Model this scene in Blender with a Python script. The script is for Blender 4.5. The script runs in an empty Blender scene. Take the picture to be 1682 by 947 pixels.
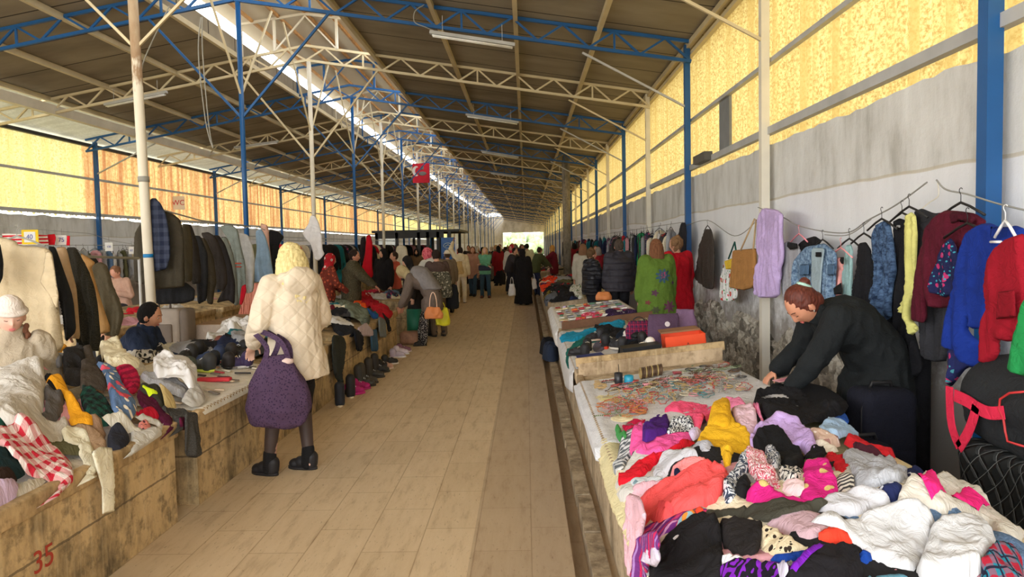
import bpy, math, random
import numpy as np
from mathutils import Vector, Matrix
from mathutils.geometry import delaunay_2d_cdt
# ---------------------------------------------------------------- camera, world, light
SC = bpy.context.scene
ROOT = SC.collection
W_PX, H_PX, F_PX = 1682, 947, 1150.0
CAM = np.array([0.0, 0.0, 1.65])
YAW, PITCH, ROLL = math.radians(-1.2015), math.radians(2.84), math.radians(1.15)
SY = -12.98
_f = np.array([math.sin(YAW)*math.cos(PITCH), math.cos(YAW)*math.cos(PITCH), -math.sin(PITCH)])
_r = np.array([math.cos(YAW), -math.sin(YAW), 0.0]); _u = np.cross(_r, _f)
RIGHT = _r*math.cos(ROLL) - _u*math.sin(ROLL); UP = _u*math.cos(ROLL) + _r*math.sin(ROLL)
cd = bpy.data.cameras.new('camera'); cam = bpy.data.objects.new('camera', cd); ROOT.objects.link(cam)
cd.sensor_fit = 'HORIZONTAL'; cd.sensor_width = 36.0; cd.lens = 36.0*F_PX/W_PX
cd.shift_y = SY/W_PX; cd.clip_start = 0.05; cd.clip_end = 600
m = Matrix((RIGHT, UP, -_f)).transposed().to_4x4(); m.translation = Vector(CAM); cam.matrix_world = m
SC.camera = cam
EXPOSURE = 1.12
SKY = 3.6
w = bpy.data.worlds.new('overcast sky'); SC.world = w; w.use_nodes = True
nt = w.node_tree; bg = nt.nodes['Background']; bg.inputs[1].default_value = SKY
tc = nt.nodes.new('ShaderNodeTexCoord'); sx = nt.nodes.new('ShaderNodeSeparateXYZ'); cr = nt.nodes.new('ShaderNodeValToRGB')
nt.links.new(tc.outputs['Generated'], sx.inputs[0]); nt.links.new(sx.outputs['Z'], cr.inputs[0]); nt.links.new(cr.outputs[0], bg.inputs[0])
cr.color_ramp.elements[0].position = 0.0; cr.color_ramp.elements[0].color = (0.62, 0.60, 0.52, 1)
cr.color_ramp.elements[1].position = 0.12; cr.color_ramp.elements[1].color = (0.93, 0.96, 1.0, 1)
SC.view_settings.view_transform = 'Standard'; SC.view_settings.look = 'None'
SC.view_settings.exposure = EXPOSURE; SC.view_settings.gamma = 1.0; SC.view_settings.use_curve_mapping = False
cy = SC.cycles; cy.max_bounces = 8; cy.diffuse_bounces = 5; cy.glossy_bounces = 2; cy.transmission_bounces = 4; cy.transparent_max_bounces = 6
cy.use_denoising = True; cy.sample_clamp_indirect = 6.0; cy.caustics_reflective = False; cy.caustics_refractive = False
sd = bpy.data.lights.new('sun', 'SUN'); sd.energy = 2.0; sd.angle = math.radians(25); sd.color = (1.0, 0.95, 0.86)
sun = bpy.data.objects.new('sun', sd); ROOT.objects.link(sun); sun.rotation_euler = (math.radians(38), math.radians(28), 0)

def at(px, py, X=None, Y=None, Z=None, plane=None):
    "world point seen at a photo pixel on a plane; plane=(a,b): z=a+b*x"
    d = _f + RIGHT*(px-841)/F_PX + UP*(473.5+SY-py)/F_PX
    if X is not None: t = X/d[0]
    elif Y is not None: t = Y/d[1]
    elif Z is not None: t = (Z-CAM[2])/d[2]
    else: t = (plane[0]-CAM[2])/(d[2]-plane[1]*d[0])
    return CAM + d*t
# ---------------------------------------------------------------- naming
def tag(o, label=None, cat=None, group=None, kind=None):
    if label: o['label'] = label
    if cat: o['category'] = cat
    if group: o['group'] = group
    if kind: o['kind'] = kind
    return o
def thing(name, label, cat, loc=(0, 0, 0), rz=0, group=None):
    o = bpy.data.objects.new(name, None); ROOT.objects.link(o); o.empty_display_size = 0.05
    o.location = loc; o.rotation_euler = (0, 0, rz)
    return tag(o, label, cat, group)
def link(name, me, mt=None, parent=None, world=False):
    o = bpy.data.objects.new(name, me); ROOT.objects.link(o)
    if mt is not None and not me.materials: me.materials.append(mt)
    if parent is not None:
        o.parent = parent
        if world:
            M = Matrix.Translation(parent.location) @ parent.rotation_euler.to_matrix().to_4x4()
            if parent.parent is not None:
                pp = parent.parent; M = Matrix.Translation(pp.location) @ pp.rotation_euler.to_matrix().to_4x4() @ M
            o.matrix_parent_inverse = M.inverted()
    return o
def mesh(name, V, F, smooth=False, uv=None):
    me = bpy.data.meshes.new(name); me.from_pydata([tuple(v) for v in V], [], F)
    if uv is not None:
        ul = me.uv_layers.new(name='UVMap'); li = np.empty(len(me.loops), dtype=np.int32); me.loops.foreach_get('vertex_index', li)
        ul.data.foreach_set('uv', np.asarray(uv, dtype=np.float32)[li].ravel())
    if smooth: me.polygons.foreach_set('use_smooth', [True]*len(me.polygons))
    me.update(); return me
def copy_tree(o, parent=None, mats=None):
    c = o.copy(); ROOT.objects.link(c)
    if parent is not None: c.parent = parent
    if mats and o.type == 'MESH' and o.name.split('.')[0] in mats:
        c.material_slots[0].link = 'OBJECT'; c.material_slots[0].material = mats[o.name.split('.')[0]]
    for ch in [x for x in ALLKIDS.get(o.name, [])] if False else list(o.children):
        copy_tree(ch, c, mats)
    return c
# ---------------------------------------------------------------- mesh builder
def frame(d):
    d = np.asarray(d, float); d = d/max(np.linalg.norm(d), 1e-9)
    a = np.array([0, 0, 1.0]) if abs(d[2]) < 0.95 else np.array([1.0, 0, 0])
    u = np.cross(a, d); u /= np.linalg.norm(u); return u, np.cross(d, u), d
class MB:
    def __init__(s): s.V = []; s.F = []
    def add(s, V, F):
        n = len(s.V); s.V.extend([tuple(v) for v in V]); s.F.extend([tuple(i+n for i in f) for f in F]); return s
    def box(s, lo, hi):
        (a, b, c), (d, e, f) = lo, hi
        return s.add([(a,b,c),(d,b,c),(d,e,c),(a,e,c),(a,b,f),(d,b,f),(d,e,f),(a,e,f)],
                     [(0,3,2,1),(4,5,6,7),(0,1,5,4),(1,2,6,5),(2,3,7,6),(3,0,4,7)])
    def bar(s, p, q, w, h=None):
        h = h or w; p = np.asarray(p, float); q = np.asarray(q, float); u, v, d = frame(q-p)
        V = [e+u*a*w/2+v*b*h/2 for e in (p, q) for a, b in ((-1,-1),(1,-1),(1,1),(-1,1))]
        return s.add(V, [(0,3,2,1),(4,5,6,7),(0,1,5,4),(1,2,6,5),(2,3,7,6),(3,0,4,7)])
    def tube(s, pts, r, n=8, closed=False):
        pts = [np.asarray(p, float) for p in pts]; m_ = len(pts); rr = r if hasattr(r, '__len__') else [r]*m_
        V = []; pu = None
        for i, p in enumerate(pts):
            a = pts[(i-1) % m_] if (closed or i > 0) else p; b = pts[(i+1) % m_] if (closed or i < m_-1) else p
            u, v, d = frame(b-a)
            if pu is not None:
                u = pu-d*(pu@d); u /= max(np.linalg.norm(u), 1e-9); v = np.cross(d, u)
            pu = u
            for k in range(n):
                t = 2*math.pi*k/n; V.append(p+rr[i]*(u*math.cos(t)+v*math.sin(t)))
        F = []
        for i in range(m_ if closed else m_-1):
            j = (i+1) % m_
            for k in range(n): F.append((i*n+k, i*n+(k+1) % n, j*n+(k+1) % n, j*n+k))
        if not closed: F.append(tuple(range(n-1, -1, -1))); F.append(tuple((m_-1)*n+k for k in range(n)))
        return s.add(V, F)
    def ell(s, c, r, R=None, n=14, m_=9):
        V = []; c = np.asarray(c, float)
        for i in range(m_+1):
            a = math.pi*i/m_
            for k in range(n):
                t = 2*math.pi*k/n; p = np.array([r[0]*math.sin(a)*math.cos(t), r[1]*math.sin(a)*math.sin(t), r[2]*math.cos(a)])
                V.append(c+(R@p if R is not None else p))
        F = [(i*n+k, (i+1)*n+k, (i+1)*n+(k+1) % n, i*n+(k+1) % n) for i in range(m_) for k in range(n)]
        return s.add(V, F)
    def caps(s, p, q, r0, r1, n=12, st=5):
        p = np.asarray(p, float); q = np.asarray(q, float); d = q-p; L = max(np.linalg.norm(d), 1e-6); d = d/L
        P = []; R = []
        for i in range(st): a = math.pi/2*(i/st); P.append(p-d*r0*math.cos(a)); R.append(max(r0*math.sin(a), 1e-4))
        P.append(p); R.append(r0); P.append(q); R.append(r1)
        for i in range(1, st+1): a = math.pi/2*(i/st); P.append(q+d*r1*math.sin(a)); R.append(max(r1*math.cos(a), 1e-4))
        return s.tube(P, R, n)
    def loft(s, rings, close=True):
        "rings: (centre, u-axis, v-axis) already scaled; elliptical sections"
        n = 20; V = []
        for c, u, v in rings:
            c, u, v = map(lambda q: np.asarray(q, float), (c, u, v))
            for k in range(n): t = 2*math.pi*k/n; V.append(c+u*math.cos(t)+v*math.sin(t))
        F = [(i*n+k, i*n+(k+1) % n, (i+1)*n+(k+1) % n, (i+1)*n+k) for i in range(len(rings)-1) for k in range(n)]
        if close: F.append(tuple(range(n-1, -1, -1))); F.append(tuple((len(rings)-1)*n+k for k in range(n)))
        return s.add(V, F)
    def rbox(s, lo, hi, r=0.02, seg=3):
        "box with rounded edges"
        lo = np.array(lo, float); hi = np.array(hi, float); c = (lo+hi)/2; h = (hi-lo)/2; r = min(r, *(h*0.98)); n = 4*seg+4
        V = []; F = []
        prof = [(-h[2], -r)] + [(-h[2]+r-r*math.cos(a), -r+r*math.sin(a)) for a in [math.pi/2*i/seg for i in range(1, seg+1)]]
        prof += [(-z, d) for z, d in prof[::-1]]
        for z, d in prof:
            rr = max(r+d, 0.0005); k = 0
            for cx, cy_, a0 in ((1,1,0),(-1,1,90),(-1,-1,180),(1,-1,270)):
                for i in range(seg+1):
                    a = math.radians(a0+90*i/seg)
                    V.append(c+np.array([cx*(h[0]-r)+rr*math.cos(a), cy_*(h[1]-r)+rr*math.sin(a), z]))
        m_ = len(prof)
        for i in range(m_-1):
            for k in range(n): F.append((i*n+k, i*n+(k+1) % n, (i+1)*n+(k+1) % n, (i+1)*n+k))
        F.append(tuple(range(n-1, -1, -1))); F.append(tuple((m_-1)*n+k for k in range(n)))
        return s.add(V, F)
    def xf(s, M):
        s.V = [tuple(M @ Vector(v)) for v in s.V]; return s
    def obj(s, name, mt, parent=None, smooth=False, world=False):
        return link(name, mesh(name, s.V, s.F, smooth), mt, parent, world)
# voxel union of overlapping pieces into one continuous surface
TMP = bpy.data.scenes.new('tmp')
def tmp_dg():
    with bpy.context.temp_override(scene=TMP, view_layer=TMP.view_layers[0]):
        dg = bpy.context.evaluated_depsgraph_get(); dg.update(); return dg
def union(mb, voxel, smooth=4, name='body'):
    me = mesh('tmp', mb.V, mb.F); o = bpy.data.objects.new('tmp', me); TMP.collection.objects.link(o)
    md = o.modifiers.new('r', 'REMESH'); md.mode = 'VOXEL'; md.voxel_size = voxel; md.use_smooth_shade = True
    if smooth:
        sm = o.modifiers.new('s', 'SMOOTH'); sm.factor = 0.5; sm.iterations = smooth
    dg = tmp_dg()
    out = bpy.data.meshes.new_from_object(o.evaluated_get(dg)); out.name = name
    bpy.data.objects.remove(o); bpy.data.meshes.remove(me)
    out.polygons.foreach_set('use_smooth', [True]*len(out.polygons)); return out
def arr(me):
    a = np.empty(len(me.vertices)*3, dtype=np.float32); me.vertices.foreach_get('co', a); return a.reshape(-1, 3).astype(float)
def setarr(me, a): me.vertices.foreach_set('co', np.asarray(a, dtype=np.float32).ravel()); me.update()
def nrm(me):
    a = np.empty(len(me.vertices)*3, dtype=np.float32); me.vertex_normals.foreach_get('vector', a); return a.reshape(-1, 3).astype(float)
def nz(P, seed, scale):
    "smooth pseudo-noise in about -1..1 for an (n,k) array"
    rg = np.random.RandomState(seed % 100000); P = np.asarray(P, float)/scale; k = P.shape[1]; o = np.zeros(len(P))
    for i in range(6):
        d = rg.normal(size=k); d *= (0.7+0.9*rg.rand())*math.pi/np.linalg.norm(d)
        o += np.sin(P@d+rg.rand()*6.283+1.3*np.sin(P@rg.normal(size=k)*1.5+rg.rand()*6.283))
    return o/3.2
def ridge(P, seed, scale, stretch=3.0, ang=None):
    "creases: ridged warped waves running mostly in one direction"
    rg = np.random.RandomState(seed % 100000); a = rg.rand()*math.pi if ang is None else ang
    P = np.asarray(P, float); q = np.stack([P[:, 0]*math.cos(a)+P[:, 1]*math.sin(a), -P[:, 0]*math.sin(a)+P[:, 1]*math.cos(a)], 1)
    q[:, 0] += scale*0.9*nz(P, seed+1, scale*2.6); s_ = np.stack([q[:, 0], q[:, 1]/stretch], 1)
    v = nz(s_, seed+2, scale)
    return 1-2*np.abs(v)
def wrinkle_mesh(me, seed, amp, scale, keep=None):
    a = arr(me); n = nrm(me); d = amp*(0.6*nz(a, seed, scale)+0.6*(1-2*np.abs(nz(a*np.array([1, 1, 0.6]), seed+5, scale*0.8))))
    if keep is not None: d *= keep(a)
    setarr(me, a+n*d[:, None]); return me
# ---------------------------------------------------------------- materials
def lin(c):
    return tuple(((v/255)/12.92 if v/255 <= 0.04045 else (((v/255)+0.055)/1.055)**2.4) for v in c)
MATS = {}
class NT:
    def __init__(s, m_): s.t = m_.node_tree; s.b = s.t.nodes['Principled BSDF']
    def n(s, k, **kw):
        x = s.t.nodes.new(k)
        for a, v in kw.items():
            if isinstance(a, str) and a.startswith('i_'): x.inputs[a[2:].replace('_', ' ')].default_value = v
            else: setattr(x, a, v)
        return x
    def l(s, a, b): s.t.links.new(a, b)
    def math(s, op, a, b=None):
        x = s.n('ShaderNodeMath', operation=op)
        for i, v in enumerate((a, b)):
            if v is None: continue
            if hasattr(v, 'is_linked') or hasattr(v, 'links'): s.l(v, x.inputs[i])
            else: x.inputs[i].default_value = v
        return x.outputs[0]
    def mix(s, f, a, b):
        x = s.n('ShaderNodeMix', data_type='RGBA')
        for i, v in ((0, f), (6, a), (7, b)):
            if hasattr(v, 'links'): s.l(v, x.inputs[i])
            else: x.inputs[i].default_value = v if i == 0 else (*v[:3], 1)
        return x.outputs[2]
    def ramp(s, f, stops, const=False):
        x = s.n('ShaderNodeValToRGB'); e = x.color_ramp.elements
        if const: x.color_ramp.interpolation = 'CONSTANT'
        while len(e) < len(stops): e.new(0.5)
        for i, (p, c) in enumerate(stops): e[i].position = p; e[i].color = (*(c if len(c) == 3 else c[:3]), 1)
        s.l(f, x.inputs[0]); return x.outputs[0]
    def noise(s, vec, scale, detail=3.0, rough=0.55, out='Fac'):
        x = s.n('ShaderNodeTexNoise'); x.inputs['Scale'].default_value = scale; x.inputs['Detail'].default_value = detail; x.inputs['Roughness'].default_value = rough
        if vec is not None: s.l(vec, x.inputs['Vector'])
        return x.outputs[out]
    def mapping(s, vec, scale=(1, 1, 1), rot=(0, 0, 0), loc=(0, 0, 0)):
        x = s.n('ShaderNodeMapping'); x.inputs['Scale'].default_value = scale; x.inputs['Rotation'].default_value = rot; x.inputs['Location'].default_value = loc
        s.l(vec, x.inputs[0]); return x.outputs[0]
    def sep(s, vec):
        x = s.n('ShaderNodeSeparateXYZ'); s.l(vec, x.inputs[0]); return x.outputs
    def bump(s, h, strength=0.3, dist=0.01):
        x = s.n('ShaderNodeBump'); x.inputs['Strength'].default_value = strength; x.inputs['Distance'].default_value = dist
        s.l(h, x.inputs['Height']); s.l(x.outputs[0], s.b.inputs['Normal']); return x
def newmat(name):
    m_ = bpy.data.materials.new(name); m_.use_nodes = True; return m_, NT(m_)
def plain(c, rough=0.6, metal=0.0, var=0.12, scale=6.0, spec=0.4, name=None):
    "painted / metal / plastic surface with slight wear"
    k = ('plain', c, rough, metal, var, scale)
    if k in MATS: return MATS[k]
    m_, t = newmat(name or 'paint'); tc_ = t.n('ShaderNodeTexCoord'); C = lin(c)
    nn = t.noise(tc_.outputs['Object'], scale, 4)
    t.l(t.ramp(nn, [(0.3, tuple(v*(1-var) for v in C)), (0.7, tuple(min(v*(1+var), 1) for v in C))]), t.b.inputs['Base Color'])
    t.b.inputs['Roughness'].default_value = rough; t.b.inputs['Metallic'].default_value = metal; t.b.inputs['Specular IOR Level'].default_value = spec
    MATS[k] = m_; return m_
def fab(c, pat=None, c2=None, c3=None, s=1.0, rough=0.92, bump=0.25, uv=True, sheen=0.0, weave=1.0):
    "woven or knitted cloth; pattern in the cloth's own UV space (metres) or object space"
    k = ('fab', tuple(c), pat, c2, c3, s, rough, uv, bump)
    if k in MATS: return MATS[k]
    m_, t = newmat('fabric'); tc_ = t.n('ShaderNodeTexCoord'); vec = tc_.outputs['UV' if uv else 'Object']
    C = lin(c); C2 = lin(c2) if c2 else C; C3 = lin(c3) if c3 else C2
    S = t.sep(vec); X, Y = S[0], S[1] if uv else S[2]
    h = t.noise(vec, 260*weave, 2)
    base = t.mix(t.ramp(t.noise(vec, 9, 3), [(0.35, (0, 0, 0)), (0.7, (1, 1, 1))]), tuple(v*0.9 for v in C), tuple(min(1, v*1.08) for v in C))
    if pat in ('plaid', 'stripe', 'vstripe', 'grid'):
        def band(a, f, w_): return t.math('LESS_THAN', t.math('FRACT', t.math('MULTIPLY', a, f)), w_)
        f = 1/(0.09*s)
        if pat == 'plaid':
            a = band(X, f, 0.5); b = band(Y, f, 0.5)
            col = t.mix(t.math('MULTIPLY', t.math('ADD', a, b), 0.5), base, C2)
            if c3: col = t.mix(band(t.math('ADD', X, 0.02*s), f, 0.12), col, C3); col = t.mix(band(t.math('ADD', Y, 0.02*s), f, 0.12), col, C3)
        elif pat == 'grid': col = t.mix(t.math('MAXIMUM', band(X, f, 0.12), band(Y, f, 0.12)), base, C2)
        else:
            col = t.mix(band(Y if pat == 'stripe' else X, f, 0.5 if not c3 else 0.33), base, C2)
            if c3: col = t.mix(band(t.math('ADD', Y if pat == 'stripe' else X, 0.03*s), f, 0.2), col, C3)
    elif pat == 'dots':
        v = t.n('ShaderNodeTexVoronoi'); v.inputs['Scale'].default_value = 22/s; v.inputs['Randomness'].default_value = 0.45; t.l(vec, v.inputs[0])
        col = t.mix(t.math('LESS_THAN', v.outputs['Distance'], 0.26), base, C2)
    elif pat == 'leopard':
        v = t.n('ShaderNodeTexVoronoi'); v.inputs['Scale'].default_value = 55/s; t.l(vec, v.inputs[0])
        col = t.mix(t.math('LESS_THAN', v.outputs['Distance'], 0.33), base, C2)
    elif pat in ('floral', 'zebra', 'camo', 'paisley'):
        n1 = t.noise(vec, {'floral': 22, 'zebra': 30, 'camo': 26, 'paisley': 60}[pat]/s, 1.5 if pat != 'camo' else 4)
        if pat == 'zebra':
            wv = t.n('ShaderNodeTexWave'); wv.inputs['Scale'].default_value = 14/s; wv.inputs['Distortion'].default_value = 14; wv.inputs['Detail'].default_value = 2; wv.inputs['Detail Scale'].default_value = 2.2
            t.l(vec, wv.inputs[0]); col = t.mix(t.math('GREATER_THAN', wv.outputs['Fac'], 0.52), base, C2)
        elif pat == 'floral':
            v = t.n('ShaderNodeTexVoronoi'); v.inputs['Scale'].default_value = 17/s; t.l(vec, v.inputs[0])
            col = t.mix(t.math('LESS_THAN', t.math('ADD', v.outputs['Distance'], t.math('MULTIPLY', n1, 0.35)), 0.5), base, C2)
            v2 = t.n('ShaderNodeTexVoronoi'); v2.inputs['Scale'].default_value = 31/s; t.l(t.mapping(vec, loc=(3.3, 1.7, 0.4)), v2.inputs[0])
            col = t.mix(t.math('LESS_THAN', v2.outputs['Distance'], 0.24), col, C3)
        else: col = t.ramp(n1, [(0.0, C), (0.46, C2), (0.56, C3)], True)
    elif pat == 'heather': col = t.mix(t.ramp(t.noise(vec, 160 if s == 1.0 else 26, 5, 0.8), [(0.4, (0, 0, 0)), (0.62, (1, 1, 1))]), C, C2)
    elif pat == 'knit':
        wv = t.n('ShaderNodeTexWave'); wv.inputs['Scale'].default_value = 40/s; wv.inputs['Distortion'].default_value = 2; t.l(vec, wv.inputs[0])
        col = t.mix(wv.outputs['Fac'], base, C2); h = wv.outputs['Fac']
    elif pat == 'quilt':
        a = t.math('ADD', X, Y); b = t.math('SUBTRACT', X, Y); f = 1/(0.1*s)
        q = t.math('MINIMUM', t.math('ABSOLUTE', t.math('SUBTRACT', t.math('FRACT', t.math('MULTIPLY', a, f)), 0.5)), t.math('ABSOLUTE', t.math('SUBTRACT', t.math('FRACT', t.math('MULTIPLY', b, f)), 0.5)))
        h = t.math('MINIMUM', t.math('MULTIPLY', q, 5.0), 1.0); col = t.mix(t.math('GREATER_THAN', t.math('MULTIPLY', q, 1.0), 0.018), C2, base)
    elif pat == 'hstitch':
        f = 1/(0.08*s); q = t.math('ABSOLUTE', t.math('SUBTRACT', t.math('FRACT', t.math('MULTIPLY', Y, f)), 0.5)); h = t.math('MINIMUM', t.math('MULTIPLY', q, 4.0), 1.0); col = base
    elif pat == 'strands':
        n1 = t.noise(t.mapping(vec, (60, 60, 5)), 1.6, 4); col = t.ramp(n1, [(0.3, C), (0.7, C2)]); h = n1
    else: col = base
    t.l(col, t.b.inputs['Base Color']); t.b.inputs['Roughness'].default_value = rough; t.b.inputs['Specular IOR Level'].default_value = 0.25
    if pat in ('quilt', 'hstitch', 'strands', 'knit'): t.bump(h, bump*3.6 if pat == 'quilt' else 0.9 if pat != 'strands' else 0.6, 0.012 if pat != 'strands' else 0.004)
    else:
        n3 = t.noise(vec, 15/max(s, .6) if pat is None else 15, 3, 0.6); n3.node.inputs['Distortion'].default_value = 1.2
        rd = t.math('ABSOLUTE', t.math('SUBTRACT', n3, 0.5)); b1 = t.bump(t.math('MULTIPLY', rd, -1.0), 0.55, 0.03)
        b2 = t.n('ShaderNodeBump'); b2.inputs['Strength'].default_value = bump; b2.inputs['Distance'].default_value = 0.002; t.l(h, b2.inputs['Height']); t.l(b1.outputs[0], b2.inputs['Normal']); t.l(b2.outputs[0], t.b.inputs['Normal'])
    MATS[k] = m_; return m_
def skin(c=(205, 150, 120)):
    k = ('skin', c)
    if k in MATS: return MATS[k]
    m_, t = newmat('skin'); tc_ = t.n('ShaderNodeTexCoord'); C = lin(c)
    t.l(t.ramp(t.noise(tc_.outputs['Object'], 14, 3), [(0.3, (C[0]*0.92, C[1]*0.82, C[2]*0.8)), (0.7, C)]), t.b.inputs['Base Color'])
    t.b.inputs['Roughness'].default_value = 0.55; t.b.inputs['Subsurface Weight'].default_value = 0.0
    MATS[k] = m_; return m_
# ---------------------------------------------------------------- structure materials
def m_floor():
    m_, t = newmat('travertine paving'); tc_ = t.n('ShaderNodeTexCoord'); V = tc_.outputs['Object']; S = t.sep(V)
    bk = t.n('ShaderNodeTexBrick'); bk.offset = 0.5; bk.inputs['Scale'].default_value = 1.0
    bk.inputs['Brick Width'].default_value = 0.62; bk.inputs['Row Height'].default_value = 0.31; bk.inputs['Mortar Size'].default_value = 0.004; bk.inputs['Mortar Smooth'].default_value = 0.3; bk.inputs['Bias'].default_value = 0
    t.l(t.mapping(V, rot=(0, 0, math.pi/2)), bk.inputs['Vector'])
    bk.inputs['Color1'].default_value = (*lin((220, 198, 164)), 1); bk.inputs['Color2'].default_value = (*lin((206, 184, 150)), 1); bk.inputs['Mortar'].default_value = (*lin((150, 124, 92)), 1)
    gr = t.noise(t.mapping(V, (5, 0.9, 1)), 3.0, 6, 0.65)
    c = t.mix(0.45, bk.outputs['Color'], t.ramp(gr, [(0.34, lin((160, 132, 98))), (0.46, lin((206, 182, 146))), (0.75, lin((222, 200, 164)))]))
    pit = t.noise(t.mapping(V, (30, 9, 1)), 2.0, 5, 0.7); c = t.mix(t.ramp(pit, [(0.60, (0, 0, 0)), (0.68, (0.6,)*3)]), c, lin((104, 80, 56)))
    big = t.noise(V, 0.7, 3); c = t.mix(t.ramp(big, [(0.35, (0, 0, 0)), (0.75, (0.25,)*3)]), c, lin((170, 142, 106)))
    # the strip beside the drain is greyer with dirt
    e = t.math('MULTIPLY', t.math('GREATER_THAN', S[0], -0.33), 0.45); c = t.mix(e, c, lin((150, 128, 106)))
    t.l(c, t.b.inputs['Base Color']); t.l(t.ramp(gr, [(0.3, (0.75,)*3), (0.7, (0.5,)*3)]), t.b.inputs['Roughness'])
    t.bump(t.math('SUBTRACT', gr, t.math('MULTIPLY', bk.outputs['Fac'], 0.8)), 0.35, 0.006); return m_
def m_plaster():
    m_, t = newmat('limewashed plaster'); tc_ = t.n('ShaderNodeTexCoord'); V = tc_.outputs['Object']; S = t.sep(V)
    st = t.noise(t.mapping(V, (1, 2.0, 0.6)), 1.6, 6, 0.65); n2 = t.noise(V, 7, 5, 0.7)
    c = t.ramp(st, [(0.33, lin((176, 174, 166))), (0.5, lin((206, 205, 200))), (0.75, lin((226, 226, 223)))])
    c = t.mix(t.ramp(n2, [(0.55, (0, 0, 0)), (0.8, (0.4,)*3)]), c, lin((196, 186, 168)))
    # patched lower coat below an uneven line, brighter and bluer
    lvl = t.math('ADD', S[2], t.math('MULTIPLY', t.noise(t.mapping(V, (1, 0.25, 0)), 1.2, 4), 0.22))
    c = t.mix(t.math('MULTIPLY', t.math('LESS_THAN', lvl, 2.22), 0.75), c, lin((232, 233, 236)))
    band = t.math('LESS_THAN', t.math('ABSOLUTE', t.math('SUBTRACT', lvl, 2.225)), 0.012); c = t.mix(t.math('MULTIPLY', band, 0.6), c, lin((190, 178, 150)))
    dirt = t.math('ADD', S[2], t.math('MULTIPLY', n2, -0.9)); c = t.mix(t.ramp(dirt, [(0.25, (0.8,)*3), (0.6, (0, 0, 0))]), c, lin((120, 110, 98)))
    t.l(c, t.b.inputs['Base Color']); t.b.inputs['Roughness'].default_value = 0.95; t.bump(t.math('ADD', n2, t.math('MULTIPLY', st, 0.7)), 0.5, 0.02); return m_
def m_concrete(c=(196, 168, 122), dark=(96, 82, 58), seam=0.0):
    m_, t = newmat('weathered concrete'); tc_ = t.n('ShaderNodeTexCoord'); V = tc_.outputs['Object']; S = t.sep(V)
    a = t.noise(t.mapping(V, (2, 2, 0.9)), 2.0, 6, 0.68); b = t.noise(V, 13, 5, 0.7); sx_ = t.noise(t.mapping(V, (9, 9, 0.3)), 3.0, 3)
    col = t.ramp(a, [(0.33, lin(dark)), (0.44, tuple((p+q)/2 for p, q in zip(lin(c), lin(dark)))), (0.54, lin(c)), (0.8, lin(tuple(min(255, v+22) for v in c)))])
    col = t.mix(t.ramp(b, [(0.5, (0, 0, 0)), (0.66, (0.7,)*3)]), col, lin(dark)); col = t.mix(t.ramp(sx_, [(0.55, (0, 0, 0)), (0.7, (0.3,)*3)]), col, lin((214, 196, 158)))
    if seam:
        l_ = t.math('LESS_THAN', t.math('ABSOLUTE', t.math('SUBTRACT', t.math('ADD', S[2], t.math('MULTIPLY', b, 0.02)), seam)), 0.006); col = t.mix(t.math('MULTIPLY', l_, 0.7), col, lin((80, 68, 50)))
    t.l(col, t.b.inputs['Base Color']); t.b.inputs['Roughness'].default_value = 0.9; t.bump(t.math('ADD', a, t.math('MULTIPLY', b, 0.6)), 0.5, 0.015); return m_
def m_sheet(c1, c2, sp=90.0, k=0.42, vs=2.5, c3=None):
    "fibreglass sheet: passes daylight"
    m_, t = newmat('fibreglass sheet'); tc_ = t.n('ShaderNodeTexCoord'); V = tc_.outputs['Object']
    n1 = t.noise(V, sp, 3, 0.75); n2 = t.noise(t.mapping(V, (1, vs, 0.16)), 1.6, 4)
    c = t.mix(t.ramp(n1, [(0.42, (0, 0, 0)), (0.62, (0.8,)*3)]), lin(c1), lin(c2)); c = t.mix(t.ramp(n2, [(0.42, (0, 0, 0)), (0.62, (0.75,)*3)]), c, lin(c3 or c2))
    tr = t.n('ShaderNodeBsdfTranslucent'); df = t.n('ShaderNodeBsdfDiffuse'); mx = t.n('ShaderNodeMixShader'); mx.inputs[0].default_value = k
    t.l(c, tr.inputs[0]); t.l(c, df.inputs[0]); t.l(df.outputs[0], mx.inputs[1]); t.l(tr.outputs[0], mx.inputs[2])
    t.l(mx.outputs[0], t.t.nodes['Material Output'].inputs[0]); return m_
def m_ceiling():
    m_, t = newmat('roof lining board'); tc_ = t.n('ShaderNodeTexCoord'); V = tc_.outputs['Object']; S = t.sep(V)
    n = t.noise(t.mapping(V, (0.5, 1.2, 1)), 1.3, 4); c = t.ramp(n, [(0.3, lin((122, 112, 96))), (0.7, lin((152, 142, 124)))])
    fr = t.math('FRACT', t.math('MULTIPLY', S[1], 1/1.2)); c = t.mix(t.math('LESS_THAN', fr, 0.028), c, lin((48, 40, 32)))
    t.l(c, t.b.inputs['Base Color']); t.b.inputs['Roughness'].default_value = 0.85; return m_
def m_stone():
    m_, t = newmat('rubble stone'); tc_ = t.n('ShaderNodeTexCoord'); V = tc_.outputs['Object']
    v = t.n('ShaderNodeTexVoronoi'); v.inputs['Scale'].default_value = 9; t.l(V, v.inputs[0])
    sc_ = t.n('ShaderNodeSeparateColor'); t.l(v.outputs['Color'], sc_.inputs[0])
    c = t.ramp(sc_.outputs[0], [(0.0, lin((96, 90, 80))), (0.5, lin((158, 150, 136))), (1.0, lin((196, 190, 176)))])
    c = t.mix(t.ramp(t.noise(V, 30, 4), [(0.45, (0, 0, 0)), (0.7, (0.6,)*3)]), c, lin((70, 64, 56)))
    t.l(c, t.b.inputs['Base Color']); t.b.inputs['Roughness'].default_value = 0.95; return m_
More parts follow.
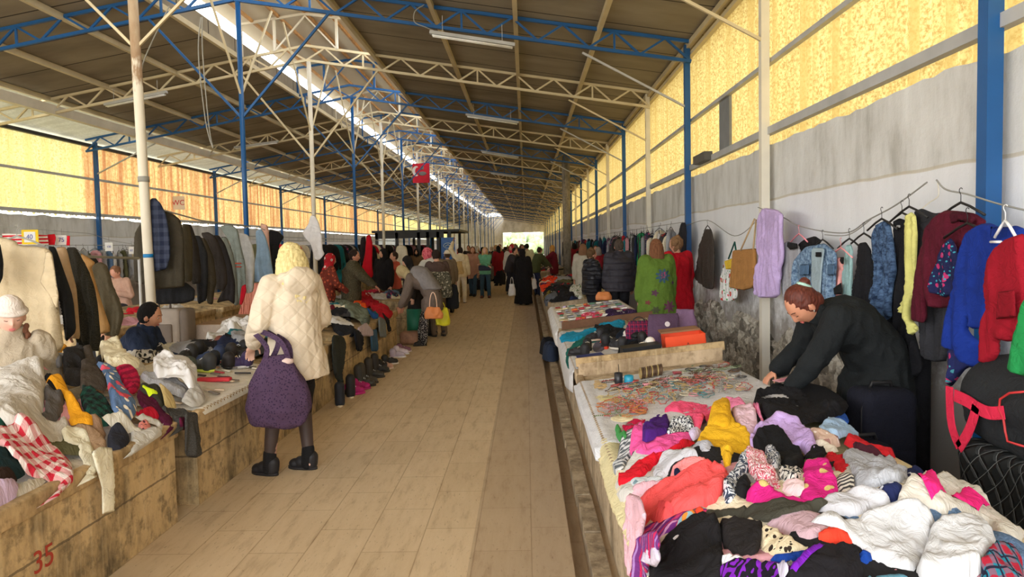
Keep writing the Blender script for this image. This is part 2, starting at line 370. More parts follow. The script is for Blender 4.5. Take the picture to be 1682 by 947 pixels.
def m_rusty():
    m_, t = newmat('rusting white paint'); tc_ = t.n('ShaderNodeTexCoord'); V = tc_.outputs['Object']; S = t.sep(V)
    n = t.noise(t.mapping(V, (4, 4, 1.2)), 2.5, 5); k = t.math('ADD', n, t.math('MULTIPLY', t.math('SUBTRACT', S[2], 3.4), 0.35))
    c = t.ramp(k, [(0.5, lin((222, 214, 196))), (0.58, lin((158, 128, 98))), (0.9, lin((186, 168, 140)))])
    t.l(c, t.b.inputs['Base Color']); t.b.inputs['Roughness'].default_value = 0.7; return m_
M = {}
M['floor'] = m_floor(); M['plaster'] = m_plaster(); M['ceiling'] = m_ceiling(); M['stone'] = m_stone(); M['rusty'] = m_rusty()
M['bench'] = m_concrete(seam=0.33); M['benchR'] = m_concrete((186, 166, 136), (120, 102, 76)); M['kerb'] = m_concrete((176, 158, 130), (110, 94, 72))
M['blue'] = plain((28, 84, 140), 0.4, 0.0, 0.1, 3); M['white'] = plain((222, 216, 200), 0.5, 0, 0.08, 3); M['cream'] = plain((206, 192, 158), 0.55, 0, 0.12, 2)
M['grey'] = plain((176, 176, 174), 0.55, 0, 0.12, 3); M['dark'] = plain((34, 32, 32), 0.5); M['lantern'] = plain((228, 222, 208), 0.8, 0, 0.06, 1)
M['orange_steel'] = plain((196, 150, 96), 0.6, 0, 0.25, 4); M['rope'] = plain((150, 148, 140), 0.8); M['tubeglass'] = plain((235, 235, 230), 0.25)
M['yellow'] = m_sheet((192, 174, 114), (138, 104, 50), 34.0, 0.40, 5.0, (164, 138, 78)); M['yellowL'] = m_sheet((200, 190, 134), (160, 142, 82), 20.0, 0.40, 2.0, (180, 166, 104)); M['amber'] = m_sheet((196, 172, 118), (166, 128, 74), 12.0, 0.40, 3.0, (144, 84, 50)); M['pale'] = m_sheet((214, 212, 200), (190, 188, 174), 20.0, 0.3)
XR, XL, YN, YF = 2.7, -11.6, -5.0, 104.0
def struct(name, mb, mt, smooth=False): return tag(mb.obj(name, mt, None, smooth), kind='structure')
# floor, drain
struct('floor', MB().box((XL-0.2, YN, -0.2), (0.215, YF+6, 0)).box((0.30, YN, -0.2), (XR+0.2, YF+6, -0.0)).box((0.215, YN, -0.2), (0.30, YF+6, -0.09)), M['floor'])
mb = MB(); yy = -1.0
random.seed(3)
while yy < 60:
    L = 0.46+random.random()*0.25; dz = random.uniform(-0.006, 0.006); dx = random.uniform(-0.006, 0.006)
    mb.box((0.295+dx, yy, -0.04), (0.385+dx, yy+L-0.012, 0.035+dz)); yy += L
struct('trim_1', mb, M['kerb'])
# ground outside
# right wall plaster with a ragged top and rubble foot
def wall_strip(x, y0, y1, zb, zt, step, jag, seed, th=0.22):
    ys = np.arange(y0, y1+step, step); rg = np.random.RandomState(seed); mb_ = MB(); V = []; n = len(ys)
    top = zt + jag*nz(np.stack([ys, ys*0], 1), seed, 0.5) + rg.uniform(-jag*0.5, jag*0.5, n)
    for i, y in enumerate(ys): V += [(x, y, zb), (x, y, top[i]), (x+th, y, top[i]), (x+th, y, zb)]
    F = [(4*i+a, 4*i+4+a, 4*i+4+(a+1) % 4, 4*i+(a+1) % 4) for i in range(n-1) for a in range(3)]
    return mb_.add(V, F)
struct('wall_right', wall_strip(XR, YN, YF, 0, 2.7, 0.12, 0.02, 5), M['plaster'])
struct('wall_left', wall_strip(XL, YN, YF, 0, 2.6, 0.2, 0.02, 8, -0.22), M['plaster'])
# rubble stone foot along the right wall
ny, nzz = 420, 26; ys = np.linspace(5.0, 16.0, ny); zs = np.linspace(-0.02, 0.86, nzz)
G = np.array([(y, z) for y in ys for z in zs]); c0 = np.random.RandomState(4).rand(900, 2)*np.array([11.2, 1.0])+np.array([4.9, -0.05])
dd = np.empty(len(G))
for i in range(0, len(G), 2000):
    d = np.sqrt(((G[i:i+2000, None]-c0[None])**2).sum(2)); d.sort(1); dd[i:i+2000] = np.clip(d[:, 1]-d[:, 0], 0, 0.05)
topz = 0.72+0.12*nz(np.stack([G[:, 0], G[:, 0]*0], 1), 9, 0.4); off = np.clip((topz-G[:, 1])/0.05, -0.2, 1)
Vs = [(XR-(0.004+0.9*dd[i])*max(off[i], 0)+(0.03 if off[i] <= 0 else 0), G[i, 0], G[i, 1]) for i in range(len(G))]
Fs = [(i*nzz+k, (i+1)*nzz+k, (i+1)*nzz+k+1, i*nzz+k+1) for i in range(ny-1) for k in range(nzz-1)]
struct('baseboard_right', MB().add(Vs, Fs), M['stone'])
# roof
def roof_z(x):  # underside of the lining
    return 5.93-0.160*(x+4.5) if x > -4.5 else 5.93-0.175*(-4.5-x)
def slab(x0, z0, x1, z1, th=0.06, y0=YN, y1=YF):
    return MB().add([(x0,y0,z0),(x1,y0,z1),(x1,y1,z1),(x0,y1,z0),(x0,y0,z0+th),(x1,y0,z1+th),(x1,y1,z1+th),(x0,y1,z0+th)],
                    [(0,3,2,1),(4,5,6,7),(0,1,5,4),(1,2,6,5),(2,3,7,6),(3,0,4,7)])
struct('ceiling_1', slab(-3.1, roof_z(-3.1), 3.0, roof_z(3.0)), M['ceiling'])
struct('ceiling_2', slab(-10.0, roof_z(-10.0), -5.9, roof_z(-5.9)).box((-5.93, YN, roof_z(-5.9)-0.02), (-5.87, YF, 6.0)), M['ceiling'])
struct('ceiling_3', MB().add(*(lambda a: (a.V, a.F))(slab(-6.05, 6.40, -4.5, 6.62))).add(*(lambda a: (a.V, a.F))(slab(-4.5, 6.62, -2.95, 6.36))), M['lantern'])
struct('ceiling_4', slab(-11.75, 4.62, -10.1, 4.93, 0.02), M['pale'])
# translucent corrugated sheets above both walls, one run per bay
def corrugated(x, y0, y1, z0, z1, per=0.152, amp=0.018, side=1):
    n = int((y1-y0)/per*8); V = []
    for i in range(n+1):
        y = y0+(y1-y0)*i/n; xx = x+side*amp*math.sin((y)/per*2*math.pi)+(side*0.012 if int(y/0.92) % 2 else 0)
        jag = 0.03*math.sin(y*31.7)+0.02*math.sin(y*57.3); V += [(xx, y, z0+jag), (xx, y, z1)]
    return MB().add(V, [(2*i, 2*i+2, 2*i+3, 2*i+1) for i in range(n)])
BAY = 3.6; Y0 = 0.3
k = 0
for i in range(-1, 29):
    ya = Y0+BAY*i; yb = ya+BAY; k += 1
    if yb < 24: per = 0.152
    else: per = 0.152
    if i == 3 or True:
        struct('window_%d' % k, corrugated(XR+0.06, ya, yb, 2.66, 4.78), M['yellow'], True)
k2 = k
for i in range(2, 29):
    ya = Y0+BAY*i; yb = ya+BAY; k2 += 1
    mt = M['yellowL'] if yb < 18.5 or (i > 16) else M['amber']
    struct('window_%d' % k2, corrugated(XL-0.05, ya, yb, 2.66, 4.52), mt, True)
# dark ventilation gap in the right sheets
struct('window_%d' % (k2+1), MB().box((XR+0.0, 9.35, 2.82), (XR+0.035, 9.82, 3.60)), plain((120, 122, 122), 0.5))
# rails along the walls
struct('trim_2', MB().box((XR-0.08, YN, 2.79), (XR-0.01, YF, 2.87)), M['grey'])
struct('trim_3', MB().box((XR-0.04, YN, 3.56), (XR+0.02, YF, 3.61)), M['grey'])
struct('trim_4', MB().box((XR-0.05, YN, 4.60), (XR+0.02, YF, 4.66)), M['cream'])
struct('trim_5', MB().box((XL+0.02, YN, 2.66), (XL+0.08, YF, 2.74)), M['grey'])
struct('trim_6', MB().box((XL+0.02, YN, 3.62), (XL+0.07, YF, 3.68)), M['grey'])
struct('trim_7', MB().box((XL-0.02, YN, 4.50), (XL+0.08, YF, 4.58)), M['dark'])
# purlins
for n_, x in enumerate((2.62, 1.2, -0.1, -1.4, -3.08)):
    z = roof_z(x); o = MB().box((x-0.035, YN, z-0.09), (x+0.035, YF, z-0.005)).obj('purlin', M['cream'])
    tag(o, ['cream roof purlin along the eave above the yellow sheets', 'cream roof purlin second in from the right wall', 'cream roof purlin over the middle of the aisle', 'cream roof purlin between the aisle and the raised skylight roof', 'cream purlin carrying the right edge of the roof beside the raised skylight'][n_], 'beam')
for n_, x in enumerate((-5.85, -7.25, -8.7, -9.95)):
    z = roof_z(x); o = MB().box((x-0.035, YN, z-0.1), (x+0.035, YF, z-0.005)).obj('purlin', M['cream'])
    tag(o, ['cream purlin under the bright skylight slot left of the posts', 'cream purlin, first one left of the skylight slot', 'cream purlin halfway down the left roof slope', 'cream purlin directly above the long white gutter'][n_], 'beam')
for n_, x in enumerate((-5.6, -5.05, -4.5, -3.95, -3.4)):
    z = 6.62-abs(x+4.5)*0.15-0.01; o = MB().box((x-0.025, YN, z-0.06), (x+0.025, YF, z)).obj('purlin', M['orange_steel'])
    tag(o, ['rust-stained purlin at the left edge of the raised skylight roof', 'rust-stained purlin left of the raised roof ridge', 'rust-stained ridge purlin of the raised skylight roof', 'rust-stained purlin right of the raised roof ridge', 'rust-stained purlin at the right edge of the raised roof'][n_], 'beam')
gt = MB().add([(-9.98,YN,4.60),(-9.84,YN,4.60),(-9.80,YN,4.78),(-10.02,YN,4.78),(-9.98,YF,4.60),(-9.84,YF,4.60),(-9.80,YF,4.78),(-10.02,YF,4.78)], [(0,1,5,4),(1,2,6,5),(3,0,4,7),(0,3,2,1),(4,5,6,7)])
tag(gt.obj('roof_gutter', M['white']), 'long white metal gutter between the main roof and the left side roof', 'gutter')
# trusses: chords and lattice
def truss_nodes():
    "bottom chord z"
    R = [(2.62, 4.46), (-3.1, 5.37)]; return R
def zb(x): return 4.46+0.159*(2.6-x) if x > -4.5 else 5.59-0.178*(-4.5-x)
def truss_mesh(part):
    mb_ = MB(); d = 0.30; w_ = 0.05
    xs = [-11.5, -4.5, 2.62]
    if part == 'bottom_chord':
        for a, b in zip(xs[:-1], xs[1:]): mb_.bar((a, 0, zb(a)), (b, 0, zb(b)), w_)
    elif part == 'top_chord':
        for a, b in zip(xs[:-1], xs[1:]): mb_.bar((a, 0, zb(a)+d), (b, 0, zb(b)+d), w_)
    return mb_
def web_bars():
    out = []; d = 0.30
    for a, b, n in ((-11.5, -4.5, 9), (-4.5, 2.62, 9)):
        st = (b-a)/n
        for i in range(n):
            x0 = a+i*st; xm = x0+st/2; x1 = x0+st
            out.append(((x0, 0, zb(x0+(0.001 if i == 0 else 0))), (xm, 0, zb(xm)+d))); out.append(((xm, 0, zb(xm)+d), (x1, 0, zb(x1-0.001))))
            if i % 3 == 1: out.append(((xm, 0, zb(xm)), (xm, 0, zb(xm)+d)))
    return out
TM = {}
for part in ('bottom_chord', 'top_chord'):
    for c in ('blue', 'cream'):
        b = truss_mesh(part); me = mesh(part, b.V, b.F); me.materials.append(M[c]); TM[part, c] = me
WEB = web_bars()
for c in ('blue', 'cream'):
    L = []
    for p, q in WEB:
        b = MB().bar(p, q, 0.032); me = mesh('brace', b.V, b.F); me.materials.append(M[c]); L.append(me)
    TM['brace', c] = L
    b = MB()
    for p, q in WEB: b.bar(p, q, 0.03)
    me = mesh('lattice', b.V, b.F); me.materials.append(M[c]); TM['lattice', c] = me
    # lantern frame standing on the truss
    b = MB()
    for x in (-5.85, -5.15, -3.85, -3.15): b.bar((x, 0, zb(x)+0.3), (x, 0, 6.55-abs(x+4.5)*0.15), 0.05)
    b.bar((-5.85, 0, 6.36), (-4.5, 0, 6.54), 0.05); b.bar((-4.5, 0, 6.54), (-3.15, 0, 6.34), 0.05); b.bar((-5.15, 0, 5.8), (-4.5, 0, 6.5), 0.03); b.bar((-3.85, 0, 5.8), (-4.5, 0, 6.5), 0.03)
    me = mesh('skylight_frame', b.V, b.F); me.materials.append(M[c if c == 'blue' else 'white']); TM['frame', c] = me
ORD = ['nearest', 'second', 'third', 'fourth', 'fifth', 'sixth', 'seventh', 'eighth', 'ninth', 'tenth', 'eleventh', 'twelfth', 'thirteenth', 'fourteenth', 'fifteenth']
for i in range(1, 29):
    y = Y0+BAY*i; c = 'blue' if i % 2 else 'cream'
    n_ = (i-3)//2 if c == 'blue' else (i-2)//2
    if i <= 1: lab = 'blue steel lattice roof truss overhead nearest the camera'
    elif 0 <= n_ < 15: lab = '%s steel lattice roof truss, %s of its colour counting away from the viewer' % (c, ORD[n_])
    else: lab = '%s steel lattice roof truss in the far end of the hall' % c
    t_ = thing('roof_truss', lab, 'roof truss', (0, y, 0), 0, 'roof trusses')
    link('bottom_chord', TM['bottom_chord', c], None, t_); link('top_chord', TM['top_chord', c], None, t_)
    if y < 24:
        for me in TM['brace', c]: link('brace', me, None, t_)
    else: link('lattice', TM['lattice', c], None, t_)
    link('skylight_frame', TM['frame', c], None, t_)
# columns on the ridge line and along the walls, with knee braces
def post(name, x, y, z1, mt, w_, rnd, lab, group=None, z0=0.0, cat='post'):
    t_ = thing(name, lab, cat, (x, y, 0), 0, group)
    (MB().tube([(0, 0, z0), (0, 0, z1)], w_/2, 14) if rnd else MB().box((-w_/2, -w_/2, z0), (w_/2, w_/2, z1))).obj('shaft', mt, t_, rnd)
    MB().box((-0.1, -0.1, z0), (0.1, 0.1, z0+0.012)).obj('base_plate', mt, t_); return t_
for i in range(3, 29):
    y = Y0+BAY*i; blue = i % 2 == 1; x = -4.45
    far = y > 45
    lab = ('%s round steel post on the centre line, %s' % ('blue' if blue else 'white', ORD[min((i-3)//2 if blue else (i-4)//2, 7)]+' of its colour away from the viewer')) if not far else 'thin %s centre post, %s of its colour away from the viewer' % ('blue' if blue else 'white', ORD[(i-3)//2 if blue else (i-4)//2])
    t_ = post('roof_post', x, y, 5.56, M['blue'] if blue else M['white'], 0.078 if blue else 0.09, True, lab, 'centre posts' if not far else 'far %s centre posts' % ('blue' if blue else 'white'))
    mt = M['blue'] if blue else M['cream']
    for sx_ in (-1, 1): MB().bar((0, 0, 3.75 if blue else 3.55), (sx_*1.45, 0, 5.36), 0.035).obj('knee_brace', mt, t_)
    if y < 40:
        for sy in (-1, 1): MB().bar((0, 0, 4.1), (0, sy*1.5, 5.9), 0.028).obj('knee_brace', M['cream'], t_)
# rusty leaning pole at the left
p0 = at(252, 560, Y=7.75); p1 = at(218, 0, Y=7.75); dp = (p1-p0)/(p1[2]-p0[2]); b0 = p0-dp*p0[2]; b1 = p0+dp*(5.45-p0[2])
t_ = thing('roof_post', 'tall white round pole with rust on its upper half, beside the dark jackets', 'post', tuple(b0))
MB().tube([b0-b0, b1-b0], 0.052, 16).obj('shaft', M['rusty'], t_, True)
pj = b0+dp*1.62; MB().tube([pj-b0-dp*0.02, pj-b0+dp*0.02], 0.0535, 16).obj('tape_band', plain((24, 120, 180), 0.4), t_, True)
kz = 3.9
for a in (-1.5, 1.55): MB().bar(dp*kz, (a+0.0, 0, 5.4), 0.028).obj('knee_brace', M['cream'], t_)
MB().tube([dp*2.44+np.array([0, 0, 0]), dp*2.5], 0.06, 16).obj('wire_wrap', M['rope'], t_, True)
for i in range(1, 29):
    y = Y0+BAY*i+(0.1 if i == 1 else 0.2 if i < 8 else 0); blue = i % 2 == 1
    for side, x, zt in ((1, 2.6, 4.46), (-1, XL+0.1, 4.34)):
        if side < 0 and (i < 5 or not blue): continue
        near = y < 34
        nm = 'wall_post'
        lab = ('%s square steel post against the %s wall, %s of its colour away from the viewer' % ('blue' if blue else 'white', 'right' if side > 0 else 'left', ORD[max(0, (i-1)//2 if side > 0 else (i-5)//2)])) if near else 'thin %s steel post against the %s wall, %s of its colour away from the viewer' % ('blue' if blue else 'white', 'right' if side > 0 else 'left', ORD[(i-1)//2 if side > 0 else (i-5)//2])
        yl = y+0.2 if side < 0 else y
        t_ = post(nm, x, yl, zt+0.3, M['blue'] if blue else M['white'], 0.088 if side > 0 else 0.09, False, lab, ('%s wall posts' % ('right' if side > 0 else 'left')) if near else 'far %s %s wall posts' % ('right' if side > 0 else 'left', 'blue' if blue else 'white'))
        MB().bar((0, -0.02, 3.78), (-side*1.65, -0.02, 4.68-(0.0 if side > 0 else 0.1)), 0.032).obj('knee_brace', M['cream'] if not blue else M['grey'], t_)
# grey round column on the far right bench
post('round_column', at(932, 440, Y=26)[0], 26, 4.9, m_concrete((150, 140, 124), (100, 92, 78)), 0.30, True, 'thick grey round concrete column standing on the far right stalls', None, 0, 'column')
# far end: hedge and pale ground outside
mb = MB(); rg = np.random.RandomState(2)
for i in range(60): mb.ell((rg.uniform(-14, 6), YF+22+rg.uniform(0, 4), rg.uniform(0.5, 3.2)), rg.uniform(0.8, 1.8, 3), n=10, m_=6)
tag(mb.obj('hedge', plain((120, 134, 92), 0.9, 0, 0.5, 2), None, True), 'green hedge outside beyond the far open end', 'hedge', kind='stuff')
struct('trim_8', MB().box((-40, YF+6, -0.1), (40, YF+60, 0)), plain((190, 186, 176), 0.9))
struct('wall_far', MB().box((XL, YF, 0), (-3.4, YF+0.2, 6.0)).box((-3.4, YF, 3.6), (3, YF+0.2, 6.0)), M['plaster'])
# ceiling lights: twin tube battens on hangers
def batten(p, q, lab):
    p, q = np.array(p), np.array(q); t_ = thing('tube_light', lab, 'ceiling light', tuple((p+q)/2), 0, 'tube lights under the trusses'); c_ = (p+q)/2; p = p-c_; q = q-c_
    MB().bar(p, q, 0.09, 0.05).obj('housing', M['grey'], t_)
    d = (q-p)/np.linalg.norm(q-p); s_ = np.cross(d, (0, 0, 1.0)); s_ /= np.linalg.norm(s_)
    for e in (-1, 1): MB().tube([p+d*0.04+s_*e*0.03-np.array([0, 0, 0.045]), q-d*0.04+s_*e*0.03-np.array([0, 0, 0.045])], 0.013, 8).obj('tube', M['tubeglass'], t_, True)
    for e in (0.15, 0.85): MB().bar(p+(q-p)*e, p+(q-p)*e+np.array([0, 0, 0.28]), 0.008).obj('hanger', M['grey'], t_)
for a, b, Y, lab in (((706, 53), (846, 74), 10.9, 'long twin tube light hanging below the nearest blue truss over the aisle'), ((765, 188), (852, 201), 17.8, 'tube light below the second blue truss over the aisle'),
                     ((790, 248), (852, 258), 25.2, 'tube light below the third blue truss over the aisle'), ((172, 172), (274, 151), 14.5, 'tube light under the left roof, right of the rusty pole'), ((385, 242), (457, 232), 21.7, 'tube light under the left roof behind the blue centre post'), ((805, 283), (850, 290), 32.4, 'small distant tube light below the fourth blue truss')):
    batten(at(*a, Y=Y), at(*b, Y=Y), lab)
# loose cables and ropes in the roof
def cable(pts, r, mt, lab, cat='cable', group=None):
    P = [np.array(p, float) for p in pts]; out = []
    for i in range(len(P)-1):
        p0_, p1_, p2_, p3_ = P[max(i-1, 0)], P[i], P[i+1], P[min(i+2, len(P)-1)]
        for k_ in range(8):
            u = k_/8; out.append(0.5*((2*p1_)+(-p0_+p2_)*u+(2*p0_-5*p1_+4*p2_-p3_)*u*u+(-p0_+3*p1_-3*p2_+p3_)*u**3))
    out.append(P[-1]); return tag(MB().tube(out, r, 6).obj('rope' if 'rope' in lab or cat == 'rope' else 'cable', mt, None, True), lab, cat, group)
cable([at(330, 28, Y=9), at(326, 90, Y=9), at(338, 200, Y=9), at(350, 243, Y=9), at(343, 205, Y=9), at(333, 90, Y=9), at(332, 28, Y=9)], 0.008, M['rope'], 'grey cable hanging in a long loop under the left roof')
cable([at(697, 8, Y=11), at(682, 18, Y=11), at(681, 36, Y=11), at(700, 45, Y=11), at(712, 50, Y=11)], 0.008, M['rope'], 'grey cable curling down to the long tube light over the aisle')
cable([at(278, 10, Y=8), at(240, 90, Y=8), at(232, 118, Y=7.8)], 0.007, M['rope'], 'thin rope slanting down onto the rusty pole', 'rope')
# ---------------------------------------------------------------- cloth
def chaikin(P, n=2, q=0.25):
    P = np.asarray(P, float)
    for _ in range(n):
        Q = np.roll(P, -1, 0); P = np.stack([(1-q)*P+q*Q, q*P+(1-q)*Q], 1).reshape(-1, P.shape[1])
    return P
def resample(P, s):
    P = np.asarray(P, float); Q = np.vstack([P, P[:1]]); L = np.sqrt(((Q[1:]-Q[:-1])**2).sum(1)); c = np.concatenate([[0], np.cumsum(L)])
    n = max(8, int(c[-1]/s)); t = np.linspace(0, c[-1], n, endpoint=False)
    return np.stack([np.interp(t, c, Q[:, k]) for k in range(P.shape[1])], 1)
def inside(P, poly):
    x, y = P[:, 0], P[:, 1]; r = np.zeros(len(P), bool); a = poly; b = np.roll(poly, -1, 0)
    for (x0, y0), (x1, y1) in zip(a, b):
        c = (y0 > y) != (y1 > y)
        with np.errstate(all='ignore'): r ^= c & (x < (x1-x0)*(y-y0)/(y1-y0+1e-12)+x0)
    return r
def bdist(P, poly):
    a = poly; b = np.roll(poly, -1, 0); d = np.full(len(P), 1e9)
    for p, q in zip(a, b):
        e = q-p; t = np.clip(((P-p)@e)/max(e@e, 1e-12), 0, 1); d = np.minimum(d, np.sqrt(((P-p-t[:, None]*e)**2).sum(1)))
    return d
def patch(poly, s, rnd=2, q=0.25):
    "triangulated 2-D sheet: points, triangles, distance to edge"
    B = resample(chaikin(poly, rnd, q) if rnd else poly, s); lo, hi = B.min(0), B.max(0)
    gx = np.arange(lo[0], hi[0], s); gy = np.arange(lo[1], hi[1], s*0.87)
    G = np.array([(x+(s/2 if j % 2 else 0), y) for j, y in enumerate(gy) for x in gx])
    G = G[inside(G, B)] if len(G) else np.zeros((0, 2))
    if len(G): G = G[bdist(G, B) > 0.55*s]
    P = np.vstack([B, G])
    v, e, f, _, _, _ = delaunay_2d_cdt([Vector(p) for p in P], [], [list(range(len(B)))], 1, 1e-6)
    V = np.array([tuple(p) for p in v]); D = bdist(V, B)
    F = [tuple(t) for t in f if len(set(t)) == 3]
    return V, F, D
def edge_loop(F):
    c = {}
    for t in F:
        for i in range(3):
            a, b = t[i], t[(i+1) % 3]; c[(a, b)] = c.get((a, b), 0)+1
    return [(a, b) for (a, b) in c if (b, a) not in c]
def prof(D, w_):
    q = np.clip(D/w_, 0, 1); return np.sqrt(1-(1-q)**2)
class Heap:
    def __init__(s, x0, x1, y0, y1, front, z0, slope, res=0.02, side=1, mound=None):
        s.x0, s.x1, s.y0, s.y1, s.res = x0, x1, y0, y1, res; s.front, s.z0, s.slope = front, z0, slope
        s.nx = int((x1-x0)/res)+1; s.ny = int((y1-y0)/res)+1
        X = x0+np.arange(s.nx)*res; s.H = np.repeat((s.base(X))[:, None], s.ny, 1); 
        if mound:
            Y = y0+np.arange(s.ny)*res; q = np.clip((X[:, None]-mound[0])/mound[4], 0, 1)*np.clip((mound[1]-X[:, None])/mound[4], 0, 1)*np.clip((Y[None]-mound[2])/mound[4], 0, 1)*np.clip((mound[3]-Y[None])/mound[4], 0, 1)
            G = np.stack(np.meshgrid(X, Y, indexing='ij'), -1).reshape(-1, 2); s.H = s.H+mound[5]*(q*(2-q))*(0.85+0.4*nz(G, 77, 0.5).reshape(s.nx, s.ny))
        s.blur()
    def base(s, x): return s.z0+s.slope*np.abs(np.asarray(x)-s.front)
    def blur(s):
        h = s.H
        for _ in range(4):
            for ax in (0, 1): h = (np.roll(h, 1, ax)+np.roll(h, -1, ax)+h)/3
        s.S = h; m_ = s.H
        for ax in (0, 1): m_ = np.maximum(m_, np.maximum(np.roll(m_, 1, ax), np.roll(m_, -1, ax)))
        s.Mx = m_
    def look(s, A, x, y):
        i = np.clip(((x-s.x0)/s.res), 0, s.nx-1.001); j = np.clip(((y-s.y0)/s.res), 0, s.ny-1.001); a = i.astype(int); b = j.astype(int); u = i-a; v = j-b
        return A[a, b]*(1-u)*(1-v)+A[a+1, b]*u*(1-v)+A[a, b+1]*(1-u)*v+A[a+1, b+1]*u*v
    def add(s, P, z):
        i = np.round((P[:, 0]-s.x0)/s.res).astype(int); j = np.round((P[:, 1]-s.y0)/s.res).astype(int)
        ok = (i >= 0) & (i < s.nx) & (j >= 0) & (j < s.ny); np.maximum.at(s.H, (i[ok], j[ok]), z[ok]); s.blur()
    def cloth(s, name, label, cat, pts, mt, thick=0.03, amp=0.016, lam=0.11, sp=0.016, seed=0, px=True, group=None, edge=0.022, rnd=1, parent=None, flat=False, ang=None, grow=1.05, hang=0.5):
        seed = seed or (abs(hash_(label+name)) % 9999)
        if px:
            sd_ = 1 if s.slope_dir > 0 else -1; h = np.full(len(pts), 0.05)
            for _ in range(9):
                W_ = np.array([at(x, y, plane=(s.z0+hh_-s.slope*s.front*sd_, s.slope*sd_)) for (x, y), hh_ in zip(pts, h)])[:, :2]
                h = 0.5*h+0.5*np.clip(s.look(s.S, W_[:, 0], W_[:, 1])-s.base(W_[:, 0])+thick*0.3, 0, 0.5)
            c = W_.mean(0); poly = c+(W_-c)*grow; poly[:, 0] = np.maximum(poly[:, 0], s.front-0.10) if sd_ > 0 else np.minimum(poly[:, 0], s.front+0.10)
        else: poly = np.asarray(pts, float)
        V, F, D = patch(poly, sp, rnd)
        hs = s.look(s.S, V[:, 0], V[:, 1]); hr = s.look(s.H, V[:, 0], V[:, 1]); p = prof(D, edge)
        wr = amp*(0.55*nz(V, seed, lam*2.2)+0.6*np.abs(ridge(V, seed+3, lam*1.15, 3.6, ang))**0.8+0.55*ridge(V, seed+9, lam*0.55, 4.0, None if ang is None else ang+0.4)+0.25*ridge(V, seed+15, lam*0.28, 3.0))
        top = hs+thick*(0.5+0.5*nz(V, seed+20, lam*2.0))+wr; top = np.where(np.abs(V[:, 0]-s.front) < 0.045, np.maximum(top, s.z0+0.018), top)
        z = (1-p)*(hr+0.001)+p*np.maximum(top, 0.6*s.look(s.Mx, V[:, 0], V[:, 1])+0.4*hr+0.007)
        fr = s.front
        out = (V[:, 0] < fr) if s.slope_dir > 0 else (V[:, 0] > fr)
        V3 = np.column_stack([V, z]); uv = V.copy()
        if out.any():   # hangs over the front edge of the stall
            dx = np.abs(V[out, 0]-fr); bend = 0.03; dirn = -1 if s.slope_dir > 0 else 1
            lift = np.maximum(z[out]-s.z0, 0.004)
            V3[out, 0] = fr+dirn*(np.minimum(dx, bend)*1.1+lift*0.4+0.004); V3[out, 2] = s.z0+lift*np.exp(-dx/0.05)-(np.maximum(dx-0.01, 0) if hang >= 1 else 0.085*np.tanh(dx/0.15))
        o = link(name, mesh(name, V3, F, True, uv), mt, parent, parent is not None)
        if parent is None: tag(o, label, cat, group)
        s.add(V[~out], z[~out]*p[~out]+(hr*(1-p))[~out]); return o
    @property
    def slope_dir(s): return 1 if s.x1 > s.front+0.3 and s.x0 > s.front-0.6 and s.front > 0 else -1
def hash_(t):
    h = 7
    for ch in t: h = (h*31+ord(ch)) & 0xffffff
    return h
def puff(name, poly, to3, nvec, mt, thick=0.03, fold=0.014, lam=0.06, sp=0.012, seed=1, rnd=1, edge=0.018, back=0.6, parent=None, crease=0.004, world=True, vert=5.0, wob=0.0):
    "closed soft panel: outline in 2-D, bulged both ways along nvec"
    V, F, D = patch(poly, sp, rnd, 0.13); p = prof(D, edge); nvec = np.asarray(nvec, float)
    q = V.copy(); q[:, 1] /= vert
    zt = V[:, 1].max(); g = np.clip((zt-V[:, 1])/max(zt-V[:, 1].min(), 0.01), 0.15, 1)
    thick = thick*0.5 if thick > 0.01 else thick; ph = V[:, 0]+0.02*nz(V*np.array([1, .5]), seed+2, 0.3); f = 1.5*fold*g*(0.6*nz(np.stack([ph, q[:, 1]*0.6], 1), seed, lam*0.9)+0.6*(np.abs(nz(np.stack([ph, q[:, 1]*0.5], 1), seed+6, lam*1.2))*2-0.6))+0.8*crease*ridge(V, seed+8, 0.09, 3, 1.2)
    c0 = wob*nz(V, seed+30, 0.35)
    A = to3(V)+nvec*(c0+p*(thick+f))[:, None]; Bk = to3(V)+nvec*(c0-p*thick*back+p*f*0.5)[:, None]
    n = len(V); on = D < 1e-5; idx = np.arange(n)+n; idx[on] = np.arange(n)[on]
    FF = list(F)+[(idx[c], idx[b], idx[a]) for a, b, c in F]
    me = mesh(name, np.vstack([A, Bk]), [tuple(int(i) for i in f_) for f_ in FF], True, np.vstack([V, V+np.array([7.3, 1.9])]))
    return link(name, me, mt, parent, world and parent is not None)
def pxpanel(name, pts, mt, X=None, Y=None, parent=None, lab=None, cat=None, group=None, **kw):
    "soft panel traced on an upright plane, given its own thickness"
    W_ = [at(x, y, X=X, Y=Y) for x, y in pts]
    if X is not None: poly = [(p[1], p[2]) for p in W_]; to3 = lambda V: np.column_stack([np.full(len(V), X), V]); n = (-1 if X > 0 else 1, 0, 0)
    else: poly = [(p[0], p[2]) for p in W_]; to3 = lambda V: np.column_stack([V[:, 0], np.full(len(V), Y), V[:, 1]]); n = (0, -1, 0)
    o = puff(name, poly, to3, n, mt, parent=parent, **kw)
    if parent is None and lab: tag(o, lab, cat, group)
    return o
def crop(ox, oy, sc_):
    return lambda *a: [(ox+a[i]/sc_, oy+a[i+1]/sc_) for i in range(0, len(a), 2)]
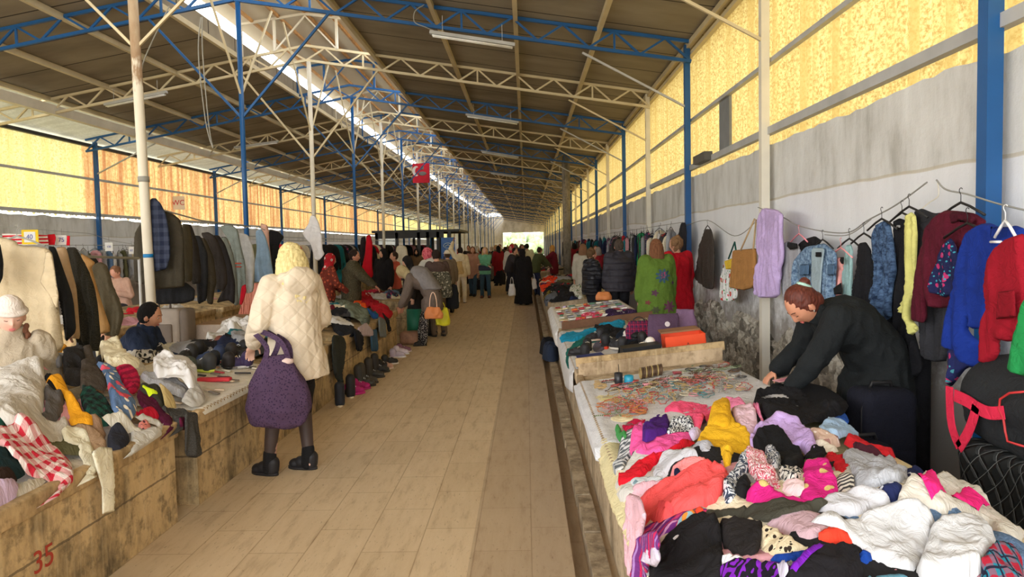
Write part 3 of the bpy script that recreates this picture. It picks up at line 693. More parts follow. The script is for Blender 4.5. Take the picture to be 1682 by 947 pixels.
def heap_fill(hp, n, x0, x1, y0, y1, pal, seed, labf, group, size=(0.14, 0.3), sp=0.022, thick=0.04, amp=0.02, mound=0.0, name='crumpled_garment'):
    rg = np.random.RandomState(seed); out = []
    for i in range(n):
        cx, cy_ = rg.uniform(x0, x1), rg.uniform(y0, y1); r = rg.uniform(*size); el = rg.uniform(0.5, 0.95); a0 = rg.rand()*3.14
        T = np.linspace(0, 2*math.pi, 11, endpoint=False); rr = r*(1+0.35*rg.normal(size=11)*0.6); rr = np.clip(rr, r*0.45, r*1.5)
        p = np.stack([rr*np.cos(T), rr*el*np.sin(T)], 1); p = p@np.array([[math.cos(a0), math.sin(a0)], [-math.sin(a0), math.cos(a0)]])+np.array([cx, cy_])
        cname, mt = pal[int(rg.randint(len(pal)))]
        out.append(hp.cloth(name, ('large ' if r > sum(size)/2 else 'small ')+labf(cname, i, cx, cy_)+(', near end' if cy_ < (2*y0+y1)/3 else ', far end' if cy_ > (y0+2*y1)/3 else ''), 'clothing', p, mt, thick*rg.uniform(0.7, 1.3), amp, 0.09, sp, seed*100+i, px=False, group=group))
    return out
PAL = [('black', fab((30, 29, 31))), ('charcoal', fab((62, 60, 60))), ('navy', fab((36, 44, 72))), ('grey', fab((140, 140, 142), 'heather', (170, 170, 172))), ('white', fab((208, 204, 198))),
       ('red', fab((196, 30, 44))), ('teal', fab((30, 110, 120))), ('dusty pink', fab((206, 150, 158))), ('olive', fab((96, 94, 66))), ('denim blue', fab((74, 100, 134), 'heather', (110, 136, 168))),
       ('maroon', fab((104, 28, 44))), ('cream', fab((228, 216, 188))), ('patterned', fab((60, 50, 80), 'floral', (190, 70, 110), (90, 160, 160)))]
# ---------------------------------------------------------------- stalls
def stall(x0, x1, xf, y0, y1, z0, slope, mt, lab, cap, group=None, top=True):
    "masonry stall: x0<x1, xf is the aisle face"
    t_ = thing('masonry_stall', lab, 'market stall', ((x0+x1)/2, (y0+y1)/2, 0), 0, group); ox, oy = (x0+x1)/2, (y0+y1)/2
    zf = lambda x: z0+slope*abs(x-xf)-0.004
    b = MB().add([(x0-ox,y0-oy,0),(x1-ox,y0-oy,0),(x1-ox,y1-oy,0),(x0-ox,y1-oy,0),(x0-ox,y0-oy,zf(x0)),(x1-ox,y0-oy,zf(x1)),(x1-ox,y1-oy,zf(x1)),(x0-ox,y1-oy,zf(x0))],
                 [(0,3,2,1),(4,5,6,7),(0,1,5,4),(1,2,6,5),(2,3,7,6),(3,0,4,7)]); b.obj('base', mt, t_)
    d = 1 if xf == x1 else -1; e = xf-ox
    lo, hi = sorted((e-d*0.03, e+d*0.028)); cb = MB().rbox((lo, y0-oy-0.005, z0-0.085), (hi, y1-oy+0.005, z0+0.012), 0.014, 3).obj('edge_ledge', cap, t_, True)
    return t_
SL = 0.10
M['cap'] = m_concrete((190, 162, 118), (118, 96, 64)); M['capR'] = m_concrete((188, 164, 132), (130, 108, 80))
ORDB = ['nearest', 'second', 'third', 'fourth', 'fifth', 'sixth', 'seventh', 'eighth', 'ninth', 'tenth', 'eleventh', 'twelfth']
LB_ = [(-3.35, 1.0, 4.18), (-3.35, 4.46, 7.85), (-3.35, 8.1, 11.5)]
for i, (xb, ya, yb) in enumerate(LB_): stall(-3.35, -2.17, -2.17, ya, yb, 0.61, SL, M['bench'], ['low weathered masonry stall nearest on the left, a red number painted on it', 'low weathered masonry stall on the left behind the woman in the cream coat', 'low masonry stall on the left with shoes standing along its foot'][i], M['cap'], 'left masonry stalls')
LBY = []
y = 13.2; i = 3
while y < 62:
    (y < 23.5 or y > 27.9) and stall(-3.35, -2.17, -2.17, y, y+3.3, 0.61, SL, M['bench'], 'low masonry stall on the left of the aisle, %s from the viewer' % ORDB[i] if i < 12 else 'low masonry stall far down the left side of the aisle', M['cap'], 'left masonry stalls') and LBY.append((y, y+3.3)); y += 3.6; i += 1
RB_ = [(1.0, 5.82), (5.9, 8.95), (9.0, 12.4)]
for i, (ya, yb) in enumerate(RB_): stall(0.43, 1.62, 0.43, ya, yb, 0.55, SL, M['benchR'], ['long masonry stall nearest on the right, under the jewellery and bright clothes', 'masonry stall on the right under the shoes, purple bags and orange box', 'masonry stall on the right under the cloth-covered trinket display'][i], M['capR'], 'right masonry stalls')
RBY = []; y = 13.3; i = 3
while y < 62:
    (y < 23.9 or y > 24.3) and stall(0.43, 1.62, 0.43, y, y+3.5, 0.55, SL, M['benchR'], 'masonry stall on the right of the aisle, %s from the viewer' % ORDB[i] if i < 12 else 'masonry stall far down the right side of the aisle', M['capR'], 'right masonry stalls') and RBY.append((y, y+3.5)); y += 3.6; i += 1
# second row of left stalls behind the centre posts
for i in range(7):
    ya = 9.0+i*3.7; stall(-6.9, -5.6, -5.6, ya, ya+3.4, 0.62, SL, M['bench'], 'masonry stall in the row behind the left racks, %s from the viewer' % ORDB[i], M['cap'], 'back row masonry stalls')
# painted red number on the near left stall
def text_mesh(s_, size, mt, name, M4, depth=0.002, parent=None, bold=0.0):
    cu = bpy.data.curves.new('t', 'FONT'); cu.body = s_; cu.size = size; cu.extrude = depth; cu.align_x = 'CENTER'; cu.align_y = 'CENTER'; cu.offset = bold
    o = bpy.data.objects.new('t', cu); TMP.collection.objects.link(o); dg = tmp_dg()
    me = bpy.data.meshes.new_from_object(o.evaluated_get(dg)); bpy.data.objects.remove(o); me.transform(M4); me.materials.clear(); return link(name, me, mt, parent, parent is not None)
def basis(o, x, y):
    x = Vector(x).normalized(); y = Vector(y).normalized(); z = x.cross(y); m_ = Matrix((x, y, z)).transposed().to_4x4(); m_.translation = Vector(o); return m_
p = at(72, 918, X=-2.165)
st0 = [o for o in ROOT.objects if o.name == 'masonry_stall'][0]
text_mesh('35', 0.14, plain((168, 62, 44), 0.9), 'painted_number', basis((p[0], p[1], p[2]), (0, 1, 0), (0, 0, 1)), 0.001, st0)
# ---------------------------------------------------------------- right near heap
HR = Heap(0.36, 1.75, 0.9, 5.9, 0.43, 0.55, SL, mound=(0.40, 1.62, 0.9, 4.0, 0.4, 0.12))
C5 = crop(940, 580, 4.205); C6 = crop(1000, 640, 3.085); C7 = crop(1300, 640, 3.084); CD = crop(860, 480, 2.96)
HF = Heap(0.36, 1.75, 0.9, 5.9, 0.43, 0.55, SL)
HF.cloth('table_cover', 'pale yellow cloth covering the near right stall under the clothes', 'tablecloth', [(0.38, 1.0), (1.64, 1.0), (1.64, 3.0), (1.6, 3.86), (0.36, 3.9), (0.30, 3.2), (0.36, 2.4)], fab((222, 210, 164)), 0.006, 0.003, 0.2, 0.03, px=False, rnd=0, edge=0.01, hang=1.0)
TC = HF.cloth('table_cover', 'white cloth covering the jewellery display, hanging over the stall front', 'tablecloth', [(0.16, 3.75), (0.6, 3.78), (1.6, 3.9), (1.64, 4.6), (1.6, 5.66), (0.9, 5.62), (0.3, 5.55), (0.2, 5.2), (0.06, 4.9), (0.2, 4.5), (0.02, 4.2)], fab((216, 216, 218)), 0.008, 0.004, 0.16, 0.025, px=False, rnd=0, edge=0.012)
def rl(c, i, x, y): return '%s garment crumpled low in the near right heap, %s' % (c, 'towards the aisle' if x < 0.8 else 'towards the wall' if x > 1.25 else 'in the middle')
heap_fill(HR, 34, 0.58, 1.35, 1.45, 3.6, [PAL[4], PAL[7], PAL[0], PAL[11], PAL[3], PAL[9]], 11, rl, 'garments low in the near right heap', (0.2, 0.32), 0.024, 0.02, 0.014)
F_ = fab
R_ITEMS = [
 (C6(60,262,130,190,175,250,115,310,62,425,30,385), F_((205,205,205),'stripe',(90,95,100),s=0.35), 'grey and white striped knit at the aisle corner of the bright heap', .03),
 (C6(25,182,62,186,92,230,78,255,45,242), F_((70,150,80)), 'small green cloth at the aisle corner of the bright heap', .025),
 (C6(60,170,100,150,192,145,172,182,110,216,80,200), F_((206,20,70)), 'crimson cloth beside the small green one on the bright heap', .025),
 (C7(165,80,240,74,292,150,280,168,150,150), F_((40,90,180)), 'royal blue cloth tucked beside the black top on the right heap', .03),
 ([(1237,668),(1246,640),(1290,632),(1345,626),(1385,650),(1392,672),(1360,690),(1310,694),(1262,686)], F_((26,25,27)), 'black knitted top at the back of the bright heap below the seller', .06),
 (C6(560,62,600,45,680,50,782,130,772,152,690,112,640,100,600,112,565,90), F_((246,140,180)), 'rolled candy pink robe behind the mustard sweater', .045),
 (C6(600,112,640,96,700,102,762,166,712,216,650,190), F_((240,205,220)), 'pale pink knit between the pink robe and the mustard sweater', .03),
 (C6(270,120,330,68,440,72,540,75,568,108,495,140,470,180,430,190,400,140,340,110), F_((246,90,130)), 'bright pink printed T-shirt behind the mustard sweater', .03),
 (C6(105,292,170,170,210,240,400,222,422,248,285,322,130,320), F_((240,90,160)), 'hot pink top folded under the purple one', .03),
 (C6(165,240,205,140,250,120,312,130,300,200,320,218,200,252), F_((74,30,120)), 'deep purple top on the hot pink one', .035),
 (C6(295,207,345,110,442,182,400,212,310,214), F_((225,228,230),'zebra',(50,56,70),s=0.8), 'black and white scribble-print cloth beside the purple top', .025),
 (C6(400,202,450,185,475,206,440,242,410,236), F_((214,200,232)), 'small pale lilac cloth left of the mustard sweater', .02),
 (C6(418,300,440,240,462,270,545,322,500,352), F_((190,190,198)), 'light grey cloth under the left of the mustard sweater', .03),
 (C6(65,472,80,412,200,330,300,310,420,246,432,262,330,312,240,346,182,430,110,462), F_((214,22,40)), 'red long-sleeved top stretched along the aisle side of the heap', .035),
 (C6(222,422,250,342,330,300,440,308,455,345,350,352,310,402,258,452), F_((206,206,212)), 'white T-shirt crumpled beside the red top', .035),
 (C6(110,470,150,440,240,440,330,440,300,480,200,500,120,500), F_((206,212,216),'floral',(120,150,160),(60,110,110)), 'pale printed cloth under the coral shirt at the aisle edge', .02),
 (C6(310,402,360,362,480,342,522,372,440,412,350,432,318,432), F_((248,150,150)), 'salmon pink top between the white T-shirt and the coral shirt', .03),
 (C6(328,405,350,398,372,420,360,440,335,432), F_((28,34,66)), 'small navy sock-like cloth on the salmon pink top', .02),
 (C6(450,230,510,180,520,122,610,120,622,160,722,222,716,290,642,312,622,362,575,362,560,312,460,272), F_((230,178,36)), 'mustard yellow rolled-neck sweater on the bright heap', .055),
 (C6(100,520,200,470,330,450,260,520,180,640,120,760), F_((222,178,190)), 'faded pink cloth sticking out below the coral shirt', .02),
 (C6(180,700,300,660,450,620,520,600,480,700,300,720,200,800), F_((120,50,130),'stripe',(200,60,110),(210,150,190),s=0.4), 'purple and pink striped cloth under the coral shirt', .025),
 (C6(330,700,380,640,430,615,445,640,400,680), F_((150,190,200),'floral',(240,150,60),(230,90,120)), 'small multicoloured print peeking out below the coral shirt', .02),
 (C6(430,600,480,592,480,625,450,640), F_((240,80,50)), 'small orange-red cloth below the coral shirt', .02),
 (C6(130,620,150,570,200,510,340,460,440,400,590,390,602,440,560,542,440,592,300,642,262,666,200,652), F_((248,92,92)), 'coral shirt with a collar lying across the near heap', .05),
 (C7(130,190,180,150,260,155,362,222,250,242,190,236), F_((170,200,228)), 'pale blue shirt crumpled near the back edge of the right stall', .03),
 (C7(80,200,140,210,200,240,262,272,190,292,110,262), F_((200,170,150),'floral',(150,110,100),(230,220,210)), 'beige patterned scarf next to the lilac fleece', .025),
 (C7(100,255,170,262,250,300,200,312,110,290), F_((235,225,205)), 'cream cloth between the beige scarf and the red crumpled one', .02),
 (C7(260,246,330,230,440,290,525,318,512,342,420,322,300,282), F_((206,36,44)), 'long red garment along the wall side of the right stall', .035),
 (C7(310,262,420,312,540,372,525,402,450,352,330,302), F_((74,32,44)), 'dark maroon sleeve beside the long red garment', .025),
 (C7(165,330,232,330,302,392,292,422,240,432,200,385), F_((196,24,36)), 'red crumpled knit right of the magenta dotted cloth', .035),
 (C7(255,345,300,318,430,340,540,380,602,450,592,492,420,482,330,502,310,422), F_((156,158,164),'heather',(182,184,190)), 'light grey jersey beside the magenta dotted cloth', .04),
 (C7(218,432,312,420,318,502,235,518), F_((205,198,186),'stripe',(60,58,60),s=0.2), 'cream and black striped knit beside the magenta dotted cloth', .03),
 (C7(420,492,500,452,582,492,532,562,490,552), F_((30,38,80),'dots',(220,224,236),s=0.7), 'navy white-dotted cloth beneath the grey jersey', .03),
 (C7(586,440,610,415,690,412,712,440,642,470,596,470), F_((26,34,72),'dots',(220,224,236),s=0.9), 'small navy dotted cap-like cloth at the wall edge of the stall', .035),
 (C6(720,262,730,200,800,140,900,128,980,150,1030,220,1062,312,1040,332,990,312,960,262,900,300,800,310,740,290), F_((200,170,226)), 'lilac fleece hood arched over black cloth', .05),
 (C6(725,275,760,205,840,180,900,212,925,270,985,300,985,390,890,402,860,345,780,312), F_((22,22,24)), 'black garment emerging from the lilac fleece hood', .045),
 (C6(1060,290,1110,300,1090,350,1010,360,985,330), F_((24,22,24)), 'small black cloth below the lilac hood', .02),
 (C6(985,372,1100,350,1152,450,1162,532,1060,556,960,556,990,470), F_((214,36,130),'dots',(214,190,120),s=1.8), 'magenta cloth with gold dots, right half of the patterned bundle', .045),
 (C6(580,522,590,450,640,380,722,350,740,390,660,440,642,552,600,562), F_((220,224,230),'zebra',(60,70,90)), 'black and white chain-print sleeve in the patterned bundle', .035),
 (C6(640,522,650,450,710,432,725,490,700,542), F_((24,24,26)), 'black lining inside the chain-print sleeve', .03),
 (C6(775,305,862,275,876,382,800,372), F_((220,224,230),'zebra',(66,76,96),s=.7), 'black and white squiggle-print cuff on the black garment', .03),
 (C6(700,332,742,310,862,440,872,502,780,472,700,402), F_((245,225,228),'zebra',(214,90,110),s=.5), 'white sleeve with red folk print in the patterned bundle', .03),
 (C6(860,400,960,395,985,430,930,470,870,450), F_((232,228,222),'zebra',(40,44,50),s=1.3), 'white cloth with bold black strokes above the pale pink lining', .025),
 (C6(868,480,930,450,985,450,990,530,900,532), F_((238,206,208)), 'pale pink lining fold inside the magenta cloth', .025),
 (C6(695,522,770,465,900,530,985,540,1060,556,900,580,780,574,720,562), F_((214,36,130),'dots',(214,190,120),s=1.6), 'magenta cloth with gold dots, fold in front of the patterned bundle', .04),
 (C7(100,602,200,540,330,508,460,510,512,582,430,622,300,632), F_((204,204,210)), 'white short blouse left of the big white shirt', .04),
 (C6(780,662,1000,610,1192,690,1080,742,990,762,880,702), F_((196,164,172)), 'dusty pink top under the white shirt', .03),
 (C6(1050,752,1120,700,1190,700,1240,760,1240,792,1120,782), F_((236,66,44)), 'orange-red cloth peeking out beneath the white shirt', .03),
 (C6(755,722,830,690,940,762,1042,812,900,834,830,852,770,792), F_((222,206,172),'leopard',(50,40,32)), 'leopard-print cloth in the front of the near heap', .035),
 (C6(490,612,560,570,900,568,1092,560,1094,582,900,632,740,662,650,628,530,642), F_((66,64,54)), 'dark olive jacket collar lying across the front heap', .035),
 (C6(560,642,740,662,782,642,762,782,720,862,600,802,565,722), F_((34,30,30)), 'dark brown garment between the black one and the leopard print', .04),
 (C6(228,905,240,790,330,702,545,632,562,722,582,882,560,975,240,990), F_((26,24,26)), 'large black garment at the front aisle corner of the heap', .05),
 (C6(820,850,900,830,1040,812,1060,835,960,880,830,880), F_((22,62,150)), 'royal blue cloth in front of the leopard print', .03),
 (C6(575,830,640,830,700,870,780,890,720,930,580,915), F_((236,234,238)), 'white cloth at the very front of the heap', .025),
 (C6(570,920,580,868,800,868,900,880,960,947,920,1010,600,1010), F_((120,30,170),'zebra',(24,18,30),s=1.6), 'black and purple chevron sportswear at the bottom of the heap', .035),
 (C7(-40,960,10,890,150,770,322,792,364,882,340,975,120,1000), F_((26,24,28)), 'black garment with purple trim at the bottom of the heap', .05),
 (C7(540,562,580,482,650,460,742,455,880,482,1002,562,1010,602,1172,690,1172,742,1040,752,980,672,830,632,700,602,600,585), F_((214,208,196)), 'cream top with two bright pink blocks on the right stall', .045),
 (C7(330,782,432,852,362,862), F_((24,70,160)), 'small royal blue cloth under the big white shirt', .02),
 (C7(110,655,130,632,200,622,330,640,372,610,520,590,640,580,722,640,702,722,652,882,600,912,430,842,320,742,220,682), F_((208,208,210)), 'large white shirt spread over the front right of the heap', .05),
 (C7(700,722,722,652,842,640,982,682,1042,782,972,862,962,932,640,950,640,882), F_((206,206,207)), 'second large white shirt beside the big one near the stall edge', .05),
 (C7(960,882,1000,790,1100,780,1162,822,1180,960,980,970), F_((36,120,140),'plaid',(160,30,50),(30,30,50),s=.45), 'teal and red tartan cloth at the wall corner of the heap', .045),
 (C7(360,960,400,912,520,922,620,960,480,990), F_((90,140,160)), 'small blue-green cloth at the bottom middle of the heap', .03),
]
RI = {}
for pts, mt, lab, th in R_ITEMS:
    nm = 'garment'
    for k_ in ('T-shirt', 'shirt', 'blouse', 'sweater', 'jersey', 'robe', 'scarf', 'hood', 'knit', 'top', 'cloth'):
        if k_ in lab: nm = {'T-shirt': 't_shirt', 'hood': 'fleece_hoodie', 'knit': 'knitwear'}.get(k_, k_.lower()); break
    RI[lab] = HR.cloth(nm, lab, 'clothing', pts, mt, th, 0.012, 0.10, 0.011, px=True)
# details lying on garments
HR.cloth('pink_block', '', '', C7(640,482,710,455,790,545,710,555), F_((244,40,130)), 0.004, 0.002, 0.1, 0.012, rnd=0, edge=0.008, parent=RI['cream top with two bright pink blocks on the right stall'])
HR.cloth('pink_block', '', '', C7(812,542,890,520,1002,576,930,612), F_((244,40,130)), 0.004, 0.002, 0.1, 0.012, rnd=0, edge=0.008, parent=RI['cream top with two bright pink blocks on the right stall'])
HR.cloth('collar', '', '', C6(520,150,530,122,608,120,618,150,600,175,530,172), F_((226,172,30)), 0.02, 0.012, 0.05, 0.01, parent=RI['mustard yellow rolled-neck sweater on the bright heap'])
HR.cloth('collar', '', '', C6(232,612,250,600,330,612,320,628,250,630), F_((236,80,84)), 0.012, 0.004, 0.1, 0.01, parent=RI['coral shirt with a collar lying across the near heap'])
HR.cloth('care_label', '', '', C6(325,752,345,735,358,740,335,768), F_((236,236,236)), 0.006, 0.0, 0.1, 0.01, rnd=0, edge=0.006, parent=RI['large black garment at the front aisle corner of the heap'])
HR.cloth('purple_trim', '', '', C7(-10,930,10,900,160,768,178,772,150,810,30,947), F_((120,30,180)), 0.012, 0.003, 0.1, 0.012, rnd=0, edge=0.01, parent=RI['black garment with purple trim at the bottom of the heap'])
HR.cloth('care_label', '', '', C6(852,885,895,880,912,947,872,960), F_((210,205,225)), 0.006, 0.0, 0.1, 0.01, rnd=0, edge=0.006, parent=RI['black and purple chevron sportswear at the bottom of the heap'])
# clothes hanging down the aisle face
XF = 0.405
for pts, mt, lab in ((C6(100,520,160,540,190,640,160,780,140,900,110,960,90,870,84,760,95,640), F_((224,180,192)), 'faded pink garment hanging down the stall face by the aisle'),
                     (C6(150,740,240,700,260,800,200,900,180,1000,130,1000,140,880), F_((110,50,120),'vstripe',(190,40,90),(160,120,180),s=0.5), 'purple and crimson striped cloth hanging at the near corner'),
                     (C6(200,800,240,760,262,860,240,900,190,880), F_((206,196,214)), 'pale lilac cloth hanging between the striped one and the black garment')):
    pxpanel('hanging_garment', pts, mt, X=XF-0.02, lab=lab, cat='clothing', thick=0.022, fold=0.014, lam=0.05)
# ---------------------------------------------------------------- jewellery on the white cloth
def on_table(px, py, h=0.0):
    p = at(px, py, plane=(HR.z0+0.02+h-SL*0.43, SL)); return p
JM = {c: plain(c, 0.35, 0.1, 0.2, 20) for c in ((176, 150, 98), (150, 146, 138), (90, 66, 48), (176, 76, 70), (90, 136, 140), (206, 196, 170), (70, 68, 68), (196, 140, 146), (110, 126, 90), (190, 120, 70))}
JC = list(JM.values()); JN = ['gold-coloured', 'silvery', 'dark brown', 'red', 'turquoise', 'ivory', 'black', 'pink', 'green', 'orange']
rg = np.random.RandomState(8); PRO = {}
def necklace_proto(kind, ci):
    k_ = (kind, ci)
    if k_ in PRO: return PRO[k_]
    b = MB(); r2 = np.random.RandomState(ci*7+kind)
    if kind == 0:   # long loop laid out
        n = 30; pts = [(0.085*math.cos(t)*(1+0.12*math.sin(3*t)), 0.035*math.sin(t)+0.008*math.sin(5*t), 0.004) for t in np.linspace(0, 2*math.pi, n, endpoint=False)]
        b.tube(pts, 0.0022, 5, True)
        for p in pts[::2]: b.ell(p, (0.0042,)*3, n=6, m_=4)
    elif kind == 1: # bracelet
        b.tube([(0.03*math.cos(t), 0.03*math.sin(t), 0.005) for t in np.linspace(0, 2*math.pi, 18, endpoint=False)], 0.0045, 6, True)
    elif kind == 2: # string of beads
        for t in range(12): b.ell((0.012*(t-6), 0.006*math.sin(t*1.1), 0.005), (0.0055, 0.005, 0.005), n=6, m_=4)
    else:           # earring / brooch
        b.ell((0, 0, 0.004), (0.012, 0.009, 0.005), n=8, m_=5); b.tube([(0.012, 0, 0.004), (0.03, 0.002, 0.004)], 0.002, 5)
    me = mesh('j', b.V, b.F, True); me.materials.append(JC[ci]); PRO[k_] = me; return me
def scatter_jewels(quad, n, seed, kinds, cols, where, tilt, hgt=0.0, heap=None, scale=1.0):
    r2 = np.random.RandomState(seed); q = [np.array(at(*p, plane=(HR.z0+0.015+hgt-SL*0.43, SL))) if heap is None else np.array(p) for p in quad]
    for i in range(n):
        u, v = r2.rand(2); p = (q[0]*(1-u)+q[1]*u)*(1-v)+(q[3]*(1-u)+q[2]*u)*v
        kd = kinds[r2.randint(len(kinds))]; ci = cols[r2.randint(len(cols))]; nm = ['necklace', 'bracelet', 'bead_string', 'brooch'][kd]
        o = bpy.data.objects.new(nm, necklace_proto(kd, ci)); ROOT.objects.link(o)
        z = p[2] if heap is not None else HR.base(p[0])+0.016
        o.location = (p[0], p[1], z+0.004); o.rotation_euler = (0, -math.atan(SL)*1.0, tilt+r2.normal()*0.5); o.scale = (scale,)*3
        lay = '%s row' % ('back' if v > 0.66 else 'middle' if v > 0.33 else 'front') if heap is None else 'lot'
        tag(o, '%s %s lying %s, %s' % (JN[ci], nm.replace('_', ' '), where, lay), 'jewellery', 'jewellery %s' % where)
JW = 'on the white jewellery cloth'
scatter_jewels([(1010,668),(1230,640),(1215,612),(1000,640)], 130, 1, [0, 1, 2], [0, 1, 5, 3, 7, 4, 0, 1], JW, 1.2)
scatter_jewels([(1012,645),(1200,622),(1190,600),(1000,625)], 80, 2, [0, 1, 2, 3], [0, 1, 2, 5, 6, 3, 2], JW, 0.3)
scatter_jewels([(992,690),(1060,680),(1050,655),(985,660)], 34, 3, [0, 2, 1], [3, 9, 8, 1, 7, 9], JW, 0.8)
scatter_jewels([(1150,618),(1225,625),(1200,600),(1120,602)], 30, 4, [0, 1, 3], [2, 6, 1, 8], JW, 0.0)
# cream bead heaps, pots and boxes
for pts, c, lab in ((C5(140,300,230,290,330,300,320,340,240,350,160,330), (228, 216, 160), 'cream netted cloth on the jewellery display'), (C5(250,440,330,415,430,430,420,460,320,480,260,470), (232, 220, 180), 'pale yellow lace cloth at the front of the jewellery display'),
                    (C5(135,200,190,185,240,200,250,250,190,270,150,260), (220, 190, 140), 'tan paper bundle at the aisle corner of the jewellery display')):
    HR.cloth('display_cloth', lab, 'cloth', pts, fab(c), 0.01, 0.006, 0.06, 0.012)
def pot(px, py, r, h, c, lab, nm='pot'):
    p = on_table(px, py); t_ = thing(nm, lab, nm.replace('_', ' '), (p[0], p[1], HR.base(p[0])+0.014))
    V = [(0, 0, 0), (r*0.9, 0), (r, h*0.2), (r, h), (r-0.005, h), (r-0.007, 0.01)]; b = MB(); n = 18; prof_ = [(0.001, 0), (r*0.9, 0), (r, h*0.1), (r, h), (r-0.005, h+0.002), (r-0.008, h*0.3), (0.001, h*0.3)]
    VV = [(a*math.cos(2*math.pi*k/n), a*math.sin(2*math.pi*k/n), z) for a, z in prof_ for k in range(n)]
    b.add(VV, [(i*n+k, i*n+(k+1) % n, (i+1)*n+(k+1) % n, (i+1)*n+k) for i in range(len(prof_)-1) for k in range(n)]); b.obj('body', plain(c, 0.35), t_, True); return t_
t_ = pot(1016, 629, 0.032, 0.085, (36, 36, 40), 'black cup standing at the back of the jewellery display', 'cup'); MB().tube([(0.01, 0, 0.02), (0.0, 0.0, 0.15)], 0.003, 6).obj('stick', M['dark'], t_)
pot(1033, 627, 0.036, 0.055, (40, 150, 180), 'turquoise bowl standing next to the black cup', 'bowl')
for i in range(12):
    p = on_table(1052+i*3.1, 620-i*0.6); tag(MB().tube([(0, 0.04*math.cos(t), 0.042+0.04*math.sin(t)) for t in np.linspace(0, 6.283, 20, endpoint=False)], 0.006, 6, True).obj('bangle', JC[2 if i % 3 else 0], None, True),
        'dark upright bangle, %s in the row beside the turquoise bowl' % ORDB[i], 'bangle', 'upright bangles').location = (p[0], p[1], HR.base(p[0])+0.012)
for i, (px_, py_, c, lab) in enumerate(((1063, 632, (240, 150, 170), 'small pink trinket box in front of the bangles'), (1032, 640, (190, 40, 60), 'small red trinket box in front of the turquoise bowl'), (1112, 612, (150, 60, 70), 'dark red trinket box behind the bangles'), (1137, 606, (60, 60, 60), 'small black trinket case at the back of the jewellery display'))):
    p = on_table(px_, py_); t_ = thing('trinket_box', lab, 'box', (p[0], p[1], HR.base(p[0])+0.012), 0.2); MB().rbox((-0.03, -0.02, 0), (0.03, 0.02, 0.012), 0.003).obj('base', plain(c, 0.4), t_, True); MB().rbox((-0.031, -0.021, 0.013), (0.031, 0.021, 0.02), 0.003).obj('lid', plain(tuple(min(255, v+20) for v in c), 0.3), t_, True)
# divider board between jewellery and shoe stalls
bz = float(HR.base(0.43))
t_ = thing('divider_board', 'low worn wooden board between the jewellery cloth and the shoe boxes', 'board', (1.02, 5.86, 0.55))
MB().add([(-0.6,-0.03,-0.2),(0.6,-0.03,-0.2),(0.6,0.02,-0.2),(-0.6,0.02,-0.2),(-0.6,-0.03,0.10),(0.6,-0.03,0.22),(0.6,0.02,0.22),(-0.6,0.02,0.10)], [(0,3,2,1),(4,5,6,7),(0,1,5,4),(1,2,6,5),(2,3,7,6),(3,0,4,7)]).obj('board', M['capR'], t_)
MB().bar((-0.62, -0.005, 0.11), (0.62, -0.005, 0.235), 0.03, 0.07).obj('rail', M['cap'], t_)
# ---------------------------------------------------------------- shoe stall with boxes
H2 = Heap(0.36, 1.75, 5.85, 9.0, 0.43, 0.55, SL)
def shoe_mesh(L=0.27, boot=0.0, vox=0.006):
    b = MB(); w_ = L*0.17
    b.ell((0, L*0.33, 0.035), (w_*1.0, L*0.17, 0.035)); b.ell((0, L*0.15, 0.045), (w_*0.9, L*0.2, 0.045)); b.ell((0, -L*0.12, 0.045), (w_*0.85, L*0.2, 0.045))
    b.caps((0, -L*0.13, 0.04), (0, -L*0.15, 0.085+boot), w_*1.02, w_*1.04)
    me = union(b, vox, 3, 'upper'); a = arr(me); a[:, 2] = np.maximum(a[:, 2], 0.012); setarr(me, a)
    s_ = MB(); n = 20; pr = [(w_*1.08*math.sin(t)*(0.85 if math.cos(t) < 0 else 1.0), L*0.11+L*0.42*math.cos(t)) for t in np.linspace(0, 2*math.pi, n, endpoint=False)]
    s_.loft([((0, 0, 0), (0, 0, 0), (0, 0, 0))]) if False else None
    V = [(x, y_, z) for z in (0.0, 0.018) for x, y_ in pr]; s_.add(V, [tuple(range(n-1, -1, -1)), tuple(range(n, 2*n))]+[(k, (k+1) % n, n+(k+1) % n, n+k) for k in range(n)])
    lc = MB()
    for i in range(4): lc.tube([(-w_*0.5, L*(0.06+0.05*i), 0.088-0.008*i), (0, L*(0.07+0.05*i), 0.097-0.009*i), (w_*0.5, L*(0.06+0.05*i), 0.088-0.008*i)], 0.003, 5)
    return me, mesh('sole', s_.V, s_.F, True), mesh('laces', lc.V, lc.F, True)
SHOE = shoe_mesh(); BOOT = shoe_mesh(0.28, 0.11)
def shoe(p, rz, c, lab, group=None, boot=False, lace=(220, 220, 220), sole=(40, 38, 38), tilt=(0, 0), sc_=1.0):
    t_ = thing('boot' if boot else 'shoe', lab, 'shoe', tuple(p), rz, group); t_.rotation_euler = (tilt[0], tilt[1], rz); t_.scale = (sc_,)*3
    U, S_, L_ = BOOT if boot else SHOE
    for nm, me, c_ in (('upper', U, c), ('sole', S_, sole), ('laces', L_, lace)):
        o = bpy.data.objects.new(nm, me); ROOT.objects.link(o); o.parent = t_
        if not me.materials: me.materials.append(M['dark'])
        o.material_slots[0].link = 'OBJECT'; o.material_slots[0].material = plain(c_, 0.6)
    return t_
S2 = lambda pts, mt, lab, th=0.03, nm='garment', cat='clothing', **k: H2.cloth(nm, lab, cat, pts, mt, th, 0.012, 0.09, 0.016, **k)
H2.cloth('table_cover', 'white cloth under the shoes, its corner hanging over the stall', 'tablecloth', [(0.22, 6.1), (1.58, 6.0), (1.58, 8.8), (0.4, 8.8), (0.24, 8.2), (0.1, 6.9)], fab((210, 208, 206)), 0.006, 0.004, 0.2, 0.03, px=False, rnd=0, edge=0.01, hang=1.0)
T1B = crop(860, 360, 3.947)
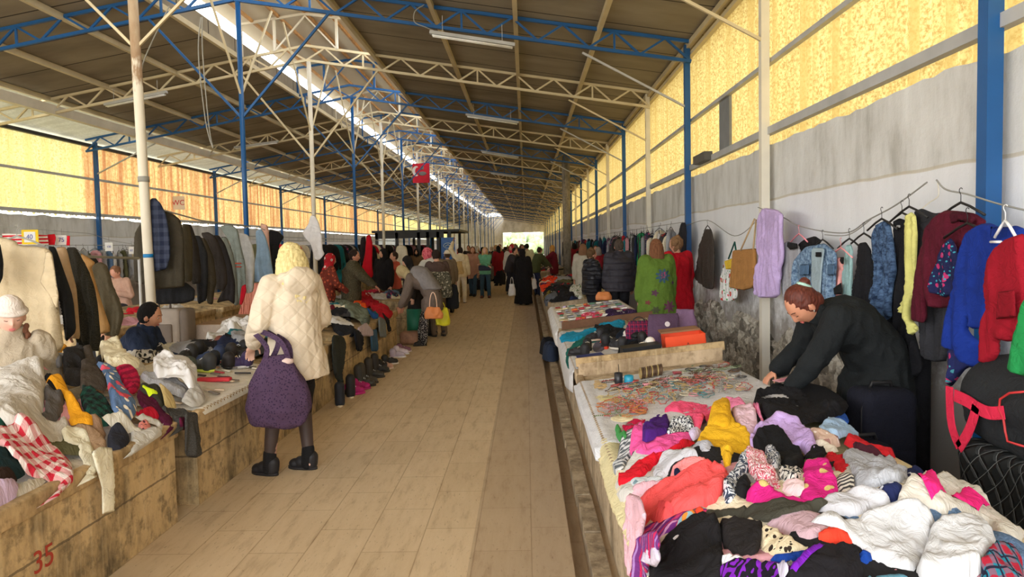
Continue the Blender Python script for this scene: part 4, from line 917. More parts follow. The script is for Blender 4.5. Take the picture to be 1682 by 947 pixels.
S2(T1B(235,940,260,860,330,800,430,750,540,740,610,790,560,800,470,790,350,830,300,900,270,940), F_((24,104,96)), 'dark teal green garment trailing over the aisle edge of the shoe stall', .03)
S2(T1B(245,780,260,740,380,730,470,700,560,650,650,640,655,690,560,740,460,735,370,770), F_((26,140,176)), 'turquoise garment stretched across the back of the shoe stall', .045)
S2(T1B(440,690,560,690,640,720,720,700,760,740,640,790,520,750), F_((24,24,28)), 'black garment behind the shoes', .04)
S2(T1B(600,740,700,720,760,760,860,780,840,830,700,830,600,800), F_((22,34,50)), 'dark navy garment behind the shoes', .04)
S2(T1B(650,640,720,620,830,640,800,670,700,690,660,680), F_((210,196,160),'zebra',(60,50,44)), 'cream and brown print scarf beside the green-coated woman', .03)
S2(T1B(530,590,700,585,740,600,720,630,560,640,530,620), F_((50,30,70),'dots',(120,80,150),s=0.6), 'dark purple printed scarf folded on the trinket display edge', .03)
S2(T1B(490,800,510,765,545,790,560,830,520,840), F_((250,84,56)), 'orange-red cloth crumpled among the shoes', .04)
S2(T1B(440,830,470,800,520,810,520,850,460,860), F_((100,96,110)), 'grey-lilac cloth crumpled among the shoes', .03)
S2(T1B(600,850,700,800,860,840,880,870,760,900,660,920), F_((22,22,24)), 'black bag-like garment at the front of the shoe stall', .05)
def h2p(px, py, h=0.03):
    p = at(px, py, plane=(H2.z0+h-SL*0.43, SL)); z = float(H2.look(H2.S, np.array([p[0]]), np.array([p[1]]))[0]); return np.array([p[0], p[1], z])
for i, (px_, py_, c, lab) in enumerate(((955, 580, (34, 32, 34), 'black shoe with light trim nearest the blue shoe box'), (965, 572, (30, 30, 32), 'black shoe behind the one by the blue box'), (1000, 566, (34, 34, 36), 'black shoe left of the white-soled pair'), (1018, 572, (40, 38, 40), 'dark shoe right of the orange cloth'),
                         (1050, 556, (28, 28, 30), 'black shoe near the red tartan bag'), (1062, 566, (36, 32, 32), 'black shoe in front of the tartan bag'), (1040, 545, (26, 26, 28), 'black shoe behind the dark garments'), (980, 558, (40, 40, 44), 'charcoal shoe on the teal garment'))):
    p = h2p(px_, py_); shoe(p, 1.2+i*1.9, c, lab, 'shoes on the right shoe stall', lace=(200, 190, 170), sole=(215, 205, 190) if i % 2 else (40, 38, 38))
for px_, py_, lab in ((1062, 578, 'white canvas shoe at the front of the shoe stall'), (1042, 552, 'cream slipper among the black shoes')):
    shoe(h2p(px_, py_), 2.0, (232, 226, 214), lab, 'pale shoes on the shoe stall', sole=(230, 226, 220))
def box_thing(name, lab, cat, p, size, rz, c, lid=None, tilt=0.0, open_=True, group=None):
    t_ = thing(name, lab, cat, tuple(p), rz, group); t_.rotation_euler = (0, -math.atan(SL)+tilt, rz); a, b_, c_ = size[0]/2, size[1]/2, size[2]; th = 0.004
    m_ = MB().box((-a, -b_, 0), (a, b_, th)); m_.box((-a, -b_, 0), (-a+th, b_, c_)).box((a-th, -b_, 0), (a, b_, c_)).box((-a, -b_, 0), (a, -b_+th, c_)).box((-a, b_-th, 0), (a, b_, c_)); m_.obj('tray', plain(c, 0.5, var=0.05), t_)
    if lid: MB().box((-a-0.005, -b_-0.005, c_-0.02 if not open_ else c_), (a+0.005, b_+0.005, c_+0.006)).obj('lid', plain(lid, 0.5, var=0.05), t_)
    return t_
p = h2p(972, 602, 0.02); box_thing('shoe_box', 'dark blue shoe box at the aisle corner of the shoe stall', 'box', (p[0], 6.12, H2.base(p[0])+0.02), (0.22, 0.15, 0.09), 0.1, (40, 56, 120), (36, 50, 112))
tb = box_thing('shoe_box', 'black shoe box in front of the orange box', 'box', (1.02, 6.3, H2.base(1.02)+0.02), (0.34, 0.18, 0.10), 0.05, (26, 26, 28), (30, 30, 32)); MB().box((0.09, -0.0945, 0.03), (0.15, -0.092, 0.055)).obj('paper_label', plain((230, 230, 225), 0.5), tb)
p = at(1148, 570, Y=6.6); to = box_thing('shoe_box', 'bright orange shoe box at the wall side of the shoe stall', 'box', (1.43, 6.4, H2.base(1.43)+0.02), (0.36, 0.26, 0.15), -0.05, (238, 78, 30))
t2 = MB().box((-0.18, 0.10, 0.15), (0.18, 0.34, 0.165)).obj('flap', plain((150, 110, 76), 0.8), to)
text_mesh('A', 0.035, plain((40, 20, 20), 0.5), 'printed_mark', Matrix.Translation((0.02, -0.132, 0.07)) @ Matrix.Rotation(math.pi/2, 4, 'X'), 0.0005).parent = to
# bags on the shoe stall
def soft_bag(name, lab, cat, p, w_, h, d, mt, rz=0, handles=None, hm=None, taper=0.85, lean=0.0, sag=0.02, group=None, vox=0.012, handle_r=0.008, hh=0.16, wr=0.01):
    t_ = thing(name, lab, cat, tuple(p), rz, group); b = MB()
    b.loft([((0, 0, 0.01), (w_*0.46, 0, 0), (0, d*0.42, 0)), ((0, 0, h*0.12), (w_*0.5, 0, 0), (0, d*0.5, 0)), ((0, 0, h*0.5), (w_*0.49, 0, 0), (0, d*0.46, 0)), ((0, 0, h*0.85), (w_*0.45*taper, 0, 0), (0, d*0.3, 0)), ((0, 0, h), (w_*0.42*taper, 0, 0), (0, d*0.14, 0))])
    me = union(b, vox, 3, 'bag_body'); wrinkle_mesh(me, hash_(lab), wr, 0.12); a = arr(me); a[:, 1] += lean*a[:, 2]; setarr(me, a); link('bag_body', me, mt, t_)
    if handles:
        for e in ((-1, 1) if handles == 2 else (1,)):
            pts = [(w_*0.2*math.cos(t), e*d*0.08+lean*(h*0.95+hh*math.sin(t)), h*0.95+hh*math.sin(t)) for t in np.linspace(0, math.pi, 14)]
            MB().tube(pts, handle_r, 6).obj('handle', hm or mt, t_, True)
    return t_
p = h2p(1108, 545, 0.1); bg_ = soft_bag('handbag', 'stiff dark purple handbag with a round white badge standing on the shoe stall', 'bag', (1.33, 6.78, H2.base(1.33)+0.02), 0.34, 0.30, 0.14, F_((88, 66, 88), uv=False), 0.15, taper=1.05, lean=0.15, wr=0.004)
MB().tube([(0, -0.065, 0.21), (0, -0.072, 0.212)], 0.025, 18).obj('badge', plain((226, 214, 216), 0.4), bg_)
soft_bag('handbag', 'mauve soft bag leaning behind the dark purple handbag', 'bag', (1.55, 6.95, H2.base(1.55)+0.02), 0.26, 0.30, 0.14, F_((120, 92, 118), uv=False), -0.4, taper=0.8, lean=0.2)
soft_bag('handbag', 'small pink and navy tartan bag left of the purple handbag', 'bag', (1.16, 7.3, H2.base(1.16)+0.02), 0.30, 0.20, 0.12, F_((180, 40, 80), 'plaid', (60, 40, 70), (30, 30, 50), s=0.5, uv=False), 0.1, 2, M['dark'], hh=0.05, handle_r=0.005)
# ---------------------------------------------------------------- trinket display beyond
H3 = Heap(0.36, 1.75, 8.95, 12.55, 0.43, 0.55, SL)
H3.cloth('table_cover', 'white cloth on the trinket display past the shoe stall', 'tablecloth', [(0.18, 9.1), (1.6, 9.02), (1.6, 12.3), (0.30, 12.3), (0.22, 10.5)], fab((232, 230, 226)), 0.01, 0.004, 0.2, 0.035, px=False, rnd=0, edge=0.01, hang=1.0)
tag(MB().add([(0.44,8.96,0.56),(1.6,8.96,0.68),(1.6,9.0,0.68),(0.44,9.0,0.56),(0.44,8.96,0.66),(1.6,8.96,0.78),(1.6,9.0,0.78),(0.44,9.0,0.66)], [(0,3,2,1),(4,5,6,7),(0,1,5,4),(1,2,6,5),(2,3,7,6),(3,0,4,7)]).obj('wooden_board', plain((110, 76, 52), 0.7, 0, 0.2, 8)), 'dark brown board along the front of the trinket display', 'board')
rg = np.random.RandomState(21)
tr_c = [(200, 196, 180), (214, 200, 160), (180, 60, 70), (90, 130, 110), (226, 222, 214), (150, 150, 156), (230, 120, 60), (190, 170, 200)]; tr_n = ['grey', 'beige', 'red', 'green', 'white', 'steel', 'orange', 'lilac']
for r_ in range(9):
    for c_ in range(9):
        y_ = 9.25+r_*0.33; x_ = 0.52+c_*0.118; ci = int(rg.randint(8)); L = rg.uniform(0.05, 0.1)
        o = MB().rbox((-L/2, -0.05, 0), (L/2, 0.07, 0.014+0.012*rg.rand()), 0.005, 2).obj('packet', plain(tr_c[ci], 0.5), None, True)
        o.location = (x_, y_+rg.uniform(-0.04, 0.04), float(H3.base(x_))+0.018); o.rotation_euler = (0, -math.atan(SL), rg.normal()*0.25)
        tag(o, 'small %s packet laid out on the trinket display, row %s' % (tr_n[ci], 'near the front' if r_ < 3 else 'in the middle' if r_ < 6 else 'at the back'), 'packet', 'packets on the trinket display')
H3.cloth('scarf', 'rolled pink printed scarf at the front of the trinket display', 'scarf', T1B(330,650,380,610,500,600,520,620,440,650,360,665), F_((226, 70, 110), 'floral', (240, 150, 170), (250, 220, 200)), 0.03, 0.01, 0.08, 0.02)
tag(MB().rbox((-0.05, -0.04, 0), (0.05, 0.04, 0.05), 0.01).obj('small_box', plain((242, 110, 30), 0.5), None, True), 'small orange box at the aisle corner of the trinket display', 'box').location = (0.52, 9.25, 0.59)
# ---------------------------------------------------------------- clothes heaps further along the right
for i, (ya, yb) in enumerate(RBY[:8]):
    hp = Heap(0.36, 1.75, ya, yb, 0.43, 0.55, SL, 0.03)
    def lf(c, j, x, y, i=i): return '%s garment crumpled on the %s right stall, %s' % (c, ORDB[i+3], 'aisle side' if x < 0.75 else 'wall side' if x > 1.2 else 'middle')
    n = 20 if i == 0 else (12 if i < 4 else 6)
    heap_fill(hp, n, 0.55, 1.45, ya+0.25, yb-0.25, PAL, 40+i, lf, 'garments on the %s right stall' % ORDB[i+3], (0.2, 0.36), 0.035 if i < 2 else 0.06, 0.06, 0.03)
    if i == 0:
        hp.cloth('jacket', 'bright orange-red jacket on the heap beside the woman in black', 'clothing', T1B(100,400,180,365,225,380,205,415,175,435,150,470,105,455), F_((250, 74, 40)), 0.06, 0.02, 0.08, 0.025)
        hp.cloth('garment', 'black garment in front of the orange-red jacket', 'clothing', T1B(130,470,180,430,300,440,380,470,300,510,180,530,130,510), F_((28, 28, 32)), 0.06, 0.02, 0.08, 0.025)
        hp.cloth('garment', 'white green-flecked garment before the woman in the black puffer', 'clothing', T1B(300,450,330,410,395,400,400,500,360,510,300,480), F_((214, 214, 204), 'floral', (90, 120, 70), (120, 120, 120)), 0.06, 0.02, 0.08, 0.025)
        hp.cloth('garment', 'yellow and brown cloth hanging over the aisle edge beside the woman in black', 'clothing', [(0.2, 14.6), (0.5, 14.6), (0.5, 15.3), (0.05, 15.2)], F_((150, 130, 40), 'stripe', (60, 50, 36)), 0.03, 0.02, 0.1, 0.03, px=False)
        hp.cloth('garment', 'grey garment hanging over the aisle edge of the fourth right stall', 'clothing', [(0.05, 13.5), (0.6, 13.45), (0.6, 14.4), (0.1, 14.3)], F_((96, 100, 108)), 0.04, 0.03, 0.1, 0.03, px=False)
# black shoes bag heap on kerb next to trinket display
hb = Heap(0.1, 0.6, 9.4, 11.0, 0.1, 0.0, 0.0); hb.front = 0.0
for i, (cx, cy_, c, lab) in enumerate(((0.30, 10.4, (26, 26, 30), 'black garment dropped on the kerb beside the trinket display'), (0.33, 9.9, (40, 50, 70), 'dark blue garment dropped on the kerb beside the trinket display'))):
    T = np.linspace(0, 6.28, 9, endpoint=False); V, F, D = patch(np.stack([cx+0.13*np.cos(T)*(1+.2*np.sin(3*T)), cy_+0.28*np.sin(T)], 1), 0.02)
    z = 0.04+prof(D, 0.06)*(0.20+0.03*ridge(V, i+3, 0.1)); z[D < 1e-5] = 0.035; tag(link('garment', mesh('garment', np.column_stack([V, z]), F, True, V), F_(c)), lab, 'clothing')
# ---------------------------------------------------------------- clothes hanging on the right wall
def hanger_on(parent, c, y, x, z, w_=0.4, mt=None, axis='y', hook=0.09):
    b = MB(); pts = [(0.014*math.sin(t), 0.014-0.014*math.cos(t)) for t in np.linspace(0.5, 4.2, 8)]
    A = (lambda a, h: (x, y+a, z+h)) if axis == 'y' else (lambda a, h: (x+a, y, z+h))
    b.tube([A(a, hook-0.02+h) for a, h in pts][::-1]+[A(0, hook-0.03), A(0, 0.02)], 0.0022, 6)
    b.tube([A(-w_/2, -0.055), A(-w_*0.2, -0.005), A(0, 0.02), A(w_*0.2, -0.005), A(w_/2, -0.055)], 0.007, 6)
    return b.obj('hanger', mt or M['dark'], parent, True, True)
def px2(c, *a): return c(*a)
CW = crop(1120, 270, 2.5587)
def wallg(nm, pts, mt, lab, X=2.5, hang=None, hmt=None, cat='clothing', parts=(), **kw):
    o = pxpanel(nm, CW(*pts), mt, X=X, lab=lab, cat=cat, **kw)
    if hang:
        p = at(*CW(*hang)[0], X=X); hanger_on(o, None, p[1], X, p[2], mt=hmt)
    for pn, pp, pm, dx in parts: pxpanel(pn, CW(*pp), pm, X=X-dx, parent=o, thick=0.006, fold=0.002, edge=0.01, rnd=0 if len(pp) < 12 else 1)
    return o
F_ = fab
wallg('jacket', (100,270,125,272,135,330,137,440,133,525,100,520,56,478,65,420,75,340), F_((64,56,50)), 'dark brown jacket hanging on the wall left of the shopping bags', X=2.55, hang=(108,262), lam=0.09)
wallg('jacket', (-2,245,16,243,20,290,17,375,-10,385,-20,340), F_((34,34,40)), 'black jacket hanging on the blue post behind the red coat', X=2.5)
wallg('shopping_bag', (165,470,185,395,215,395,232,440,234,560,205,578,162,570), F_((232,232,230),'floral',(214,60,60),(70,150,90),s=1.6), 'white printed shopping bag with green strap hanging by the brown bag', X=2.5, cat='bag', fold=0.006, thick=0.03, parts=(('flap', (180,405,212,395,218,410,212,440,185,440), F_((226,190,60)), 0.035),))
o = wallg('tote_bag', (220,360,310,352,312,420,314,505,300,518,262,528,207,518,212,440), F_((176,126,72)), 'brown canvas tote bag with long handles hanging on the wall', X=2.46, cat='bag', fold=0.003, thick=0.05, crease=0.003, rnd=0)
for a, b_ in (((246,362),(306,228)), ((300,355),(312,232))): MB().tube([at(*CW(*a)[0], X=2.41), at(*CW(*b_)[0], X=2.5)], 0.009, 6).obj('handle', F_((190,160,120)), o, True, True)
MB().tube([at(*CW(196,396)[0], X=2.46), at(*CW(222,326)[0], X=2.5), at(*CW(230,380)[0], X=2.46)], 0.010, 6).obj('handle', F_((30,90,80)), [x for x in ROOT.objects if x.name == 'shopping_bag'][0], True, True)
wallg('bathrobe', (335,195,350,182,405,190,426,210,424,300,424,400,412,470,405,560,320,560,316,470,330,400,322,300,322,230), F_((194,170,214)), 'lilac fleece robe hanging beside the white wall post', X=2.42, thick=0.05, fold=0.03, lam=0.08, wob=0.015)
wallg('cardigan', (420,335,445,322,480,330,500,350,495,450,480,520,470,560,425,560,418,450), F_((150,150,156),'heather',(176,176,180)), 'light grey cardigan between the lilac robe and the denim jacket', X=2.48, hang=(492,300), hmt=plain((240,150,160),0.4), parts=(('black_collar', (444,325,486,332,488,352,455,358,442,345), F_((30,30,30)), 0.045),))
wallg('jumper', (478,380,495,330,520,312,560,300,590,320,575,340,520,345,498,380,475,420), F_((28,26,28)), 'black fluffy jumper behind the denim jacket', X=2.50, thick=0.03)
DJ = wallg('denim_jacket', (468,450,478,395,520,345,560,338,600,330,650,370,652,420,645,520,640,600,560,600,465,600), F_((66,92,124),'heather',(150,178,204),s=1.01), 'pale blue faded denim jacket hung open on a dark hanger', X=2.44, hang=(592,325), thick=0.03, fold=0.016, lam=0.08,
   parts=(('inner_lining', (545,350,602,350,590,430,580,600,548,600,545,440), F_((160,178,186)), 0.034), ('brand_label', (562,368,586,368,586,388,562,388), F_((26,26,28)), 0.05), ('pocket', (498,420,535,418,533,465,497,465), F_((84,112,142)), 0.045), ('pocket', (612,420,644,420,640,465,612,465), F_((84,112,142)), 0.045)))
wallg('top', (636,400,650,392,680,388,682,420,672,500,672,580,640,560,634,460), F_((240,170,164)), 'pink top with black patches right of the denim jacket', X=2.47, hang=(668,360), hmt=plain((240,160,160),0.4), parts=(('black_patch', (665,390,682,388,680,420,668,415), F_((26,26,26)), 0.04), ('black_patch', (636,520,670,495,674,545,640,545), F_((26,26,26)), 0.04)))
wallg('tunic', (690,340,712,335,720,360,718,450,720,560,718,640,690,600,676,560,678,480,672,440,685,390), F_((152,186,186)), 'pale teal long tunic beside the pink top', X=2.48, hang=(704,322), thick=0.02)
wallg('trousers', (745,330,775,325,790,350,815,480,815,640,815,760,780,740,740,680,720,620,725,500,738,400), F_((28,28,32)), 'black wide trousers between the teal tunic and dark denim shirt', X=2.46, hang=(765,300), fold=0.025, lam=0.05)
wallg('denim_shirt', (808,270,830,245,850,235,870,250,890,330,905,440,885,520,888,640,850,660,818,668,826,560,790,585,812,500,818,430,800,400,798,320), F_((30,46,72),'heather',(86,112,146),s=1.01), 'dark blue denim shirt bunched on its hanger', X=2.40, hang=(840,240), thick=0.045, fold=0.03, lam=0.05, wob=0.015)
wallg('trousers', (895,235,915,225,945,235,950,330,940,500,960,640,1000,780,1010,860,980,900,930,900,850,850,860,700,885,500,900,360), F_((24,24,28)), 'long black trousers left of the yellow shirt', X=2.44, hang=(925,215), fold=0.03, lam=0.05, parts=(('white_tag', (902,255,920,255,920,265,902,265), F_((230,230,230)), 0.045),))
wallg('shirt', (940,215,965,198,985,215,992,300,988,400,978,520,960,640,1000,690,965,722,955,660,925,620,938,540,945,380), F_((214,210,126)), 'pale yellow shirt hanging beside the charcoal dress', X=2.38, hang=(955,190), thick=0.03, fold=0.02, lam=0.05)
wallg('dress', (980,195,1010,184,1060,205,1110,200,1100,400,1115,600,1120,825,1060,830,1005,805,1000,640,985,500,990,360), F_((50,50,54)), 'charcoal sleeveless dress behind the maroon jacket', X=2.44, thick=0.03, fold=0.016)
MJ = wallg('jacket', (955,655,985,520,1015,360,1035,270,1080,220,1130,190,1190,195,1240,205,1275,240,1230,330,1180,400,1160,500,1140,600,1060,605,1040,560,1020,668), F_((88,20,38)), 'maroon zip jacket hanging over the charcoal dress', X=2.34, hang=(1172,175), thick=0.05, fold=0.02, lam=0.09, wob=0.02, parts=(('collar', (1125,200,1210,200,1235,225,1215,260,1170,235,1130,250), F_((70,14,30)), 0.06), ('size_label', (1168,234,1184,234,1184,242,1168,242), F_((20,20,20)), 0.08)))
wallg('blouse', (1075,420,1095,340,1130,305,1150,340,1165,400,1160,480,1140,545,1105,560,1065,540,1058,480), F_((30,34,74),'floral',(180,50,104),(60,150,170),s=0.7), 'blue and pink floral blouse hanging over the maroon jacket', X=2.26, thick=0.04, fold=0.02, hang=(1200,262), parts=())
wallg('skirt', (1116,770,1200,740,1280,800,1270,860,1200,850,1130,940,1116,880), F_((40,46,96),'floral',(206,56,116),(80,160,170),s=1.3), 'floral garment hem showing below the royal blue coat', X=2.33, thick=0.03)
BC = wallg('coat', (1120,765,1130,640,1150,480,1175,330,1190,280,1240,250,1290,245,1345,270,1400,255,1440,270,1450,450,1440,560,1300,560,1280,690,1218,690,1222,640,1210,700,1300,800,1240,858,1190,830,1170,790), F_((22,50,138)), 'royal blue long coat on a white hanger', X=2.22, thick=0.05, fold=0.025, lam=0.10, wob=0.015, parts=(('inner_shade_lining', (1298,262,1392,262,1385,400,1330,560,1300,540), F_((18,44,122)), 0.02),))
p = at(*CW(1350, 255)[0], X=2.15); hanger_on(BC, None, p[1], 2.16, p[2], 0.14, plain((236,236,236),0.4), hook=0.085); MB().tube([at(*CW(1298,325)[0], X=2.15), at(*CW(1342,325)[0], X=2.15)], 0.007, 6).obj('hanger_bar', plain((236,236,236),0.4), BC, True, True)
wallg('jacket', (1268,700,1290,600,1285,520,1300,430,1330,350,1370,310,1450,285,1460,500,1455,730,1390,745,1345,735,1345,800,1310,838,1276,835,1280,720), F_((150,18,36)), 'bright red jacket at the right edge, in front of the blue coat', X=2.10, thick=0.05, fold=0.02, lam=0.09, wob=0.02, parts=(('pocket', (1330,535,1400,525,1405,640,1320,650), F_((132,14,30)), 0.06),))
wallg('cardigan', (1365,860,1395,780,1420,660,1440,560,1480,520,1480,900,1400,880), F_((34,140,74)), 'bright green cardigan hem at the right edge of the picture', X=1.98, thick=0.03)
# ropes the clothes hang from
def rope_px(pts, X, lab, r=0.005):
    return cable([at(*CW(a, b)[0], X=X) for a, b in pts], r, M['rope'], lab, 'rope')
rope_px([(20,255),(110,235),(222,300),(320,232)], 2.55, 'washing rope between the blue post and white post, carrying the brown bag')
rope_px([(320,180),(425,222),(485,255),(590,280),(700,285),(780,235),(900,170),(1030,75)], 2.50, 'washing rope sagging from the tall blue post over the denim jackets')
rope_px([(600,295),(700,295),(795,230)], 2.48, 'short second rope under the clothes rope near the dark denim shirt', 0.004)
rope_px([(1070,65),(1110,105),(1200,125),(1330,165),(1480,200)], 2.45, 'washing rope running right from the tall blue post over the maroon jacket')
# wire bits on the blue post
cable([at(*CW(1075, 70)[0], X=2.53), at(*CW(1078,130)[0], X=2.5), at(*CW(1040,160)[0], X=2.5), at(*CW(1010,185)[0], X=2.48)], 0.004, M['white'], 'white wire hanger hooked on the tall blue post')
# ---------------------------------------------------------------- luggage behind the near right stall
def suitcase(lab, x, y, w_, d, h, mt, rz, group=None, handle=True):
    t_ = thing('suitcase', lab, 'suitcase', (x, y, 0), rz, group)
    MB().rbox((-w_/2, -d/2, 0.035), (w_/2, d/2, h), 0.06, 4).obj('shell', mt, t_, True)
    MB().rbox((-w_*0.38, -d/2-0.025, h*0.12), (w_*0.38, -d/2+0.01, h*0.52), 0.03, 3).obj('front_pocket', mt, t_, True)
    MB().tube([(-w_/2+0.03, -d/2+0.05, h*0.05), (-w_/2-0.003, -d/2+0.05, h*0.2), (-w_/2-0.003, -d/2+0.05, h*0.85), (-w_/2+0.05, -d/2+0.05, h-0.0)], 0.004, 6).obj('zip', M['dark'], t_, True)
    MB().tube([(-0.07, 0, h-0.005), (-0.06, 0, h+0.03), (0.06, 0, h+0.03), (0.07, 0, h-0.005)], 0.011, 8).obj('handle', M['dark'], t_, True)
    for sx_ in (-1, 1):
        for sy in (-1, 1): MB().tube([(sx_*(w_/2-0.06)-0.012, sy*(d/2-0.05), 0.022), (sx_*(w_/2-0.06)+0.012, sy*(d/2-0.05), 0.022)], 0.022, 12).obj('wheel', M['dark'], t_, True)
    return t_
nav = F_((26, 27, 38), uv=False); blk = F_((25, 25, 29), uv=False)
suitcase('dark navy suitcase standing behind the seller, next to the tall blue post', 2.16, 4.30, 0.34, 0.26, 0.74, nav, 0.1)
suitcase('black suitcase behind the navy one, under the black trousers', 2.42, 4.66, 0.40, 0.26, 0.92, blk, -0.05)
suitcase('dark suitcase lying low between the stall and the navy suitcase', 1.92, 4.0, 0.22, 0.30, 0.5, nav, 0.2)
# quilted black bag with the red-handled duffel on it
CB = crop(1500, 560, 3.157)
QB = F_((30, 32, 32), 'quilt', (120, 122, 120), s=0.85, uv=True, rough=0.5)
q0 = at(*CB(160,700)[0], Y=3.75)
t_ = thing('quilted_bag', 'large black quilted bag standing under the black and red duffel bag', 'bag', (2.28, 2.85, 0), 0)
b = MB().rbox((-0.34, -0.40, 0.02), (0.34, 0.40, 0.74), 0.07, 4); me = union(b, 0.03, 3, 'bag_body')
a = arr(me); a[:, 0] += 0.04*nz(a, 3, 0.4); setarr(me, a)
ul = me.uv_layers.new(name='UVMap'); li = np.empty(len(me.loops), dtype=np.int32); me.loops.foreach_get('vertex_index', li)
ul.data.foreach_set('uv', np.stack([(a[:, 1]+a[:, 0]), a[:, 2]*0.8], 1).astype(np.float32)[li].ravel()); link('bag_body', me, QB, t_)
t_ = thing('duffel_bag', 'black duffel bag with wide coral-red straps at the right edge', 'bag', (2.22, 2.85, 0.72), 0)
b = MB(); b.loft([((0, y_, 0.21), (0.25*k_, 0, 0), (0, 0, 0.20*k_)) for y_, k_ in ((-0.44, 0.5), (-0.42, 0.85), (-0.36, 1.0), (0.30, 1.0), (0.42, 0.85), (0.45, 0.5))])
b.rbox((-0.23, -0.42, 0.0), (0.24, 0.42, 0.2), 0.08, 3)
me = union(b, 0.02, 4, 'bag_body'); wrinkle_mesh(me, 5, 0.014, 0.2); link('bag_body', me, F_((38, 40, 42), uv=False, bump=0.1), t_)
red = F_((222, 44, 76), uv=False)
def strap(pts, w_, parent, mt=red, nrm_=(1, 0, 0), name='strap', th=0.006):
    P = [np.array(p, float) for p in pts]; b_ = MB(); V = []; n = np.array(nrm_, float)
    PP = []
    for i in range(len(P)-1):
        for k_ in range(6):
            u = k_/6; p0_, p1_, p2_, p3_ = P[max(i-1, 0)], P[i], P[i+1], P[min(i+2, len(P)-1)]
            PP.append(0.5*((2*p1_)+(-p0_+p2_)*u+(2*p0_-5*p1_+4*p2_-p3_)*u*u+(-p0_+3*p1_-3*p2_+p3_)*u**3))
    PP.append(P[-1])
    for i, p_ in enumerate(PP):
        d = PP[min(i+1, len(PP)-1)]-PP[max(i-1, 0)]; d /= max(np.linalg.norm(d), 1e-9); s_ = np.cross(d, n); s_ /= max(np.linalg.norm(s_), 1e-9)
        for a_, c_ in ((-1, -1), (1, -1), (1, 1), (-1, 1)): V.append(p_+s_*a_*w_/2+n*c_*th/2)
    F = [(i*4+k_, i*4+(k_+1) % 4, (i+1)*4+(k_+1) % 4, (i+1)*4+k_) for i in range(len(PP)-1) for k_ in range(4)]+[(3, 2, 1, 0), tuple(len(V)-4+k_ for k_ in range(4))]
    return b_.add(V, F).obj(name, mt, parent, False)
# straps traced on the aisle-facing side of the duffel (x = -0.26)
def on_duffel(*c): 
    out = []
    for px_, py_ in CB(*c): p = at(px_, py_, X=1.955); out.append(np.array([1.955-2.22, p[1]-2.85, p[2]-0.72]))
    return out
strap(on_duffel(215,280, 280,310, 345,352, 400,372, 470,370), 0.055, t_)
strap(on_duffel(188,235, 192,380, 208,470, 240,548), 0.05, t_); strap(on_duffel(328,338, 305,420, 275,490, 236,552), 0.05, t_); 
b = MB(); pts = on_duffel(575,262, 500,268, 450,300, 445,350, 468,400, 478,470, 490,520, 575,545); b.tube(pts, 0.005, 6); b.obj('red_piping', plain((190, 50, 50), 0.5), t_, True)
strap([(0.0, -0.2, 0.40), (0.0, 0.0, 0.405), (0.0, 0.25, 0.40)], 0.015, t_, M['dark'], (0, 0, 1), 'zip')
# black folded garment lying on top of duffel
t3 = soft_bag('umbrella_bag', 'folded black and grey bag lying on top of the duffel bag', 'bag', (2.35, 2.9, 1.10), 0.4, 0.10, 0.34, F_((46, 46, 50), uv=False), 0.6, wr=0.01)
# vent hood remnant: small dark box on the rail past the vent gap
tag(MB().box((2.52, 9.95, 2.80), (2.64, 10.6, 2.92)).obj('floodlight', plain((90, 86, 80), 0.6), None), 'small dark floodlight box on the rail beside the blue wall post', 'lamp')
# distant garments along the right wall: prototypes on hangers
def proto_garment(kind, seed):
    "mesh hanging from (0,0,0), plane across x, thickness in y"
    O = {'jacket': [(-.06,-.03),(.06,-.03),(.20,-.09),(.25,-.30),(.27,-.62),(.20,-.63),(.185,-.36),(.19,-.70),(-.19,-.70),(-.185,-.36),(-.20,-.63),(-.27,-.62),(-.25,-.30),(-.20,-.09)],
         'shirt': [(-.05,-.03),(.05,-.03),(.19,-.08),(.27,-.30),(.20,-.33),(.17,-.22),(.18,-.62),(-.18,-.62),(-.17,-.22),(-.20,-.33),(-.27,-.30),(-.19,-.08)],
         'dress': [(-.05,-.03),(.05,-.03),(.15,-.07),(.14,-.36),(.24,-1.05),(-.24,-1.05),(-.14,-.36),(-.15,-.07)],
         'trousers': [(-.16,-.04),(.16,-.04),(.17,-.3),(.17,-.98),(.04,-.98),(.01,-.34),(-.03,-.98),(-.17,-.98),(-.17,-.3)],
         'coat': [(-.06,-.03),(.06,-.03),(.21,-.09),(.26,-.34),(.28,-.66),(.21,-.67),(.20,-.4),(.23,-1.05),(-.23,-1.05),(-.20,-.4),(-.21,-.67),(-.28,-.66),(-.26,-.34),(-.21,-.09)]}[kind]
    V, F, D = patch(np.array(O), 0.03, 1); p = prof(D, 0.05); q = V.copy(); q[:, 1] /= 5
    f = 0.018*(1-2*np.abs(nz(q, seed, 0.08)))+0.01*nz(V, seed+1, 0.15)
    A = np.column_stack([V[:, 0], -p*(0.035+f), V[:, 1]]); B = np.column_stack([V[:, 0], p*(0.03+0.5*f), V[:, 1]]); n = len(V); on = D < 1e-5; idx = np.arange(n)+n; idx[on] = np.arange(n)[on]
    return mesh(kind, np.vstack([A, B]), [tuple(map(int, t)) for t in list(F)+[(idx[c], idx[b_], idx[a_]) for a_, b_, c in F]], True, np.vstack([V, V]))
PG = {k: [proto_garment(k, s_) for s_ in (3, 17)] for k in ('jacket', 'shirt', 'dress', 'trousers', 'coat')}
hb_ = MB(); hb_.tube([(0.012, 0, 0.10), (0.03, 0, 0.09), (0.022, 0, 0.065), (0, 0, 0.05), (0, 0, 0.0)], 0.003, 5); hb_.tube([(-.17, 0, -.06), (-.06, 0, -.01), (0, 0, 0.005), (.06, 0, -.01), (.17, 0, -.06)], 0.006, 5)
HANG = mesh('hanger', hb_.V, hb_.F, True); HANG.materials.append(M['dark'])
